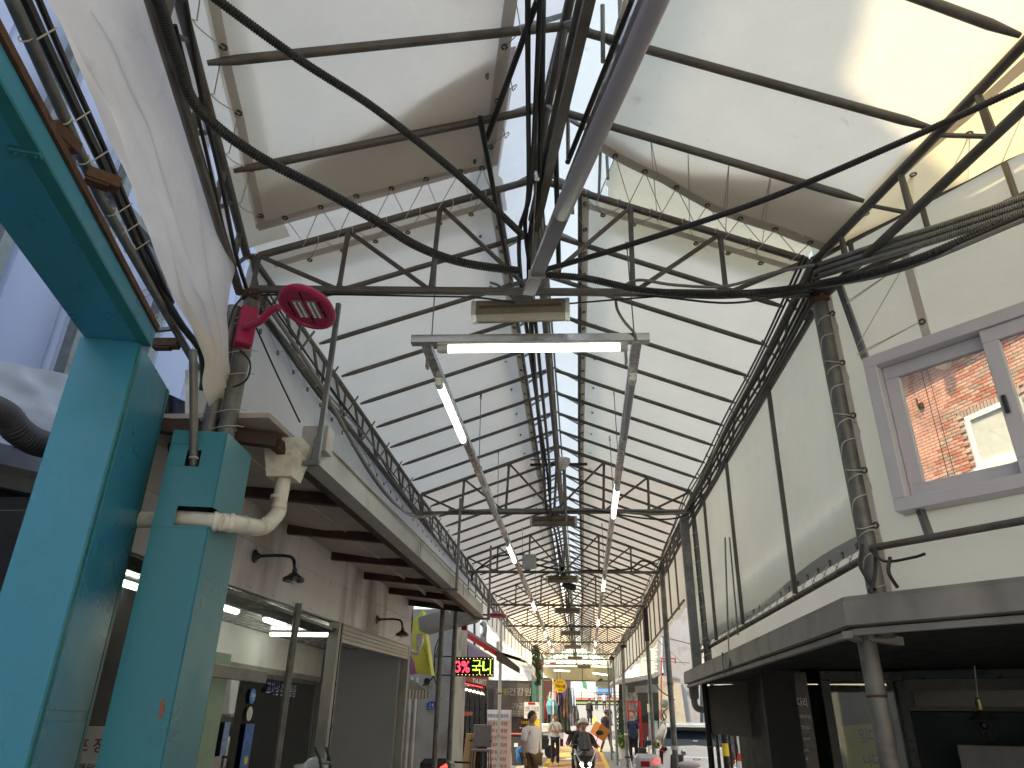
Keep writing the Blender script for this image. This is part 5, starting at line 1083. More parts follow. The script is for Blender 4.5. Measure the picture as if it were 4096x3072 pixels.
bundle('sagging_cable', 'black cable sagging from the left eave down onto the awning gutter', [[V((-1.9, 3.7, 3.9)), V((-1.86, 4.6, 3.8)), V((-1.82, 5.8, 3.58)), V((-1.83, 7, 3.55)), V((-1.86, 8.2, 3.72)), V((-1.7, 8.85, 3.93)), V((-1, 8.85, 3.98)), V((.3, 8.86, 3.97)), V((1.4, 8.86, 3.95))], [V((-1.88, 5, 3.75)), V((-1.85, 6.2, 3.56)), V((-1.87, 7.4, 3.6)), V((-1.9, 8.6, 3.85))]], [.014, .007], 'cable')
bundle('truss_cables', 'black cables lying along the second truss', [[V((-1.6, 8.84, 3.98)), V((-.6, 8.83, 3.95)), V((.2, 8.83, 3.97)), V((.9, 8.82, 3.9)), V((1.45, 8.84, 3.92))], [V((.1, 8.83, 3.99)), V((.8, 8.83, 3.86)), V((1.2, 8.82, 3.84)), V((1.46, 8.84, 3.93))]], [.014, .011], 'cable')
bundle('truss_cables', 'black cables lying along the right half of the first truss', [[P(2180, 1165, y=3.8), P(2450, 1170, y=3.8), P(2800, 1190, y=3.8), P(3000, 1185, y=3.8), P(3255, 1165, y=3.8)], [P(2400, 1165, y=3.78), P(2650, 1188, y=3.78), P(2900, 1212, y=3.78), P(3100, 1190, y=3.78), P(3255, 1160, y=3.8)], [P(2270, 1215, y=3.85), P(2450, 1200, y=3.8), P(2700, 1180, y=3.8)], [P(3270, 1150, y=3.75), P(3600, 1080, y=3.15), P(4096, 880, y=2.8)], [P(3270, 1140, y=3.75), P(3600, 1068, y=3.15), P(4096, 862, y=2.8)]], [.009, .007, .006, .012, .014], 'cable')
bundle('truss_cables', 'black cable along the left half of the first truss, above the red lamp', [[P(1000, 1180, y=3.62), P(1300, 1178, y=3.65), P(1700, 1185, y=3.7), P(1900, 1190, y=3.75), P(2060, 1210, y=3.8)]], [.006], 'cable')
bundle('sagging_cable', 'black hose swagged across the fourth and fifth trusses', [[V((-.1, 20.9, 3.98)), V((.6, 20.6, 3.93)), V((1.1, 19, 3.98)), V((1.5, 17.2, 4.1))], [V((-.9, 12.8, 4.25)), V((-1.4, 12.8, 4.2)), V((-1.8, 12.9, 3.95)), V((-1.85, 12.9, 3.8))], [V((.1, 12.85, 3.97)), V((.9, 12.85, 3.99)), V((1.2, 12.9, 4.15)), V((1.5, 12.9, 4.0))]], [.016, .018, .018], 'hose')
bundle('left_wire', 'thin black wire slanting down from the left eave to the awning box', [[P(1020, 1300, y=3.8), P(1100, 1480, y=4.0), P(1200, 1690, y=4.2)]], [.006], 'cable')
bundle('thin_wires', 'dark wires dangling at the foot of the laced post on the right', [[P(3450, 2180, y=3.75), P(3440, 2260, y=3.72), P(3480, 2330, y=3.7), P(3500, 2360, y=3.72)], [P(3500, 2190, y=3.75), P(3500, 2290, y=3.7), P(3480, 2370, y=3.7)], [P(3560, 2230, y=3.6), P(3555, 2290, y=3.58), P(3590, 2350, y=3.6)], [P(3480, 2200, y=3.75), P(3540, 2245, y=3.65), P(3650, 2230, y=3.5), P(3700, 2215, y=3.45)]], [.009, .01, .009, .007], 'cable')
bundle('eave_hoses', 'black hoses squeezed between the drape and the long pipe at the upper left', [[P(75, -60, z=3.56), P(240, 300, z=3.58), P(430, 700, z=3.58), P(600, 1080, z=3.54), P(720, 1290, z=3.45), P(800, 1400, y=3.4), P(815, 1500, y=3.5), P(810, 1560, y=3.55)], [P(130, -60, z=3.6), P(280, 290, z=3.62), P(420, 600, z=3.62), P(560, 930, z=3.58), P(690, 1210, z=3.5)]], [.02, .012], 'hose')
bundle('eave_hoses', 'black cables strung along the bent left eave behind the big hose', [[P(740, 0, z=4.0), P(810, 400, z=3.98), P(880, 700, z=3.96), P(940, 1000, z=3.95), P(985, 1150, z=3.93)], [P(700, 100, z=4.0), P(800, 500, z=3.96), P(880, 850, z=3.93), P(920, 1040, z=3.92)]], [.012, .009], 'cable')
# security cameras and boxes
def cctv(c, rz, label, s=1, mt=None):
    c = V(c); o = thing('security_camera', label, 'camera', tuple(c)); R_ = Matrix.Rotation(rz, 3, 'Z') @ Matrix.Rotation(.35, 3, 'X')
    MB().box(c, (.09 * s, .24 * s, .09 * s), R_).build('housing', mt or M['dirtywhite'], o, bevel=.008); f_ = R_ @ V((0, -1, 0))
    MB().lathe([(.038 * s, 0), (.038 * s, .02), (.022 * s, .022), (.02 * s, .012)], c + f_ * .115 * s, f_, 14).build('lens', M['black'], o, True)
    MB().box(c + R_ @ V((0, -.01, .055 * s)), (.11 * s, .28 * s, .012), R_).build('sunshield', mt or M['dirtywhite'], o); MB().tube([c + V((0, .03, .04)), c + V((0, .06, .2))], .014, 8).build('arm', M['galv'], o, True); return o
cctv(P(2247, 2270, y=12.5), 0, 'white security camera facing the viewer under the third truss', 1.15)
cctv(P(2275, 2345, y=13.4), .9, 'dark security camera turned to the right below the white one', 1.1, M['darkf'])
cctv(P(2402, 2720, y=33), -1, 'small dark camera on a drop pole by the far valance', .8, M['darkf'])
jb = P(2118, 2246, y=12.6); o = MB().box(jb, (.24, .1, .24)).build('junction_box', mat('box_grey', (.4, .42, .42), .5), None, bevel=.01, loc=tuple(jb)); props(o, 'grey junction box on the third truss, fed by two black hoses', 'junction box')
bundle('box_hoses', 'two black hoses between the junction box and the cable bundle', [[jb + V((.12, 0, .05)), jb + V((.3, 0, 0)), jb + V((.55, 0, -.05))], [jb + V((.12, 0, -.05)), jb + V((.3, 0, -.1)), jb + V((.55, 0, -.14))]], [.018, .018], 'hose')
dm = P(2250, 1855, y=8.8); o = thing('dome_camera', 'white dome shaped camera mount on a black bar at the second truss', 'camera', tuple(dm))
MB().lathe([(.1, .06), (.105, .02), (.09, -.02), (.05, -.05), (.03, -.09)], dm, n=18).build('dome', M['dirtywhite'], o, True); MB().bar(dm + V((-.42, 0, -.01)), dm + V((.32, 0, -.01)), .03, .03).build('bar', M['black'], o); MB().bar(dm + V((-.42, 0, .06)), dm + V((.0, 0, .06)), .012, .012).build('bar', M['black'], o)
MB().tube([dm + V((.02, 0, -.05)), dm + V((.03, .02, -.75))], .022, 8).build('drop_pipe', M['post'], o, True)
# ---------------- far red lamps ----------------
def far_lamp(p, s, label, dirx=1):
    p = V(p); o = thing('street_lamp', label, 'street lamp', tuple(p)); MB().lathe([(.0, .03), (.1, .03), (.17, .0), (.16, -.03), (0, -.03)], p, n=18).build('lamp_head', M['red'], o, True); MB().box(p + V((-dirx * s, 0, -.12)), (.09, .09, .26)).build('mounting_box', M['red'], o, bevel=.005)
    MB().tube(curve([p + V((-dirx * s, 0, -.08)), p + V((-dirx * s * .7, 0, .0)), p + V((-dirx * .12, 0, 0))], 5), .018, 8).build('arm', M['red'], o, True)
far_lamp(P(1988, 2460, y=12.6), .55, 'second red street lamp, left of the fourth truss above the LED sign'); far_lamp(P(2215, 2652, y=31.0), .5, 'farthest red street lamp, at the left by the end of the roof')
# ---------------- road ----------------
def gp(u, v):
    d = ray(u, v); t = 5.0
    for _ in range(4000):
        p = CAM + d * t
        if p.z <= gz(p.y): return V((p.x, p.y, gz(p.y)))
        t += .05 if t < 60 else .2
    return p
def sheet_on_ground(name, poly, m, h, kind='structure', label=None):
    ys_ = sorted({p[1] for p in poly} | {g[0] for g in GZ if min(p[1] for p in poly) < g[0] < max(p[1] for p in poly)})
    return MB().add([(x, y, gz(y) + h) for x, y in poly], [tuple(range(len(poly)))]).build(name, m, kind=kind)
def strip_road(name, xl_, xr_, y0, y1, m, h):
    ys_ = sorted({y0, y1} | {g[0] for g in GZ if y0 < g[0] < y1}); mb_ = MB()
    for a, b in zip(ys_, ys_[1:]): mb_.quad((xl_, a, gz(a) + h), (xr_, a, gz(a) + h), (xr_, b, gz(b) + h), (xl_, b, gz(b) + h))
    return mb_.build(name, m, kind='structure')
strip_road('pavement', -6, 6, -14, 18, mat('pale_paving', (.38, .37, .35), .9, 0, .12, 2, bump=.2), .006)
strip_road('pavement', -2.2, 2.2, 18, 45, M['pave'], .004)
strip_road('right_yard', 2.2, 14, 9, 45, M['concrete'], .004)
strip_road('painted_road', -1.25, 1.0, 18, 40, mat('road_red', (.33, .13, .1), .85, 0, .12, 1.5, dirt=(.2, .13, .11)), .008)
strip_road('painted_road', -.9, 1.2, 40, 52, mat('road_pink', (.36, .2, .23), .85, 0, .1, 1.5), .008)
mur = lambda c: mat('mural_%d' % rnd.randrange(9999), c, .85, 0, .08, 2)
def mural(pts, c, h=.012): sheet_on_ground('road_painting', [(x, y) for x, y in pts], mur(c), h)
YEL, ORG, OLV, GRY, PNK = (.5, .32, .08), (.42, .2, .1), (.4, .33, .1), (.42, .42, .42), (.36, .1, .1)
def ell(cx, cy, rx, ry, n=20, a0=0, a1=2 * math.pi): return [(cx + rx * math.cos(a0 + (a1 - a0) * i / n), cy + ry * math.sin(a0 + (a1 - a0) * i / n)) for i in range(n)]
mural([(-1.25, 30), (1.0, 30), (1.0, 31.2), (-1.25, 30.8)], YEL); mural([(-1.25, 28), (-.3, 30), (-1.25, 29.99)], YEL, .016); mural([(-1.25, 26), (.9, 26), (.9, 29.9), (-.2, 29.9)], ORG)
mural([(-.9, 31.6), (.6, 31.3), (.9, 32.5), (-.4, 32.7)], GRY); mural([(-.95, 32.8), (-.1, 33.4), (-.3, 36.4), (-.95, 35)], OLV); mural([(.45, 31.2), (1.0, 31.3), (1.0, 34), (.45, 34)], PNK)
mural(ell(-.2, 38, .8, 1.4), OLV, .016)
strip_road('road_edge_line', -1.27, -1.12, 22, 40, mat('line_yellow', (.65, .38, .04), .7), .016); strip_road('road_edge_line', .88, 1.05, 22, 40, bpy.data.materials['line_yellow'], .02)
# bright asphalt beyond the roof, white markings, kerb and bank
strip_road('cross_road', -16, 20, 52, 92, mat('road_grey', (.2, .205, .22), .9, 0, .08, 1), .006)
for i, x in enumerate((-3.2, -1.2, .9, 3.2)): mural([(x, 60), (x + .5, 60), (x + .6, 70), (x + .2, 70)], (.5, .3, .08), .014)
strip_road('kerb', -16, 20, 92, 92.6, M['concrete'], .15); 
strip_road('verge', -16, 20, 92.6, 97, mat('verge_green', (.1, .16, .04), .9, 0, .5, 6), .12); strip_road('upper_path', -16, 20, 97, 103, mat('path_red', (.32, .1, .09), .9), .3); strip_road('upper_road', -20, 24, 103, 200, mat('road_pale', (.33, .33, .34), .9, 0, .1, .5), .02)
o = thing('railing', 'dark roadside railing beyond the crossing, in bright sun', 'railing', (0, 97, gz(97)))
for i in range(12): MB().bar((-6 + 1.6 * i, 97, gz(97)), (-6 + 1.6 * i, 97, gz(97) + 1.2), .07, .07).build('post', M['darkf'], o)
for z in (.5, .85, 1.2): MB().bar((-6, 97, gz(97) + z), (12, 97, gz(97) + z), .05, .05).build('rail', M['darkf'], o)
o = thing('parked_car', 'blue van seen tiny at the top of the crossing road', 'van', (0, 112, gz(112))); q = P(2415, 2750, y=110); o.location = (q.x, 110, gz(110))
MB().box((q.x, 110, gz(110) + 1.1), (2.2, 4.6, 1.5)).build('body', mat('van_blue', (.12, .25, .5), .35), o, bevel=.2); MB().box((q.x, 107.68, gz(110) + 1.45), (1.8, .05, .6)).build('windscreen', M['paned'], o)
for sx_ in (-.9, .9): MB().lathe([(.33, -.1), (.33, .1)], (q.x + sx_, 108.3, gz(110) + .33), (1, 0, 0), 14).build('wheel', M['black'], o)
# ---------------- far and side buildings ----------------
def R(name, u0, v0, u1, v1, y, mt, label, cat, th=.08, group=None, parent=None, bevel=0, **k):
    a, b = P(u0, v0, y=y), P(u1, v1, y=y); m = MB().bb((min(a.x, b.x), y, min(a.z, b.z)), (max(a.x, b.x), y + th, max(a.z, b.z)))
    o = m.build(name, mt, parent, bevel=bevel, loc=None if parent else tuple((a + b) / 2)); return o if parent else props(o, label, cat, group)
def Q(name, pts, y, mt, label=None, cat=None, th=.05, parent=None):
    q = [P(u, v, y=y) for u, v in pts]; o = MB().prism(q, (0, th, 0)).build(name, mt, parent, loc=None if parent else tuple(q[0])); return o if parent else props(o, label, cat)
def block(name, label, a, b, mt): o = thing(name, label, 'building', tuple(a)); MB().bb(a, b).build('wall', mt, o); return o
block('building', 'unseen plain building added behind the viewer on the right', (4.5, -14, 0), (14, 0, 7), M['whitewall'])  # added out of view to cut skylight from behind, pale for bounce
block('building', 'unseen plain building added to close the street behind the viewer', (-3.9, -22, 0), (4.4, -15, 7), M['whitewall'])  # likewise added unseen, limits rear skylight on the front faces
# rough plaster house end on the left with number plate
pw = block('house', 'rough grey plaster house end with a blue number plate, left of the LED sign', (-8, 15.02, 0), (P(1800, 2800, y=15).x, 17, 3.6), M['plaster'])
for (u, l_) in ((1632, 0), (1655, 0)): 
    q = P(u, 2900, y=14.9); MB().tube([(q.x, 14.93, 0), (q.x, 14.93, 2.3)], .035 if u < 1640 else .028, 10).build('downpipe', M['white'], pw, True)
q = P(1708, 2725, y=15); MB().lathe([(.06, 0), (.06, .02)], (q.x, 15.0, q.z), (0, -1, 0), 14).build('vent_hole', M['black'], pw)
npl = Q('number_plate', [(1708, 2838), (1745, 2838), (1747, 2814), (1738, 2806), (1718, 2806), (1708, 2814)], 14.95, mat('plate_blue', (.01, .08, .4), .4), 'blue house number plate reading 14 on the rough plaster wall', 'number plate', .02)
text('14', M['signwhite'], npl, P(1727, 2820, y=14.945), (1, 0, 0), Z, .07, .08); text('주문·제작', M['signwhite'], npl, P(1725, 2832, y=14.945), (1, 0, 0), Z, .02, .12)
ys_ = thing('blade_sign', 'tilted yellow blade sign with pink side and black hooks by the shop corner', 'sign', tuple(P(1690, 2600, y=13)))
Q('face', [(1652, 2480), (1690, 2440), (1726, 2700), (1660, 2690), (1645, 2640)], 13, mat('sign_yellow', (.62, .6, .09), .5), th=.3, parent=ys_); Q('side', [(1630, 2600), (1652, 2640), (1662, 2694), (1630, 2700)], 12.9, mat('sign_pink', (.42, .16, .3), .5), th=.1, parent=ys_)
m = MB()
for i in range(9): p = P(1685 + i * 3, 2560 + i * 12, y=12.98); m.tube([p, p + V((.03, -.03, 0)), p + V((.03, -.03, -.03))], .004, 4)
m.build('hooks', M['black'], ys_)
sa = thing('striped_awning', 'small faded striped awning under the yellow sign', 'awning', tuple(P(1670, 2740, y=13.4)))
Q('canopy', [(1628, 2715), (1660, 2722), (1715, 2765), (1628, 2758)], 13.6, mat('awning_grey', (.38, .36, .32), .8), parent=sa)
a, b = P(1625, 2760, y=13.5), P(1715, 2765, y=13.5)
for i in range(14): x0 = a.x + (b.x - a.x) * i / 14; MB().bb((x0, 13.5, a.z - .14), (x0 + (b.x - a.x) / 14 - .004, 13.51, a.z)).build('valance_stripe', mat('stripe_brown', (.32, .22, .14), .8) if i == 1 else (M['whitewall'] if i % 2 == 0 else bpy.data.materials['stripe_brown']), sa)
# second gutter beyond the awning
g2 = thing('rain_gutter', 'second dirty white gutter end and hopper beyond the left awning', 'gutter', tuple(P(1760, 2500, y=12.2)))
Q('gutter', [(1672, 2470), (1772, 2440), (1870, 2442), (1925, 2458), (1900, 2480), (1800, 2505), (1700, 2530), (1676, 2520)], 12.2, M['gutter'], th=.35, parent=g2)
q = P(1680, 2555, y=12.3); MB().lathe([(.06, -.14), (.085, 0), (.085, .05)], q + V((0, 0, .02)), n=4).build('hopper', M['dirtywhite'], g2); MB().tube(curve([q + V((0, 0, -.1)), q + V((-.02, 0, -.22)), P(1645, 2605, y=12.3)], 5), .035, 10).build('pipe', M['dirtywhite'], g2, True)
bundle('wall_wires', 'white and black wires snaking down beside the plaster wall', [[P(1770, 2520, y=14.5), P(1740, 2600, y=14.5), P(1735, 2700, y=14.5), P(1690, 2745, y=14.5)], [P(1760, 2560, y=14.5), P(1733, 2680, y=14.5), P(1760, 2780, y=14.5)], [P(1775, 2500, y=14.5), P(1745, 2650, y=14.5), P(1755, 2760, y=14.5), P(1765, 2800, y=14.5)]], [.012, .01, .01], 'cable')
# restaurant with red roof
rr = thing('red_roof_eatery', 'small eatery with a red roof edge, lilac sign board and black glazed front', 'eatery', tuple(P(1870, 2800, y=19)))
lil = mat('lilac_board', (.5, .5, .68), .5)
Q('sign_board', [(1800, 2530), (1860, 2560), (1960, 2622), (1975, 2650), (1975, 2700), (1800, 2700)], 19, lil, parent=rr)
Q('sign_board', [(1748, 2545), (1800, 2545), (1800, 2700), (1748, 2700)], 19.05, mat('ribbed_pale', (.6, .64, .7), .5), parent=rr)
a, b = P(1815, 2508, y=18.6), P(1985, 2615, y=18.6)
MB().bar(a, b, .5, .1).build('roof_edge', M['red2'], rr); MB().bar(a + V((-.05, -.15, -.12)), b + V((-.05, -.15, -.12)), .12, .05).build('fascia_strip', mat('cream_strip', (.5, .42, .38), .6), rr)
for i in range(16): p = a.lerp(b, i / 15); MB().lathe([(.05, 0), (.05, .25)], p + V((.02, -.1, .07)), (0, 1, 0), 8).build('roof_tile', M['concrete'], rr, True)
Q('roof_end', [(1985, 2606), (2000, 2606), (2076, 2668), (2076, 2692), (1985, 2640)], 18.5, mat('brown_metal', (.14, .1, .085), .5), th=.3, parent=rr)
Q('front_wall', [(1768, 2745), (1948, 2745), (1948, 3120), (1768, 3120)], 19.0, mat('black_front', (.02, .02, .022), .3), parent=rr)
rs_ = Q('sign_strip', [(1808, 2700), (1947, 2708), (1947, 2750), (1808, 2722)], 18.8, mat('sign_brick', (.36, .09, .07), .5), parent=rr)
text('714-8977', M['signwhite'], rr, P(1918, 2728, y=18.78), (1, 0, -.1), Z, .14, .34)
for (u, v, s_, hh, ww) in ((1848, 2620, '오니', .5, .3), (1902, 2650, '즉석추출 가공업소', .3, .5)): text(s_, M['ink' if u < 1860 else 'inkred'], rr, P(u, v, y=18.97), (1, 0, 0), Z, hh, ww)
for u in (1860, 1880, 1900, 1922): Q('door_panel', [(u, 2770), (u + 16, 2770), (u + 16, 3100), (u, 3100)], 18.95, M['paned'], parent=rr)
for u in (1858, 1878, 1898, 1918, 1940): Q('door_frame', [(u, 2768), (u + 4, 2768), (u + 4, 3100), (u, 3100)], 18.93, M['darkf'], parent=rr)
for u, v in ((1860, 2855), (1872, 2855), (1884, 2855)): q = P(u, v, y=18.9); MB().lathe([(.05, 0), (.05, .01)], q, (0, -1, 0), 12).build('round_sticker', mat('stk_red', (.5, .15, .12), .5) if u == 1860 else bpy.data.materials['stk_red'], rr)
MB().bar(P(1800, 2712, y=18.6), P(1935, 2745, y=18.3), .3, .03).build('canopy', M['dark'], rr)
for i in range(9):
    f = i / 8; p = P(1806, 2722, y=18.55).lerp(P(1928, 2752, y=18.3), f)
    MB().bb((p.x - .03, p.y - .02, p.z - .02), (p.x + .06, p.y, p.z + .06)).build('red_drape', mat('drape_red', (.4, .015, .02), .6) if i == 0 else bpy.data.materials['drape_red'], rr)
    if True: o = thing('bulb_lamp', ('first', 'second', 'third', 'fourth', 'middle', 'sixth', 'seventh', 'eighth', 'last')[i] + ' lit bulb from the left in the row under the red fringe', 'lamp', tuple(p), 'row of lit bulbs over the eatery door'); MB().ball(p + V((0, -.05, -.12)), .032, 10, 6, (1.2, 1, .8)).build('bulb', M['onwarm'], o, True); MB().tube([p + V((0, -.03, 0)), p + V((0, -.05, -.09))], .015, 6).build('socket', M['darkf'], o)
    if i in (4,): pass
MB().bar(P(1808, 2722, y=18.4), P(1930, 2750, y=18.2), .012, .012).build('neon_strip', emis('neon_red', (1, .03, .05), 3), rr)
for (u0, u1, l_) in ((1798, 1818, 'narrow white vertical banner left of the eatery door'), (1822, 1836, 'second narrow white banner beside the eatery door')):
    bn_ = R('vertical_banner', u0, 2760, u1, 3120, 18.6, M['signwhite'], l_, 'banner', .02)
    for k, v in enumerate((2815, 2860, 2960, 3020)):
        if k == 0: q = P((u0 + u1) / 2, v, y=18.59); MB().lathe([(.055, 0), (.055, .006)], q, (0, -1, 0), 12).build('red_seal', M['inkred'], bn_)
        else: text('고량', M['ink'], bn_, P((u0 + u1) / 2, v, y=18.58), (0, 0, -1), (1, 0, 0), .08, .3)
# LED sign
ls = thing('led_sign', 'black LED matrix sign with red and green dots on a bracket at the left', 'LED sign', tuple(P(1890, 2665, y=12.4)))
a, b = P(1817, 2628, y=12.4), P(1972, 2706, y=12.4)
MB().bb((a.x, 12.4, b.z), (b.x, 12.55, a.z)).build('cabinet', M['darkf'], ls, bevel=.005)
for v in (2627, 2702): MB().bar(P(1745, v - 2, y=12.45), P(1820, v, y=12.45), .02, .02).build('bracket', M['darkf'], ls)
def dots_from(me, c, w_, h_, step):
    """dot matrix: rasterise a lettering mesh"""
    xs = [v.co.x for v in me.vertices]; ys2 = [v.co.y for v in me.vertices]; X0, X1, Y0, Y1 = min(xs), max(xs), min(ys2), max(ys2); out = []
    tris = []
    me.calc_loop_triangles()
    for t in me.loop_triangles: tris.append([me.vertices[i].co.xy.copy() for i in t.vertices])
    nx, ny = int(w_ / step), int(h_ / step)
    for i in range(nx):
        for j in range(ny):
            px_, py_ = X0 + (i + .5) / nx * (X1 - X0), Y0 + (j + .5) / ny * (Y1 - Y0)
            for a_, b_, c_ in tris:
                d1 = (px_ - b_.x) * (a_.y - b_.y) - (a_.x - b_.x) * (py_ - b_.y); d2 = (px_ - c_.x) * (b_.y - c_.y) - (b_.x - c_.x) * (py_ - c_.y); d3 = (px_ - a_.x) * (c_.y - a_.y) - (c_.x - a_.x) * (py_ - a_.y)
                if not ((d1 < 0 or d2 < 0 or d3 < 0) and (d1 > 0 or d2 > 0 or d3 > 0)): out.append(V((c.x - w_ / 2 + (i + .5) * step, c.y, c.z - h_ / 2 + (j + .5) * step))); break
    return out
H = a.z - b.z; W = b.x - a.x; stp = .0135
def dotset(name, pts, m, r=.0048):
    mb_ = MB()
    for p in pts: mb_.quad(p + V((-r, -.002, -r)), p + V((r, -.002, -r)), p + V((r, -.002, r)), p + V((-r, -.002, r)))
    mb_.build(name, m, ls, kind='stuff')
cz = (a.z + b.z) / 2
dotset('red_dots', dots_from(TM['3%'], V((a.x + W * .23, 12.4, cz)), W * .36, H * .62, stp), emis('led_red', (1, .04, .1), 2.2))
gd = dots_from(TM['국니'], V((a.x + W * .70, 12.4, cz)), W * .48, H * .8, stp)
dotset('green_dots', gd, emis('led_green', (.5, .95, .12), 1.4))
fr_ = [V((a.x + W * (.03 + .94 * i / 10), 12.4, z)) for i in range(11) for z in (a.z - .022, b.z + .022)]
dotset('border_dots', fr_, emis('led_warm', (1, .75, .4), 1.2), .005)
# menu banner
mn = R('menu_banner', 1940, 2838, 2042, 3130, 21.3, mat('menu_pink', (.78, .56, .5), .6, 0, .03), 'pink standing menu banner with seven lines of Korean lettering', 'banner', .03)
R('top_panel', 1941, 2839, 2041, 2882, 21.29, M['signwhite'], None, None, .005, parent=mn)
text('전복인삼왕갈비탕', M['inkblue'], mn, P(1992, 2863, y=21.28), (1, 0, 0), Z, .1, .58)
for i, s_ in enumerate(('인삼갈비탕', '한우설렁탕', '강원도막국수', '한우육회비빔밥', '한우불고기', '한우우족탕', '차돌된장찌개')): text(s_, mat('menu_ink', (.14, .06, .05), .6, 0, 0) if i == 0 else bpy.data.materials['menu_ink'], mn, P(1991 - i * 1.2, 2894 + 28.5 * i, y=21.28), (1, 0, 0), Z, .1, .54)
for u in (1940, 2043): q = P(u, 2900, y=21.4); MB().bar((q.x, 21.4, gz(21)), (q.x, 21.4, P(u, 2836, y=21.4).z), .03, .03).build('frame_post', M['red2'], mn)
# dark health food shop behind
hf = thing('health_food_shop', 'dark health food shop front with a pale tarp over it on the left', 'shop', tuple(P(2050, 2850, y=26)))
Q('front_wall', [(1945, 2690), (2128, 2690), (2128, 3010), (1945, 3010)], 26, mat('shop_dark', (.05, .045, .045), .5), parent=hf)
Q('sign_panel', [(1975, 2730), (2118, 2735), (2118, 2860), (1975, 2860)], 25.9, mat('sign_brown', (.1, .085, .08), .5, 0, .3, 3), parent=hf)
tg = mat('sign_grey', (.3, .28, .27), .6, 0, 0)
text('건강원', tg, hf, P(2080, 2767, y=25.88), (1, 0, 0), Z, .24, .75); text('대림', mat('sign_olive', (.3, .26, .08), .6), hf, P(2010, 2766, y=25.88), (1, 0, 0), Z, .2, .4); text('가공업', tg, hf, P(2085, 2825, y=25.88), (1, 0, 0), Z, .2, .6)
for k in range(3): text('정성껏 달여드립니다', tg, hf, P(2060, 2845 + 9 * k, y=25.88), (1, 0, 0), Z, .05, .6)
MB().grid(lambda i, j: P(1955 + 172 * i, 2625 + 45 * i + (95 - 42 * i) * j, y=24.5 + .035 * nz(i * 7, j * 5) - .1 * j), 20, 12).build('tarp', mat('tarp_bluewhite', (.62, .68, .8), .6, 0, .05), hf, True, angle=180)
MB().prism([P(1930, 2690, y=27), P(1930, 2600, y=27), P(2130, 2660, y=27), P(2130, 2700, y=27)], (0, 4, 0)).build('roof', M['whitewall'], hf)
ss_ = R('standing_sign', 2097, 2808, 2158, 2875, 24, M['signwhite'], 'white and yellow standing sign of the health food shop', 'sign', .04)
R('yellow_panel', 2097, 2875, 2158, 2990, 24, M['yellow'], None, None, .04, parent=ss_); R('red_panel', 2112, 2809, 2140, 2818, 23.99, M['inkred'], None, None, .005, parent=ss_)
text('대림 건강원', M['inkblue'], ss_, P(2127, 2831, y=23.98), (1, 0, 0), Z, .09, .42); text('즉석추출 가공업소', M['inkred'], ss_, P(2127, 2856, y=23.98), (1, 0, 0), Z, .06, .42); text('정성껏 달여드립니다', M['ink'], ss_, P(2127, 2843, y=23.98), (1, 0, 0), Z, .05, .42); text('고량', M['ink'], ss_, P(2127, 2920, y=23.98), (0, 0, -1), (1, 0, 0), .2, .6)
bs = R('low_sign', 2073, 2873, 2118, 2942, 23.2, mat('sign_maroon', (.045, .015, .015), .4), 'dark maroon low sign with yellow and white letters beside the bin', 'sign', .05); text('대림', M['yellow'], bs, P(2100, 2890, y=23.18), (1, 0, 0), Z, .09, .2); text('주문·제작', M['signwhite'], bs, P(2095, 2912, y=23.18), (1, 0, 0), Z, .04, .25)
def bin_(u0, v0, u1, v1, y, mb_, ml, label):
    a, b = P(u0, v0, y=y), P(u1, v1, y=y); w_ = b.x - a.x; o = thing('wheelie_bin', label, 'bin', ((a.x + b.x) / 2, y, b.z)); h = a.z - b.z; cx = (a.x + b.x) / 2
    MB().add([(cx - w_ * .38, y - w_ * .35, b.z), (cx + w_ * .38, y - w_ * .35, b.z), (cx + w_ * .38, y + w_ * .35, b.z), (cx - w_ * .38, y + w_ * .35, b.z), (cx - w_ / 2, y - w_ / 2, a.z), (cx + w_ / 2, y - w_ / 2, a.z), (cx + w_ / 2, y + w_ / 2, a.z), (cx - w_ / 2, y + w_ / 2, a.z)], [(3, 2, 1, 0), (4, 5, 6, 7), (0, 1, 5, 4), (1, 2, 6, 5), (2, 3, 7, 6), (3, 0, 4, 7)]).build('body', mb_, o, bevel=.02)
    MB().bb((cx - w_ * .54, y - w_ * .54, a.z), (cx + w_ * .54, y + w_ * .5, a.z + .05)).build('lid', ml, o, bevel=.01)
    for s in (-1, 1): MB().lathe([(.09, -.03), (.09, .03)], (cx + s * w_ * .36, y + w_ * .3, b.z + .09), (1, 0, 0), 12).build('wheel', M['black'], o)
    return o
wb = bin_(2044, 2940, 2100, 3062, 22.6, mat('bin_grey', (.07, .07, .075), .6), mat('bin_red', (.4, .1, .08), .5), 'dark grey wheelie bin with a red lid rim beside the menu banner')
R('notice', 2056, 2972, 2072, 2988, 22.37, M['signwhite'], None, None, .004, parent=wb)
bin_(2600, 2890, 2640, 3060, 24, mat('bin_pale', (.45, .47, .5), .5), mat('bin_green', (.2, .42, .32), .5), 'pale grey bin with a green lid behind the white car')
bg_ = P(2090, 3020, y=21.9); o = MB().ball(bg_ + V((0, 0, .02)), .24, 14, 10, (.8, .6, .95)); 
for i, p in enumerate(o.v): o.v[i] = tuple(V(p) + V((nz(p[0] * 9, p[2] * 9), nz(p[2] * 9, p[0] * 9), nz(p[0] * 7, p[2] * 8, 5))) * .07)
o = o.build('plastic_bag', mat('bag_blue', (.02, .22, .55), .35), None, True, loc=tuple(bg_), angle=180); props(o, 'bulging blue plastic bag at the foot of the grey bin', 'bag')
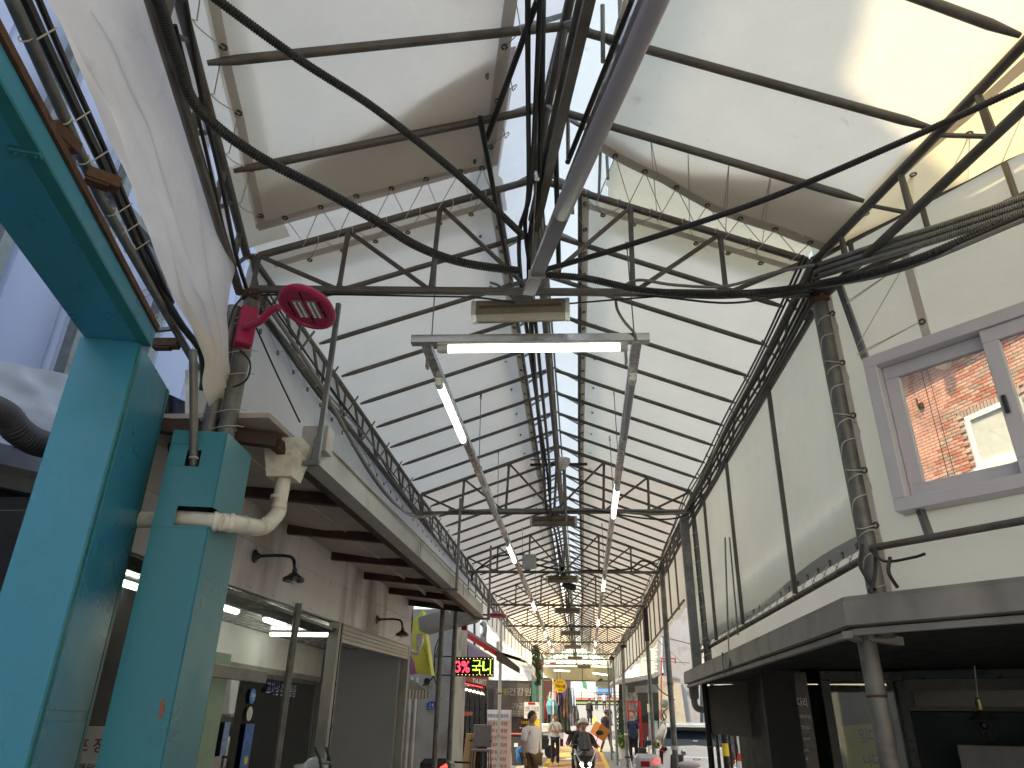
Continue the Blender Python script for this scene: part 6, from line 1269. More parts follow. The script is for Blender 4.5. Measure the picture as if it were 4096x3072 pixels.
# chair, boards, hand truck by the eatery
def chair(cx, y, z, label, m):
    o = thing('chair', label, 'chair', (cx, y, z)); MB().bb((cx - .22, y - .22, z + .42), (cx + .22, y + .22, z + .47)).build('seat', m, o, bevel=.01); MB().bb((cx - .21, y + .17, z + .5), (cx + .21, y + .22, z + .98)).build('backrest', m, o, bevel=.02)
    for sx_ in (-1, 1):
        for sy in (-1, 1): MB().tube([(cx + sx_ * .2, y + sy * .2, z + .43), (cx + sx_ * .21, y + sy * .22, z)], .014, 6).build('leg', M['darkf'], o)
        MB().bar((cx + sx_ * .24, y - .2, z + .64), (cx + sx_ * .24, y + .2, z + .64), .04, .03).build('armrest', M['darkf'], o)
    return o
q = P(1925, 2990, y=18.2); chair(q.x, 18.2, q.z - .5, 'grey padded armchair standing in the eatery doorway', mat('chair_grey', (.15, .14, .15), .7))
q = P(1885, 3000, y=18.5); o = thing('stacked_boards', 'stack of light wooden table boards leaning in the eatery door', 'boards', tuple(q))
for i in range(3): MB().box((q.x + .07 * i - .1, 18.5 + .03 * i, q.z - .05), (.14, .03, .8), Matrix.Rotation(.1, 3, 'Y')).build('board', mat('wood_pale', (.4, .25, .12), .6) if i == 0 else bpy.data.materials['wood_pale'], o, bevel=.02)
q = P(1782, 3000, y=15.5); o = thing('hand_truck', 'light blue hand truck standing by the plaster wall', 'hand truck', (q.x, 15.5, 0)); hb = mat('truck_blue', (.08, .32, .55), .4)
for s in (-1, 1): MB().tube([(q.x + s * .12, 15.5, .1), (q.x + s * .12, 15.5, 1.25), (q.x + s * .1, 15.55, 1.38)], .016, 8).build('side_rail', hb, o, True); MB().lathe([(.1, -.025), (.1, .025)], (q.x + s * .17, 15.55, .1), (1, 0, 0), 12).build('wheel', M['black'], o)
for z in (.3, .6, .9, 1.2): MB().bar((q.x - .12, 15.5, z), (q.x + .12, 15.5, z), .02, .02).build('crossbar', hb, o)
MB().box((q.x, 15.35, .04), (.34, .25, .01)).build('toe_plate', hb, o)
q = P(1300, 3035, x=-2.35); o = thing('cart_handle', 'dark blue cart handle with two grips poking up in the shop recess', 'cart', tuple(q)); hc_ = mat('handle_teal', (.02, .07, .08), .4)
for u, u2 in ((1262, 1280), (1305, 1318)): MB().tube(curve([P(u, 2992, x=-2.4), P(u2, 3040, x=-2.4), P(u2 + 5, 3100, x=-2.4)], 5), .014, 8).build('grip', hc_, o, True)
MB().tube([P(1280, 3050, x=-2.4), P(1322, 3052, x=-2.4)], .016, 8).build('crossbar', hc_, o, True)
o = MB().ball(P(1240, 3075, x=-2.6), .16, 12, 8, (1, 1.2, .6)); 
for i, p in enumerate(o.v): o.v[i] = tuple(V(p) + V((nz(p[0] * 9, p[2] * 9), nz(p[2] * 9, p[0] * 9), nz(p[0] * 7, p[2] * 8, 5))) * .06)
o = o.build('plastic_bag', mat('bag_clear', (.4, .42, .48), .25), None, True, angle=180, loc=tuple(P(1240, 3075, x=-2.6))); props(o, 'pale clear plastic bag lying behind the cart handle', 'bag')
# ---------------- far left: clothes shop and end of the roof ----------------
cs = thing('clothes_shop', 'clothes stall front with purple and maroon walls at the far left end', 'shop', tuple(P(2250, 2850, y=38)))
Q('side_wall', [(2128, 2640), (2172, 2640), (2172, 2990), (2128, 2990)], 32.5, mat('wall_green', (.03, .14, .11), .6), parent=cs)
Q('front_wall', [(2172, 2710), (2250, 2712), (2250, 2905), (2172, 2905)], 38, mat('wall_maroon', (.1, .04, .035), .7), parent=cs); Q('side_wall', [(2250, 2712), (2284, 2716), (2284, 2905), (2250, 2905)], 38, mat('wall_purple', (.1, .06, .17), .7), parent=cs)
Q('door_frame', [(2283, 2722), (2287, 2722), (2287, 2900), (2283, 2900)], 37.8, M['whitewall'], parent=cs)
q = P(2162, 2830, y=31); MB().tube([(q.x, 31, gz(31)), (q.x, 31, 3.4), (q.x - .15, 31, 3.6)], .05, 10).build('drainpipe', M['white'], cs, True)
def garment(u, v, y, w_, h_, c, label, cat='garment'):
    q = P(u, v, y=y); o = MB().grid(lambda i, j: V((q.x + (i - .5) * w_ * (.5 + .5 * min(1, j * 2.5)) * (1 + .15 * j), y + .05 * math.sin(i * 14 + u) * (.3 + j) + .03 * nz(i * 4, j * 4), q.z + h_ / 2 - h_ * j - .05 * abs(i - .5))), 14, 12).build('hanging_garment', mat('garment_%d' % u, c, .85, 0, .25, 8), None, True, angle=180, loc=tuple(q)); return props(o, label, cat, 'clothes hanging outside the stall')
for (u, v, w_, h_, c, l_) in ((2222, 2785, .3, .7, (.55, .25, .32), 'pink shirt hanging highest at the clothes stall'), (2238, 2800, .35, .9, (.03, .03, .07), 'navy and white patterned shirt at the stall'), (2262, 2830, .3, .8, (.2, .1, .05), 'orange brown patterned blouse at the stall'), (2275, 2800, .3, 1.1, (.12, .13, .12), 'long grey coat at the stall corner'), (2291, 2785, .25, .8, (.5, .6, .8), 'light blue shirt at the street end of the stall'), (2190, 2850, .35, 1.1, (.05, .05, .055), 'dark coat next to the pale post'), (2182, 2835, .15, .8, (.4, .02, .03), 'narrow red jacket by the green wall'), (2235, 2880, .4, .9, (.02, .02, .022), 'black trousers rack low at the stall'), (2262, 2890, .4, .8, (.025, .04, .03), 'dark green jackets low at the stall'), (2300, 2860, .35, .9, (.1, .11, .14), 'grey denim piece at the end of the stall'), (2205, 2790, .4, .5, (.4, .4, .4), 'white folded cloth at the stall')):
    garment(u, v, 36 if u < 2280 else 37, w_, h_, c, l_)
q = P(2208, 2828, y=34.8); o = thing('umbrella', 'turquoise patio umbrella folded out at the clothes stall', 'umbrella', tuple(q)); MB().lathe([(.02, .36), (.2, .26), (.27, .05), (.2, -.3)], q, n=10).build('canopy', mat('umb_teal', (.07, .25, .33), .6), o); MB().tube([q + V((0, 0, -.9)), q + V((0, 0, .48))], .015, 6).build('pole', M['white'], o)
yp = P(2241, 2743, y=33.5); ysn = thing('round_sign', 'round yellow sign with red and black Korean letters hanging by the clothes stall', 'sign', tuple(yp))
MB().lathe([(.265, -.05), (.265, .05)], yp, (0, 1, 0), 28).build('disc', mat('sign_gold', (.75, .45, .03), .5), ysn); MB().lathe([(.25, 0), (.275, 0), (.275, .02), (.25, .02), (.25, 0)], yp + V((0, -.06, 0)), (0, 1, 0), 28, False).build('rim', M['yellow'], ysn)
text('한복이불', M['ink'], ysn, yp + V((0, -.056, -.02)), (1, 0, 0), Z, .14, .43); text('철보주단', M['inkred'], ysn, yp + V((0, -.056, .14)), (1, 0, 0), Z, .09, .3); text('주문·제작', M['ink'], ysn, yp + V((0, -.056, -.18)), (1, 0, 0), Z, .05, .2); MB().tube([yp + V((0, 0, .26)), yp + V((0, 0, .7))], .012, 6).build('hanger', M['black'], ysn)
# end valances
for (pts, y, c, l_, n_) in (([(2172, 2668), (2175, 2700), (2212, 2722), (2462, 2722), (2462, 2672), (2300, 2666)], 35.5, (.6, .55, .4), 'cream canvas valance across the far end of the street roof', 'end_valance'), ([(2382, 2722), (2462, 2724), (2462, 2752), (2382, 2746)], 35.9, (.58, .55, .48), 'lower beige flap hanging under the far valance', 'end_flap')):
    o = Q(n_, pts, y, cloth(n_ + '_m', c, .5), l_, 'hanging canvas', .015)
MB().tube([P(2175, 2722, y=35.4), P(2462, 2724, y=35.4)], .03, 8).build('bottom_pipe', ST, fr, True)
for u in (2228, 2330): MB().tube([P(u, 2665, y=35.3), P(u, 2722, y=35.3)], .02, 6).build('valance_bar', ST, fr)
o = Q('flag', [(2328, 2725), (2345, 2728), (2350, 2760), (2332, 2750)], 41, mat('flag_green', (.06, .3, .2), .7), 'green flag hanging over the street opening', 'flag', .02)
# climbing plant on the left post
def foliage(name, c, r, n, label, cat, ls_=.05, mt=None, parent=None, seed=1):
    g = random.Random(seed); m = MB(); c = V(c)
    for _ in range(n):
        a_ = g.uniform(0, 6.28); rr_ = math.sqrt(g.random()); p = c + V((r[0] * rr_ * math.cos(a_), r[1] * rr_ * math.sin(a_), r[2] * g.uniform(-1, 1)))
        d = V((g.uniform(-1, 1), g.uniform(-1, 1), g.uniform(-1, .6))).normalized(); s = d.orthogonal().normalized(); L_ = ls_ * g.uniform(.6, 1.3)
        m.add([p, p + d * L_ * .5 + s * L_ * .35, p + d * L_, p + d * L_ * .5 - s * L_ * .35], [(0, 1, 2, 3)])
    o = m.build(name, mt or M['green'], parent, loc=None if parent else tuple(c)); return props(o, label, cat) if label else o
cp = thing('climbing_plant', 'dark climbing plant wound round the left eave near the end of the street', 'plant', tuple(P(2145, 2650, y=29)))
foliage('foliage', P(2142, 2640, y=29), (.16, .2, .55), 700, None, None, .09, parent=cp, seed=3); foliage('foliage', P(2155, 2690, y=30), (.1, .2, .45), 350, None, None, .09, parent=cp, seed=4); MB().tube([P(2150, 2735, y=29.5), P(2140, 2600, y=29)], .02, 6).build('stem', M['joist'], cp)
# white scooter with top box behind the woman
q = P(2188, 2930, y=31.5)
# ---------------- right side, far ----------------
rb = thing('dark_stall', 'dark open stall with a white sagging roof edge on the right', 'stall', tuple(P(2540, 2850, y=33)))
Q('back_wall', [(2475, 2715), (2655, 2690), (2655, 2990), (2475, 2990)], 35, M['dark'], parent=rb); Q('roof_edge', [(2450, 2722), (2640, 2690), (2642, 2697), (2450, 2731)], 31.5, M['whitewall'], th=3, parent=rb)
Q('low_wall', [(2560, 2890), (2655, 2890), (2655, 2960), (2560, 2960)], 34.5, mat('wall_darkred', (.16, .03, .03), .7), parent=rb); Q('board', [(2540, 2745), (2640, 2735), (2640, 2770), (2540, 2770)], 34, M['gutter'], parent=rb)
sl_ = MB().grid(lambda i, j: P(2455 + 185 * i, 2722 - 32 * i - 75 * j * (1 - .3 * i) - 30 * i * j, y=31.4 + 2 * j + .1 * nz(i * 6, j * 3)), 20, 8).build('roof_sheet', mat('white_tarp', (.78, .78, .76), .7, 0, .04), rb, True, angle=180)
MB().grid(lambda i, j: P(2490 + 60 * i, 2770 + 110 * j, y=33.5 + .2 * nz(i * 6, j * 6)), 14, 14).build('plastic_curtain', mat('curtain_film', (.36, .33, .33), .25, 0, .25, 5), rb, True, angle=180)
hs = thing('stucco_house', 'bright white and blue grey stucco house with red pipes behind the posts', 'house', tuple(P(2700, 2700, y=27)))
Q('wall', [(2625, 2390), (2800, 2300), (2800, 3000), (2655, 3000), (2655, 2700)], 27, mat('stucco_blue', (.36, .38, .46), .9, 0, .1, 1.5, bump=.2, dirt=(.2, .18, .17), damt=.5), parent=hs)
Q('wall', [(2560, 2500), (2650, 2380), (2650, 2690), (2560, 2700)], 26.9, mat('stucco_white', (.72, .72, .7), .9, 0, .06, 2), parent=hs)
Q('stained_base', [(2634, 2700), (2720, 2715), (2760, 2990), (2640, 2990)], 26.85, mat('peeling_wall', (.5, .47, .43), .9, 0, .2, 2, bump=.3, dirt=(.17, .12, .1), dscale=1.6, damt=.9), th=.08, parent=hs)
for i in range(18): v = 2440 + i * 14; R('quoin', 2618, v, 2628 + (i % 2) * 3, v + 11, 26.8, M['whitewall'], None, None, .1, parent=hs)
for pts in ([(2645, 2630), (2645, 2880)], [(2645, 2632), (2705, 2634)], [(2700, 2634), (2702, 2655)]): MB().tube([P(*pts[0], y=26.6), P(*pts[1], y=26.6)], .03, 6).build('red_pipe', mat('pipe_red', (.35, .1, .1), .6), hs, True)
q = P(2655, 2815, y=26.5); MB().lathe([(.13, 0), (.13, .1), (.06, .12)], q, (0, -1, 0), 14).build('meter', M['galv'], hs, True)
bundle('wall_wires', 'black and red wires drooping beside the electricity meter', [[P(2600, 2700, y=26.3), P(2640, 2760, y=26.3), P(2700, 2800, y=26.3)], [P(2650, 2840, y=26.3), P(2665, 2870, y=26.3), P(2645, 2890, y=26.3), P(2650, 2930, y=26.3)], [P(2670, 2830, y=26.3), P(2650, 2860, y=26.3), P(2668, 2900, y=26.3)]], [.02, .018, .02], 'cable')
gb_ = thing('pale_building', 'very bright pale glass fronted building behind the white car', 'building', tuple(P(2800, 2700, y=30)))
Q('wall', [(2700, 2300), (2960, 2200), (2960, 3000), (2715, 3000)], 30, mat('glass_pale', (.55, .66, .68), .25, 0, .1, .6), parent=gb_)
for u in (2712, 2745, 2765, 2790, 2808, 2830): Q('mullion', [(u, 2560), (u + 7, 2560), (u + 9, 3000), (u + 2, 3000)], 29.8, M['whitewall'], th=.2, parent=gb_)
for u in (2752, 2798, 2845): Q('dark_window', [(u, 2740), (u + 14, 2740), (u + 16, 3000), (u + 2, 3000)], 29.7, mat('win_dark', (.05, .07, .09), .1) if u == 2752 else bpy.data.materials['win_dark'], parent=gb_)
for v in (2510, 2530): MB().bar(P(2695, v + 20, y=29.5), P(2760, v - 10, y=29.5), .1, .12).build('cornice', M['whitewall'], gb_)
wp = thing('utility_pole', 'slim galvanised service pole with pale labels in front of the stucco house', 'pole', tuple(P(2598, 2800, y=25.5)))
MB().tube([P(2595, 2600, y=25.5), P(2604, 3000, y=25.5)], .06, 12).build('pole', M['galv'], wp, True); 
for v in (2640, 2720, 2850): MB().lathe([(.063, 0), (.065, .25)], P(2598, v, y=25.5), n=12).build('label', M['dirtywhite'], wp, True)
bundle('overhead_wires', 'thin overhead wires in front of the pale buildings on the right', [[P(2620, 2540, y=24), P(2760, 2575, y=24)], [P(2630, 2560, y=24), P(2740, 2660, y=24)], [P(2570, 2640, y=25), P(2760, 2652, y=25)]], [.012, .01, .008], 'cable')
# left background roofs
lb = thing('white_annex', 'bright white flat roofed annex beyond the red eatery roof', 'building', tuple(P(1950, 2560, y=34)))
Q('wall', [(1880, 2440), (2040, 2480), (2140, 2600), (2140, 2720), (1880, 2720)], 36, mat('annex_white', (.7, .74, .76), .8, 0, .05, .7), parent=lb)
Q('window', [(1985, 2565), (2003, 2565), (2003, 2610), (1985, 2610)], 35.9, M['galv'], parent=lb)
for i in range(6): MB().bar(P(1960, 2600 + 9 * i, y=33), P(2110, 2650 + 7 * i, y=33), .05, .3).build('roof_panel', M['whitewall'], lb)
ob = thing('grey_house', 'grey blue stepped house with flue pipes behind the red roof edge', 'house', tuple(P(1850, 2500, y=24)))
Q('wall', [(1725, 2420), (1920, 2420), (1920, 2680), (1725, 2680)], 25, mat('house_blue', (.4, .43, .55), .8, 0, .08, 1), parent=ob)
for u in (1893, 1935): Q('flue_duct', [(u, 2440), (u + 9, 2440), (u + 9, 2600), (u, 2600)], 22, M['darkf'], th=.2, parent=ob)
MB().tube(curve([P(1925, 2490, y=21), P(1938, 2505, y=21), P(1938, 2530, y=21), P(1930, 2545, y=21), P(1940, 2580, y=21)], 5), .07, 10).build('flue_pipe', M['galv'], ob, True)
# ---------------- brick building behind the window ----------------
bp0 = P(3850, 1680, y=13.5); ba = V((-.37, .93, 0)).normalized(); bn_ = V((-.93, -.37, 0)).normalized()
bb_ = thing('brick_house', 'sunlit red brick house seen through the sliding window', 'house', (bp0.x, bp0.y, 0))
def bq(u, v): return PW(u, v, bp0, (ba.x, ba.y))
def bd_(p): return (p - V((bp0.x, bp0.y, p.z))).dot(ba)
def bpt(d, z, o=0): return V((bp0.x, bp0.y, z)) + ba * d + bn_ * o
BM = Matrix((ba, bn_, Z)).transposed()
def bbx(d0, d1, z0, z1, o0, o1, mb_): return mb_.box(bpt((d0 + d1) / 2, (z0 + z1) / 2, (o0 + o1) / 2), (d1 - d0, o1 - o0, z1 - z0), BM)
ez = bq(3620, 1490).z
bbx(-9, 9, 0, ez + .1, -6, -.006, MB()).build('mortar_wall', M['mortar'], bb_)
wTL, wTR, wBL, wBR = bq(3865, 1680), bq(4040, 1570), bq(3900, 1880), bq(4060, 1770)
wd0, wd1 = bd_(wTR) - .1, bd_(wTL); wz1, wz0 = wTL.z + .05, wBL.z
BRM = bbx(0, .19, 0, .06, 0, .03, MB()); me_ = MB(); me_.box((0, 0, 0), (.195, .035, .058)); proto = me_.build('brick', M['brick'], None, bevel=.003, local=True); pm = proto.data; bpy.data.objects.remove(proto)
bmats = [M['brick'], mat('brick_pale', (.6, .36, .28), .85, 0, .3, 2), mat('brick_deep', (.5, .18, .13), .85, 0, .3, 2), mat('brick_brown', (.42, .28, .23), .85, 0, .3, 2)]
pms = []
for b_ in bmats: c_ = pm.copy(); c_.materials.clear(); c_.materials.append(b_); pms.append(c_)
rotq = BM.to_quaternion(); nb = 0; rest_b = MB(); z = 2.6; row = 0; cen = V((3850, 1620))
cand = []
def pxy(p):
    c = RM.transposed() @ (p - CAM); return (2048 + FOC * c.x / -c.z, 1536 - FOC * c.y / -c.z)
while z < ez:
    d = -3.5 + (row % 2) * .1025
    while d < 4:
        p = bpt(d, z, .004 + .004 * rnd.random())
        if not (wd0 - .12 < d < wd1 + .12 and wz0 - .05 < z < wz1 + .12):
            u, v = pxy(p)
            if 3560 < u < 4200 and 1100 < v < 2120: cand.append(((0 if 3640 < u < 4120 and 1250 < v < 2000 else 1), (p - CAM).length, p))
        d += .205
    z += .068; row += 1
cand.sort(key=lambda t: (t[0], t[1]))
for i, (_, _, p) in enumerate(cand):
    if i < 290:
        o = bpy.data.objects.new('brick', rnd.choices(pms, (5, 2, 3, 2))[0]); col.objects.link(o); o.parent = bb_; o.location = p - V((bp0.x, bp0.y, 0)); o.rotation_mode = 'QUATERNION'; o.rotation_quaternion = rotq
    else: rest_b.box(p, (.195, .035, .058), BM)
if rest_b.v: rest_b.build('bricks', M['brick'], bb_, kind='stuff')
m = MB()
for i in range(int((wd1 - wd0 + .3) / .075)): bbx(wd0 - .1 + i * .075, wd0 - .1 + i * .075 + .06, wz1 + .0, wz1 + .17, 0, .02, m)
m.build('brick_lintel', bmats[3], bb_)
m = MB(); t_ = .1
for a_, b_, c_, d_ in ((wd0, wd1, wz1 - t_, wz1), (wd0, wd1, wz0, wz0 + t_), (wd0, wd0 + t_, wz0 + t_, wz1 - t_), (wd1 - t_, wd1, wz0 + t_, wz1 - t_)): bbx(a_, b_, c_, d_, -.04, .04, m)
wf = m.build('window', M['whitewall'], bb_); bbx(wd0 + t_, wd1 - t_, wz0 + t_, wz1 - t_, -.02, -.01, MB()).build('pane', mat('pane_pale', (.33, .4, .4), .1, 0, .1, 2), wf)
bbx(wd0 - .05, wd1 + .05, wz0 - .13, wz0, -.02, .09, MB()).build('sill', M['whitewall'], wf)
eave = bq(3640, 1420); MB().bar(bpt(-8, ez + .06, .14), bpt(8, ez + .06, .14), .3, .1).build('eave', M['roofdark'], bb_); MB().bar(bpt(-8, ez + .02, .3), bpt(8, ez + .02, .3), .08, .1).build('eave_gutter', M['whitewall'], bb_)
q = bq(3790, 1460); MB().lathe([(.1, 0), (.13, .05), (.13, .34), (.115, .34), (.115, .1)], q, bn_ + V((-.1, -.2, .1)), 18, False).build('vent_pipe', M['white'], bb_, True)
for (u, v, k) in ((3690, 1625, .12), (3750, 1960, .1)): q = bq(u, v); MB().box(q + bn_ * .04, (k, .06, k), BM).build('old_bracket', M['rust'], bb_, bevel=.01); MB().tube([q, q + bn_ * .12, q + bn_ * .12 + V((0, 0, .15))], .02, 6).build('old_pipe', M['rust'], bb_, True)
for d in (.45, .6): MB().tube([bpt(d, 3, .03), bpt(d, ez - .1, .03)], .006, 4).build('wire', M['black'], bb_)
# ---------------- people ----------------
SK = mat('skin', (.42, .24, .17), .55, 0, .06, 20); HR = mat('hair_black', (.015, .013, .012), .5, 0, .2, 40); SH = mat('shoe_black', (.02, .02, .02), .4)
def cm(name, c, r=.8): return mat(name, c, r, 0, .12, 14, bump=.25, bscale=30)
def add_mesh(mb_, me, s=1): return mb_.add([v.co * s for v in me.vertices], [tuple(p.vertices) for p in me.polygons])
def person(kind, x, y, rz, label, shirt, trousers, sleeve='short', scale=1, z=None, hair='short', shoes=None, skirt=None, turn=0, bald=False, helmet=False, glasses=False, z0=0, vest=None, cap=None, drop=0):
    D = PM[kind]; J = D['J']; k = D['k']; o = thing('person', label, 'person', (x, y, (gz(y) if z is None else z) + .012), None, rz); o.scale = (scale,) * 3
    hd_ = J['head'] + V((0, -.005, .045)) * k; T = Matrix.Rotation(turn, 3, 'Z'); b = add_mesh(MB(), D['body'])
    b.ball(hd_, .1 * k, 16, 12, (.8, .95, 1.2)); f = lambda a, c, d: hd_ + T @ V((a, c, d)) * k
    b.add([f(-.014, -.088, -.02), f(.014, -.088, -.02), f(0, -.09, .022), f(0, -.118, -.018)], [(0, 1, 3), (1, 2, 3), (2, 0, 3)])
    for s in (-1, 1): b.ball(f(s * .08, .005, 0), .022 * k, 8, 6, (.4, .8, 1.3))
    for n, s in (('l', -1), ('r', 1)):          # hands: palm, four fingers, thumb
        w = J['wr' + n]; d = (w - J['el' + n]).normalized(); sd = d.cross(V((1, 0, 0)) if abs(d.x) < .8 else V((0, 0, 1))).normalized(); up = sd.cross(d).normalized()
        b.box(w + d * .05 * k, (.03 * k, .085 * k, .075 * k), Matrix((up, d, sd)).transposed())
        for i in range(4):
            p = w + d * .085 * k + sd * (-.028 + .019 * i) * k; L_ = (.065, .075, .07, .055)[i] * k; b.tube([p, p + d * L_ * .5 + up * .004, p + d * L_ * .85 - up * .018 * s], [.0095 * k, .009 * k, .007 * k], 6)
        p = w + d * .02 * k - sd * .035 * k; b.tube([p, p - sd * .02 * k + d * .03 * k, p - sd * .022 * k + d * .055 * k], [.011 * k, .01 * k, .008 * k], 6)
    b.build('body', SK, o, True, local=True, angle=60)
    for s in (-1, 1): MB().ball(f(s * .03, -.086, .012), .009 * k, 8, 5).build('eye', M['ink'], o, True, local=True)
    MB().box(f(0, -.092, -.052), (.04 * k, .008 * k, .008 * k)).build('mouth', mat('lips', (.3, .1, .09), .5) if 'lips' not in bpy.data.materials else bpy.data.materials['lips'], o, local=True)
    if not helmet:
        h = MB(); n = 18
        def hp(i, j):
            a_ = 2 * math.pi * i; low = -.35 if hair == 'short' else -.9
            lim = .5 * math.pi; front = .5 + .5 * math.cos(a_ - math.pi / 2)    # 1 at the back
            th = j * (lim * (.6 + .75 * front)); r = (.106 - .004 * j) * k
            p = V((math.cos(a_) * math.sin(th) * .86, math.sin(a_) * math.sin(th) * 1.0, math.cos(th) * 1.18)) * r
            return hd_ + T @ p
        if bald:
            for s in (-1, 1): h.ball(f(s * .075, .03, -.0), .035 * k, 8, 6, (.5, 1.3, 1.2))
            h.ball(f(0, .07, -.0), .055 * k, 10, 6, (1.3, .7, 1))
        else: h.grid(hp, n, 8)
        if hair == 'tied': h.ball(f(0, .1, .02), .035 * k, 8, 6)
        h.build('hair', HR, o, True, local=True, angle=180)
    top = add_mesh(MB(), D['long' if sleeve == 'long' else 'short']).build('shirt', shirt, o, True, local=True, angle=180)
    if vest: add_mesh(MB(), D['short']).build('vest', vest, o, True, local=True, angle=180); [setattr(v, 'co', v.co) for v in ()]
    add_mesh(MB(), D['trousers']).build('trousers', trousers, o, True, local=True, angle=180)
    for s_ in D['shoes']: add_mesh(MB(), s_).build('shoe', shoes or SH, o, True, local=True)
    if skirt: add = MB(); p = J['pel']; add.lathe([(.15 * k, .12), (.2 * k, -.3 * k), (.22 * k, -.5 * k)], p, n=16, cap=False); add.build('skirt', skirt, o, True, local=True)
    return o, J, k
def at_feet(u, v, y): q = P(u, v, y=y); return q.x, y
wp_ = cm('polo_white', (.85, .8, .8)); 
x, y = at_feet(2125, 2960, 16.3)
person('stand', x, y, .85, 'man in a white polo shirt and brown trousers, head turned right, nearest on the left', wp_, cm('trousers_brown', (.16, .09, .045)), turn=.6, scale=.99, z=.0)
x, y = at_feet(2220, 2960, 29)
wo, J, k = person('crossed', x, y, .1, 'woman in a grey tee with crossed arms and a small black bag', cm('tee_grey', (.6, .6, .6)), cm('trousers_navy', (.02, .022, .04)), scale=1.02, hair='tied', shoes=M['white'])
bg2 = MB().tube([V((-.1, -.13, 1.35)), V((.02, -.16, 1.15)), V((.2, -.12, .85))], .01, 6).build('strap', M['black'], None, local=True); bg2.parent = None
ho = thing('handbag', 'small black shoulder bag hanging at the hip of the woman with crossed arms', 'bag', (x, y, wo.location.z), None, .1); bg2.parent = ho; MB().bb((.17, -.18, .62), (.29, -.08, .86)).build('pouch', M['black'], ho, bevel=.02, local=True)
x, y = at_feet(2534, 3000, 30.3)
person('stand', x, y, 0, 'balding man in a navy polo shirt standing by the post on the right', cm('polo_navy', (.015, .025, .07)), cm('trousers_dark', (.012, .014, .022)), scale=1.0, bald=True)
x, y = at_feet(2425, 2930, 36.5)
person('stride', x, y, math.pi - .5, 'man in a grey vest over a pink shirt, seen from behind with legs apart', cm('shirt_pink', (.5, .2, .26)), cm('trousers_grey', (.05, .05, .06)), sleeve='long', vest=cm('vest_grey', (.08, .07, .085)), turn=.6, z=gz(36.5))
x, y = at_feet(2358, 2830, 58)
bk, J, k = person('stand', x, y, math.pi - .3, 'person all in black with a rucksack, walking away down the sunlit end', cm('coat_black', (.008, .008, .009)), cm('black_bottom', (.01, .01, .01)), sleeve='long', skirt=cm('coat_tail', (.008, .008, .009)), scale=1.02)
rk = MB().bb((-.17, .12, 1.0), (.17, .3, 1.45)).build('rucksack', M['black'], None, bevel=.05, local=True); rk.location = bk.location; rk.rotation_euler.z = bk.rotation_euler.z; props(rk, 'black rucksack on the back of the person all in black', 'rucksack')
x, y = at_feet(2386, 2830, 82)
person('phone', x, y, .2, 'distant person in a pale cap and light shirt with a hand raised to the ear', cm('shirt_pale', (.5, .52, .62)), cm('jeans_dark', (.03, .035, .05)), hair='short', scale=1.0)
x, y = at_feet(2418, 2830, 82)
person('walk', x, y, -.2, 'distant person in a light blue shirt walking towards the viewer', cm('shirt_blue', (.45, .52, .68)), cm('jeans_navy', (.03, .035, .06)))
x, y = at_feet(2432, 2870, 47)
person('walk', x, y, -.3, 'person in a dark padded vest and cream sleeves half behind the posts', cm('sleeve_cream', (.45, .4, .32)), cm('black_pants', (.012, .012, .014)), sleeve='long', vest=cm('vest_dark', (.018, .024, .026)))
# ---------------- scooter and rider ----------------
sx_, sy_ = P(2335, 3000, y=19.3).x, 19.3
sz_ = 0.0
bk_ = mat('scooter_black', (.012, .012, .014), .25, 0, .05, 3, coat=.5); lit = emis('headlight', (1, .98, .92), 9)
sc_ = thing('scooter', 'black motor scooter with twin lit headlights coming towards the viewer', 'scooter', (sx_, sy_, sz_), None, .05)
L = dict(local=True)
MB().lathe([(.16, -.05), (.27, -.055), (.3, -.03), (.3, .03), (.27, .055), (.16, .05)], (0, -.62, .3), (1, 0, 0), 28).build('front_wheel', M['black'], sc_, True, **L); MB().lathe([(.16, -.06), (.27, -.065), (.3, 0), (.27, .065), (.16, .06)], (0, .7, .3), (1, 0, 0), 28).build('rear_wheel', M['black'], sc_, True, **L)
MB().prism([(-.07, -.95, .62), (.07, -.95, .62), (.08, -.35, .6), (-.08, -.35, .6)], (0, 0, .05)).build('front_mudguard', bk_, sc_, bevel=.01, **L)
for s in (-1, 1): MB().tube([(s * .09, -.6, .3), (s * .09, -.42, .9)], .025, 8).build('fork', M['galv'], sc_, True, **L)
body = MB()
rows = [(.30, -.3, .13), (.45, -.5, .2), (.65, -.62, .24), (.85, -.66, .27), (1.0, -.6, .2), (1.1, -.5, .12)]
vs = []
for z, yf, hw in rows: vs += [(-hw, yf + .3, z), (-hw * .85, yf + .08, z), (-hw * .35, yf - .03, z), (0, yf - .06, z), (hw * .35, yf - .03, z), (hw * .85, yf + .08, z), (hw, yf + .3, z)]
body.add(vs, [(i * 7 + j, i * 7 + j + 1, i * 7 + j + 8, i * 7 + j + 7) for i in range(5) for j in range(6)]); body.build('front_fairing', bk_, sc_, True, angle=30, solid=.01, **L)
MB().prism([(-.16, -.3, .3), (.16, -.3, .3), (.2, .9, .35), (-.2, .9, .35)], (0, 0, .4)).build('body_cowl', bk_, sc_, bevel=.05, **L); MB().prism([(-.15, -.05, .76), (.15, -.05, .76), (.17, .9, .82), (-.17, .9, .82)], (0, 0, .1)).build('seat', M['black'], sc_, bevel=.03, **L)
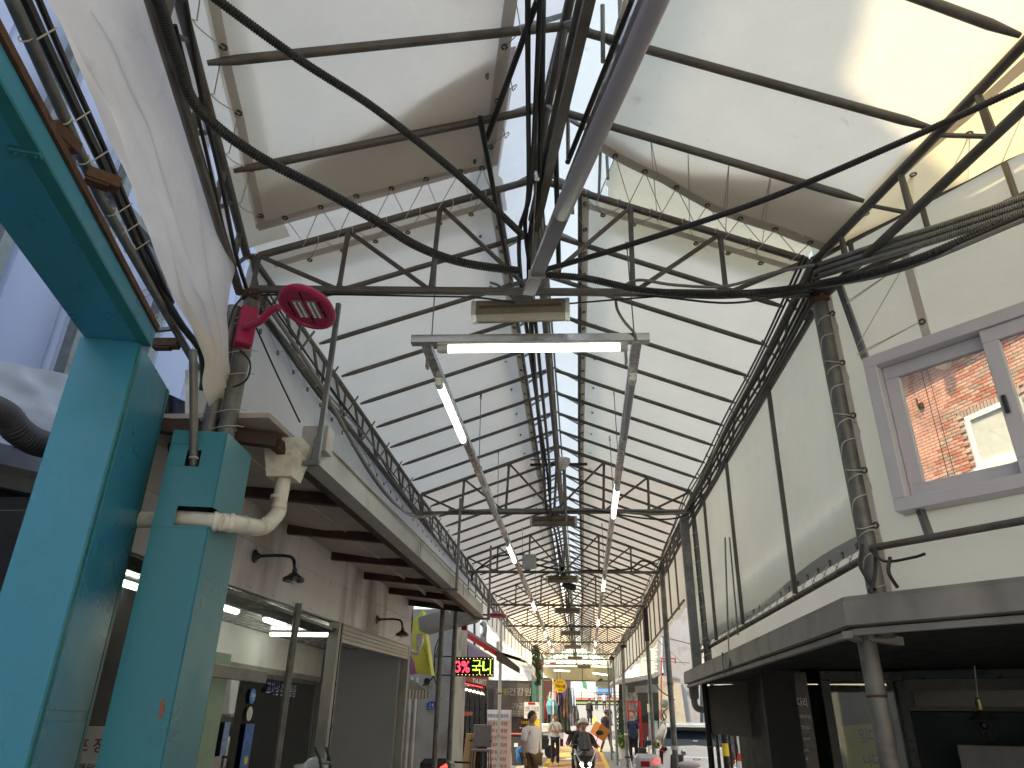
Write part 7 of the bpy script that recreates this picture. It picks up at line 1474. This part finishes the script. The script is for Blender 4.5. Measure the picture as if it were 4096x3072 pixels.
for s in (-1, 1):
    MB().add([(s * .03, -.70, .62), (s * .12, -.68, .72), (s * .13, -.67, .66), (s * .05, -.70, .57)], [(0, 1, 2, 3)]).build('headlight', lit, sc_, **L)
    MB().bar((s * .12, -.67, .71), (s * .25, -.53, .98), .03, .025).build('running_light', M['signwhite'], sc_, **L)
    MB().tube([(0, -.38, 1.03), (s * .2, -.36, 1.06), (s * .36, -.28, 1.03)], .016, 8).build('handlebar', M['darkf'], sc_, True, **L); MB().tube([(s * .26, -.34, 1.05), (s * .33, -.36, 1.3)], .008, 6).build('mirror_stalk', M['darkf'], sc_, **L); MB().ball((s * .37, -.37, 1.33), .07, 12, 8, (1.35, .35, .8)).build('mirror', M['darkf'], sc_, True, **L)
MB().grid(lambda i, j: V(((i - .5) * (.3 - .1 * j) * 1.1, -.62 + .25 * j - .06 * math.cos((i - .5) * 3), .98 + .36 * j)), 8, 6).build('windscreen', mat('smoke_screen', (.05, .055, .06), .15), sc_, True, angle=180, **L)
rd, J, k = person('ride', sx_, sy_ + .22, .05, 'scooter rider in black with a white open helmet', cm('jacket_black', (.012, .012, .014)), cm('rider_pants', (.012, .012, .014)), sleeve='long', helmet=True, z=sz_ - .16)
hh = J['head'] + V((0, -.0, .06)); he = MB(); he.grid(lambda i, j: hh + V((math.cos(2 * math.pi * i) * math.sin(j * (1.25 + .75 * (.5 + .5 * math.sin(2 * math.pi * i)))) * .135, math.sin(2 * math.pi * i) * math.sin(j * (1.25 + .75 * (.5 + .5 * math.sin(2 * math.pi * i)))) * .15, math.cos(j * (1.25 + .75 * (.5 + .5 * math.sin(2 * math.pi * i)))) * .15)), 24, 10)
ho_ = he.build('helmet', mat('helmet_white', (.6, .56, .5), .3), None, True, local=True, angle=180); ho_.location = rd.location; ho_.rotation_euler = rd.rotation_euler; props(ho_, 'cream white open face helmet on the scooter rider', 'helmet')
pr = MB().bb((-.16, -.46, 1.12), (.1, -.3, 1.22)).build('green_pouch', mat('pouch_green', (.01, .14, .09), .6), None, bevel=.02, local=True); pr.location = sc_.location; pr.rotation_euler = sc_.rotation_euler; props(pr, 'green pouch on the scooter handlebar in front of the rider', 'pouch')
person('ride', sx_ - .12, sy_ + .75, .05, 'pillion passenger in dark clothes leaning out behind the scooter rider', cm('pillion_top', (.02, .02, .022)), cm('pillion_pants', (.02, .02, .02)), sleeve='long', z=sz_ - .13)
bxc = P(2400, 2925, y=27.2); o = MB().box(bxc, (.42, .4, .42), Matrix.Rotation(.55, 3, 'Y') @ Matrix.Rotation(.5, 3, 'Z')).build('box', mat('box_orange', (.55, .2, .035), .6, 0, .05), None, bevel=.008, loc=tuple(bxc)); props(o, 'tilted orange brown cardboard box carried beside the scooter rider', 'box')
# ---------------- vehicles ----------------
def white_car(cx, y, z, rz):
    o = thing('parked_car', 'white small SUV seen from behind, parked on the right', 'car', (cx, y, z), None, rz); wm = mat('car_white', (.82, .83, .86), .25, 0, .02, 1, coat=.6); dk = mat('car_glass', (.02, .03, .05), .06, 0, .05); bl = mat('car_trim', (.02, .02, .022), .5)
    # local: rear faces -y, length 4.3, width 1.85, height 1.57
    st = [(-.0, .42, .84, .62, .99), (.12, .30, .90, .6, 1.04), (.6, .22, .925, .58, 1.05), (1.6, .2, .925, .56, 1.02), (3.2, .2, .925, .55, 1.0), (3.9, .25, .86, .56, .9), (4.25, .35, .72, .6, .78)]
    m = MB(); n = 12; vs = []
    for yy_, z0, hw, zm, z1 in st: vs += [(-hw * .9, yy_, z0), (-hw * .985, yy_, z0 + .12), (-hw, yy_, zm), (-hw * .985, yy_, z1 - .1), (-hw * .88, yy_, z1), (0, yy_, z1 + .03), (hw * .88, yy_, z1), (hw * .985, yy_, z1 - .1), (hw, yy_, zm), (hw * .985, yy_, z0 + .12), (hw * .9, yy_, z0), (0, yy_, z0)]
    m.add(vs, [(i * n + j, i * n + (j + 1) % n, (i + 1) * n + (j + 1) % n, (i + 1) * n + j) for i in range(len(st) - 1) for j in range(n)] + [tuple(range(n)), tuple((len(st) - 1) * n + j for j in range(n))])
    m.build('body', wm, o, True, local=True, angle=35)
    gh = [(.08, .80, 1.02, .80), (.3, .76, 1.36, .66), (.55, .72, 1.5, .62), (1.4, .7, 1.56, .62), (2.3, .7, 1.52, .62), (3.1, .74, 1.05, .74)]
    m = MB(); vs = []
    for yy_, hb_, zt, ht in gh: vs += [(-hb_ - .06, yy_, 1.0), (-ht, yy_, zt), (ht, yy_, zt), (hb_ + .06, yy_, 1.0)]
    m.add(vs, [(i * 4 + j, i * 4 + j + 1, i * 4 + j + 5, i * 4 + j + 4) for i in range(5) for j in range(3)] + [(0, 1, 2, 3), (20, 21, 22, 23)]); m.build('cabin_glass', dk, o, True, local=True, angle=25)
    vs = [(-.66, .22, 1.50), (.66, .22, 1.50), (.68, .12, 1.47), (-.68, .12, 1.47), (-.66, .5, 1.565), (.66, .5, 1.565), (-.66, 1.4, 1.59), (.66, 1.4, 1.59), (-.64, 2.2, 1.55), (.64, 2.2, 1.55)]
    MB().add(vs, [(0, 1, 2, 3), (0, 1, 5, 4), (4, 5, 7, 6), (6, 7, 9, 8)]).build('roof', wm, o, local=True)
    MB().prism([(-.68, .1, 1.40), (.68, .1, 1.40), (.64, .3, 1.44), (-.64, .3, 1.44)], (0, 0, .05)).build('spoiler', bl, o, local=True)
    MB().bar((-.6, .13, 1.52), (.6, .13, 1.52), .1, .03).build('roof_lip', wm, o, local=True, bevel=.01)
    for s in (-1, 1):
        MB().bar((s * .62, .7, 1.6), (s * .6, 2.1, 1.6), .03, .03).build('roof_rail', M['chan'], o, local=True)
        MB().prism([(s * .90, -.015, .98), (s * .74, -.03, 1.03), (s * .70, -.03, .96), (s * .82, -.03, .88), (s * .84, -.03, .62), (s * .93, -.01, .7)], (0, .05, 0)).build('tail_light', mat('tail_dark', (.06, .01, .012), .2) if s < 0 else bpy.data.materials['tail_dark'], o, local=True)
        MB().bar((s * .9, -.035, .96), (s * .78, -.04, .9), .015, .03).build('light_strip', M['red2'], o, local=True); MB().bar((s * .9, -.03, .75), (s * .84, -.035, .66), .015, .02).build('light_strip', M['red2'], o, local=True)
        MB().box((s * .8, -.03, .42), (.08, .04, .16)).build('reflector', M['red2'], o, local=True); MB().box((s * .98, 2.4, 1.05), (.2, .1, .13)).build('mirror', M['black'], o, local=True, bevel=.02)
        for yy_ in (.72, 3.4):
            w_ = MB().lathe([(.2, -.1), (.32, -.11), (.34, -.06), (.34, .08), (.2, .1)], (s * .85, yy_, .34), (1, 0, 0), 28).build('wheel', M['black'], o, True, local=True); MB().lathe([(.0, 0), (.2, 0), (.2, .02), (.0, .03)], (s * .95, yy_, .34), (s, 0, 0), 16).build('rim', M['chan'], w_, local=True)
            MB().lathe([(.36, 0), (.42, 0), (.42, .02), (.36, .02), (.36, 0)], (s * .92, yy_, .36), (s, 0, 0), 28, False).build('wheel_arch', bl, o, True, local=True)
    MB().box((0, -.03, .66), (1.3, .03, .30)).build('tailgate', wm, o, local=True, bevel=.02)
    MB().box((0, -.02, .48), (1.5, .05, .035)).build('bumper_strip', bl, o, local=True); MB().box((0, -.03, .42), (1.2, .06, .06)).build('bumper', wm, o, local=True, bevel=.01); MB().box((0, -.025, .30), (1.45, .07, .16)).build('lower_bumper', bl, o, local=True, bevel=.01); MB().box((0, -.055, .425), (.3, .01, .035)).build('badge_plate', M['signwhite'], o, local=True)
    pl = MB().box((.12, -.07, .3), (.5, .01, .11)).build('number_plate', mat('plate_pale', (.38, .55, .75), .4), o, local=True, bevel=.003)
    R2_ = o.rotation_euler.to_matrix() if hasattr(o.rotation_euler, 'to_matrix') else None
    for s_, px__, w_ in (('1188', .2, .25), ('39', -.03, .12)):
        t = text(s_, M['ink'], o, (0, 0, 0), (1, 0, 0), Z, .075, w_, .0); t.data.transform(Matrix.Translation(V((cx + px__, y - .078, z + .3)) - V((0, 0, 0)))); 
    t = text('KIA', M['chan'], o, (0, 0, 0), (1, 0, 0), Z, .05, .2, .0); t.data.transform(Matrix.Translation(V((cx, y - .052, z + .76))))
    MB().box((0, .0, 1.17), (.12, .01, .02)).build('glass_sticker', M['signwhite'], o, local=True)
    return o
q = P(2775, 2888, y=20.3); car = white_car(q.x, 20.3, 0.0, .0)
# motorbikes at the bottom edge
def tail_bike(px_, vtop, y, label, c1, with_mirror):
    q = P(px_, vtop, y=y); z0 = q.z - 1.12; o = thing('motorbike', label, 'motorbike', (q.x, y, z0), None, 0)
    MB().prism([(-.22, -.1, .86), (.22, -.1, .86), (.24, .3, .86), (-.24, .3, .86)], (0, 0, .24)).build('top_box', c1, o, bevel=.06, local=True)
    MB().box((-.06, -.13, .95), (.16, .02, .09)).build('tail_light', mat('bike_red', (.3, .01, .02), .2) if 'bike_red' not in bpy.data.materials else bpy.data.materials['bike_red'], o, local=True, bevel=.01); MB().box((.14, -.13, 1.0), (.1, .02, .05), Matrix.Rotation(-.5, 3, 'Y')).build('tail_light', emis('bike_lit', (1, .05, .06), 1.2) if 'bike_lit' not in bpy.data.materials else bpy.data.materials['bike_lit'], o, local=True)
    MB().prism([(-.14, .2, .7), (.14, .2, .7), (.16, 1.0, .75), (-.16, 1.0, .75)], (0, 0, .12)).build('seat', M['black'], o, bevel=.03, local=True); MB().prism([(-.1, .1, .4), (.1, .1, .4), (.12, 1.2, .35), (-.12, 1.2, .35)], (0, 0, .32)).build('body', c1, o, bevel=.03, local=True)
    for yy_ in (.25, 1.45): MB().lathe([(.2, -.05), (.3, -.05), (.3, .05), (.2, .05)], (0, yy_, .3), (1, 0, 0), 24).build('wheel', M['black'], o, True, local=True)
    MB().tube([(-.34, 1.2, 1.0), (0, 1.25, 1.0), (.34, 1.2, 1.0)], .016, 8).build('handlebar', M['darkf'], o, True, local=True)
    if with_mirror:
        MB().tube([(.2, 1.2, 1.0), (.26, 1.15, 1.16)], .008, 6).build('mirror_stalk', M['chan'], o, local=True); MB().ball((.29, 1.14, 1.24), .085, 14, 10, (.85, .3, 1)).build('mirror', mat('mirror_bronze', (.35, .3, .2), .1, .9), o, True, local=True)
    return o
tail_bike(2590, 3012, 14.5, 'white motorbike top box with red tail lights at the bottom edge', mat('bike_white', (.55, .55, .57), .3, coat=.4), True)
tail_bike(1745, 3028, 11.5, 'black motorbike seat and box at the bottom left edge', mat('bike_black', (.03, .035, .04), .3), False)
o = thing('windshield_bike', 'second motorbike with a dark leg shield and pink wrapped grip by the white car', 'motorbike', tuple(P(2710, 3060, y=14)))
q = P(2708, 3050, y=14)
MB().box(q + V((0, 0, 0)), (.22, .06, .26), Matrix.Rotation(.1, 3, 'Y')).build('leg_shield', mat('shield_brown', (.05, .04, .035), .6), o, bevel=.04); MB().ball(P(2755, 3060, y=13.9), .11, 12, 8, (1.8, .8, .55)).build('wrapped_grip', mat('wrap_pink', (.5, .42, .45), .5), o, True); MB().tube([q, q + V((.5, .2, -.25)), q + V((.5, .8, -.3))], .03, 8).build('frame', M['galv'], o, True)
q = P(2735, 3010, y=14); MB().ball(q, .055, 14, 10, (.85, .4, 1)).build('mirror', M['bright'], o, True); MB().tube([q, q + V((-.05, 0, -.15))], .006, 6).build('mirror_stalk', M['chan'], o)
# red framed cart, potted plants, wheelchair-like cart
q = P(2540, 2850, y=31.2); rc = thing('red_cart', 'tall red tubular frame cart behind the man in navy', 'cart', (q.x, 31.2, gz(31.2)))
zb, zt = P(2540, 2905, y=31.2).z, P(2540, 2806, y=31.2).z; x0, x1 = P(2512, 2850, y=31.2).x, P(2562, 2850, y=31.2).x
for x in (x0, x1):
    for dy in (0, .5): MB().bar((x, 31.2 + dy, gz(31) + .1), (x, 31.2 + dy, zt), .05, .05).build('upright', M['red2'], rc)
for z in (zt, (zt + zb) / 2 + .1, zb): MB().bar((x0, 31.2, z), (x1, 31.2, z), .05, .05).build('rail', M['red2'], rc); MB().bar((x0, 31.7, z), (x1, 31.7, z), .05, .05).build('rail', M['red2'], rc)
MB().bb((x0, 31.16, zb - .12), (x1, 31.7, zb + .1)).build('basket', M['red2'], rc)
for x in (x0, x1): MB().lathe([(.1, -.03), (.1, .03)], (x, 31.45, gz(31) + .1), (1, 0, 0), 12).build('wheel', M['black'], rc)
q = P(2574, 2965, y=29.8); o = thing('folding_cart', 'folded grey and black shopping cart beside the man in navy', 'cart', (q.x, 29.8, gz(29.8)))
MB().bb((q.x - .2, 29.8, gz(29.8) + .15), (q.x + .1, 30.2, gz(29.8) + .6)).build('bag', M['cable'], o, bevel=.03)
for s in (-.2, .15): MB().lathe([(.14, -.03), (.14, .03)], (q.x + s, 30, gz(29.8) + .14), (1, 0, 0), 14).build('wheel', M['black'], o); MB().tube([(q.x + s, 30.1, gz(29.8) + .1), (q.x + s + .05, 30.2, gz(29.8) + .95)], .015, 6).build('frame_tube', M['chan'], o, True)
q = P(2488, 2950, y=33); o = thing('potted_plant', 'tall leafy shrub in a white pot between the right posts', 'plant', (q.x, 33, gz(33)))
MB().lathe([(.14, 0), (.19, .5), (.2, .52), (.17, .52)], (q.x, 33, gz(33)), n=18).build('pot', M['white'], o, True); MB().tube([(q.x, 33, gz(33) + .4), (q.x, 33, gz(33) + 1.9)], .02, 6).build('stem', M['joist'], o)
foliage('foliage', (q.x - .03, 33, gz(33) + 1.45), (.2, .2, .75), 600, None, None, .08, parent=o, seed=8); foliage('leaves', (q.x, 32.9, gz(33) + .7), (.16, .14, .2), 90, None, None, .22, mt=mat('leaf_bright', (.12, .22, .05), .6, 0, .3, 20), parent=o, seed=9)
# white scooter with top box, left of the woman
q = P(2182, 2935, y=32); o = thing('scooter', 'parked scooter with a white top box behind the woman, seen from the side', 'scooter', (q.x, 32, gz(32)))
MB().prism([(q.x - .5, 32, gz(32) + .35), (q.x + .1, 32, gz(32) + .35), (q.x + .15, 32, gz(32) + .75), (q.x - .5, 32, gz(32) + .72)], (0, .35, 0)).build('body', M['darkf'], o, bevel=.04); tb_ = MB().bb((q.x - .25, 31.95, gz(32) + .92), (q.x + .2, 32.4, gz(32) + 1.28)).build('top_box', M['white'], o, bevel=.06); MB().bb((q.x - .3, 32, gz(32) + .75), (q.x + .1, 32.35, gz(32) + .85)).build('seat', M['black'], o, bevel=.03)
for dx in (-.65, .2): MB().lathe([(.15, -.04), (.25, -.04), (.25, .04), (.15, .04)], (q.x + dx, 32.17, gz(32) + .25), (0, 1, 0), 20).build('wheel', M['black'], o, True)
# fence, cone, dark parked car behind the shade
fx0 = P(2890, 2950, y=13).x; o = thing('barrier_fence', 'dark upright bar fence with one yellow and black post, under the shade', 'fence', (fx0, 13, 0))
for i, u in enumerate((2868, 2893, 2915, 2938, 2962, 2985, 3010)): p = P(u, 2950, y=13); MB().bar((p.x, 13, 0), (p.x, 13, 1.62), .035, .035).build('bar', M['darkf'], o)
p = P(2897, 2950, y=12.9); MB().tube([(p.x, 12.9, 0), (p.x, 12.9, 1.65)], .05, 12).build('striped_post', M['darkf'], o, True)
for z in (.5, 1.1, 1.42): MB().lathe([(.052, 0), (.052, .18)], (p.x, 12.9, z), n=12).build('yellow_band', M['yellow'], o, True)
MB().bar((fx0 - .2, 13, 1.6), (fx0 + 1.6, 13, 1.6), .03, .03).build('top_rail', M['darkf'], o)
q = P(2963, 3060, y=12); cz_ = P(2958, 3013, y=12).z; o = thing('traffic_cone', 'orange and white banded traffic cone behind the fence', 'cone', (q.x, 12, 0))
MB().lathe([(.16, -.75), (.025, 0)], (q.x, 12, cz_), n=20).build('cone', mat('cone_orange', (.75, .06, .02), .5), o, True)
for d0, d1 in ((.1, .2), (.34, .46)): MB().lathe([(.025 + .18 * d1 + .003, -d1), (.025 + .18 * d0 + .003, -d0)], (q.x, 12, cz_), n=20, cap=False).build('white_band', M['signwhite'], o, True)
MB().box((q.x, 12, cz_ - .74), (.4, .4, .03)).build('base', M['black'], o); MB().box((q.x, 12, (cz_ - .75) / 2), (.36, .36, max(.02, cz_ - .77))).build('block', M['concrete'], o)
q = P(2990, 2960, y=27); o = thing('parked_car', 'dark pickup with a slatted bed parked behind the fence', 'pickup', (q.x, 27, 0)); pk = mat('pickup_navy', (.03, .04, .08), .3, coat=.4)
MB().bb((q.x - .2, 27, .45), (q.x + 2.5, 28.8, 1.0)).build('body', pk, o, bevel=.05)
for i in range(5): MB().bb((q.x - .2, 26.97, 1.02 + .1 * i), (q.x + 2.5, 27, 1.09 + .1 * i)).build('slat', pk, o)
for dx in (.2, 2.0): MB().lathe([(.2, -.1), (.34, -.1), (.34, .1), (.2, .1)], (q.x + dx, 27, .34), (0, 1, 0), 24).build('wheel', M['black'], o, True)
MB().bb((q.x - 1.4, 27, .5), (q.x - .25, 28.8, 1.5)).build('cab', pk, o, bevel=.12); MB().bb((q.x - 1.2, 26.98, 1.0), (q.x - .4, 27.02, 1.4)).build('side_window', M['paned'], o)
# straps from the right posts to the ground
for (u, v, u2, v2, y, l_) in ((2512, 2998, 2530, 3080, 25, 'white strap slanting from the rusty bracket post to the ground'), (2474, 3046, 2486, 3080, 29.8, 'short white strap at the foot of the rusty cap post')):
    a, b = P(u, v, y=y), P(u2, v2, y=y - .3); o = MB().bar(a, b, .03, .008).build('strap', M['dirtywhite'], None, loc=tuple(a)); props(o, l_, 'strap')
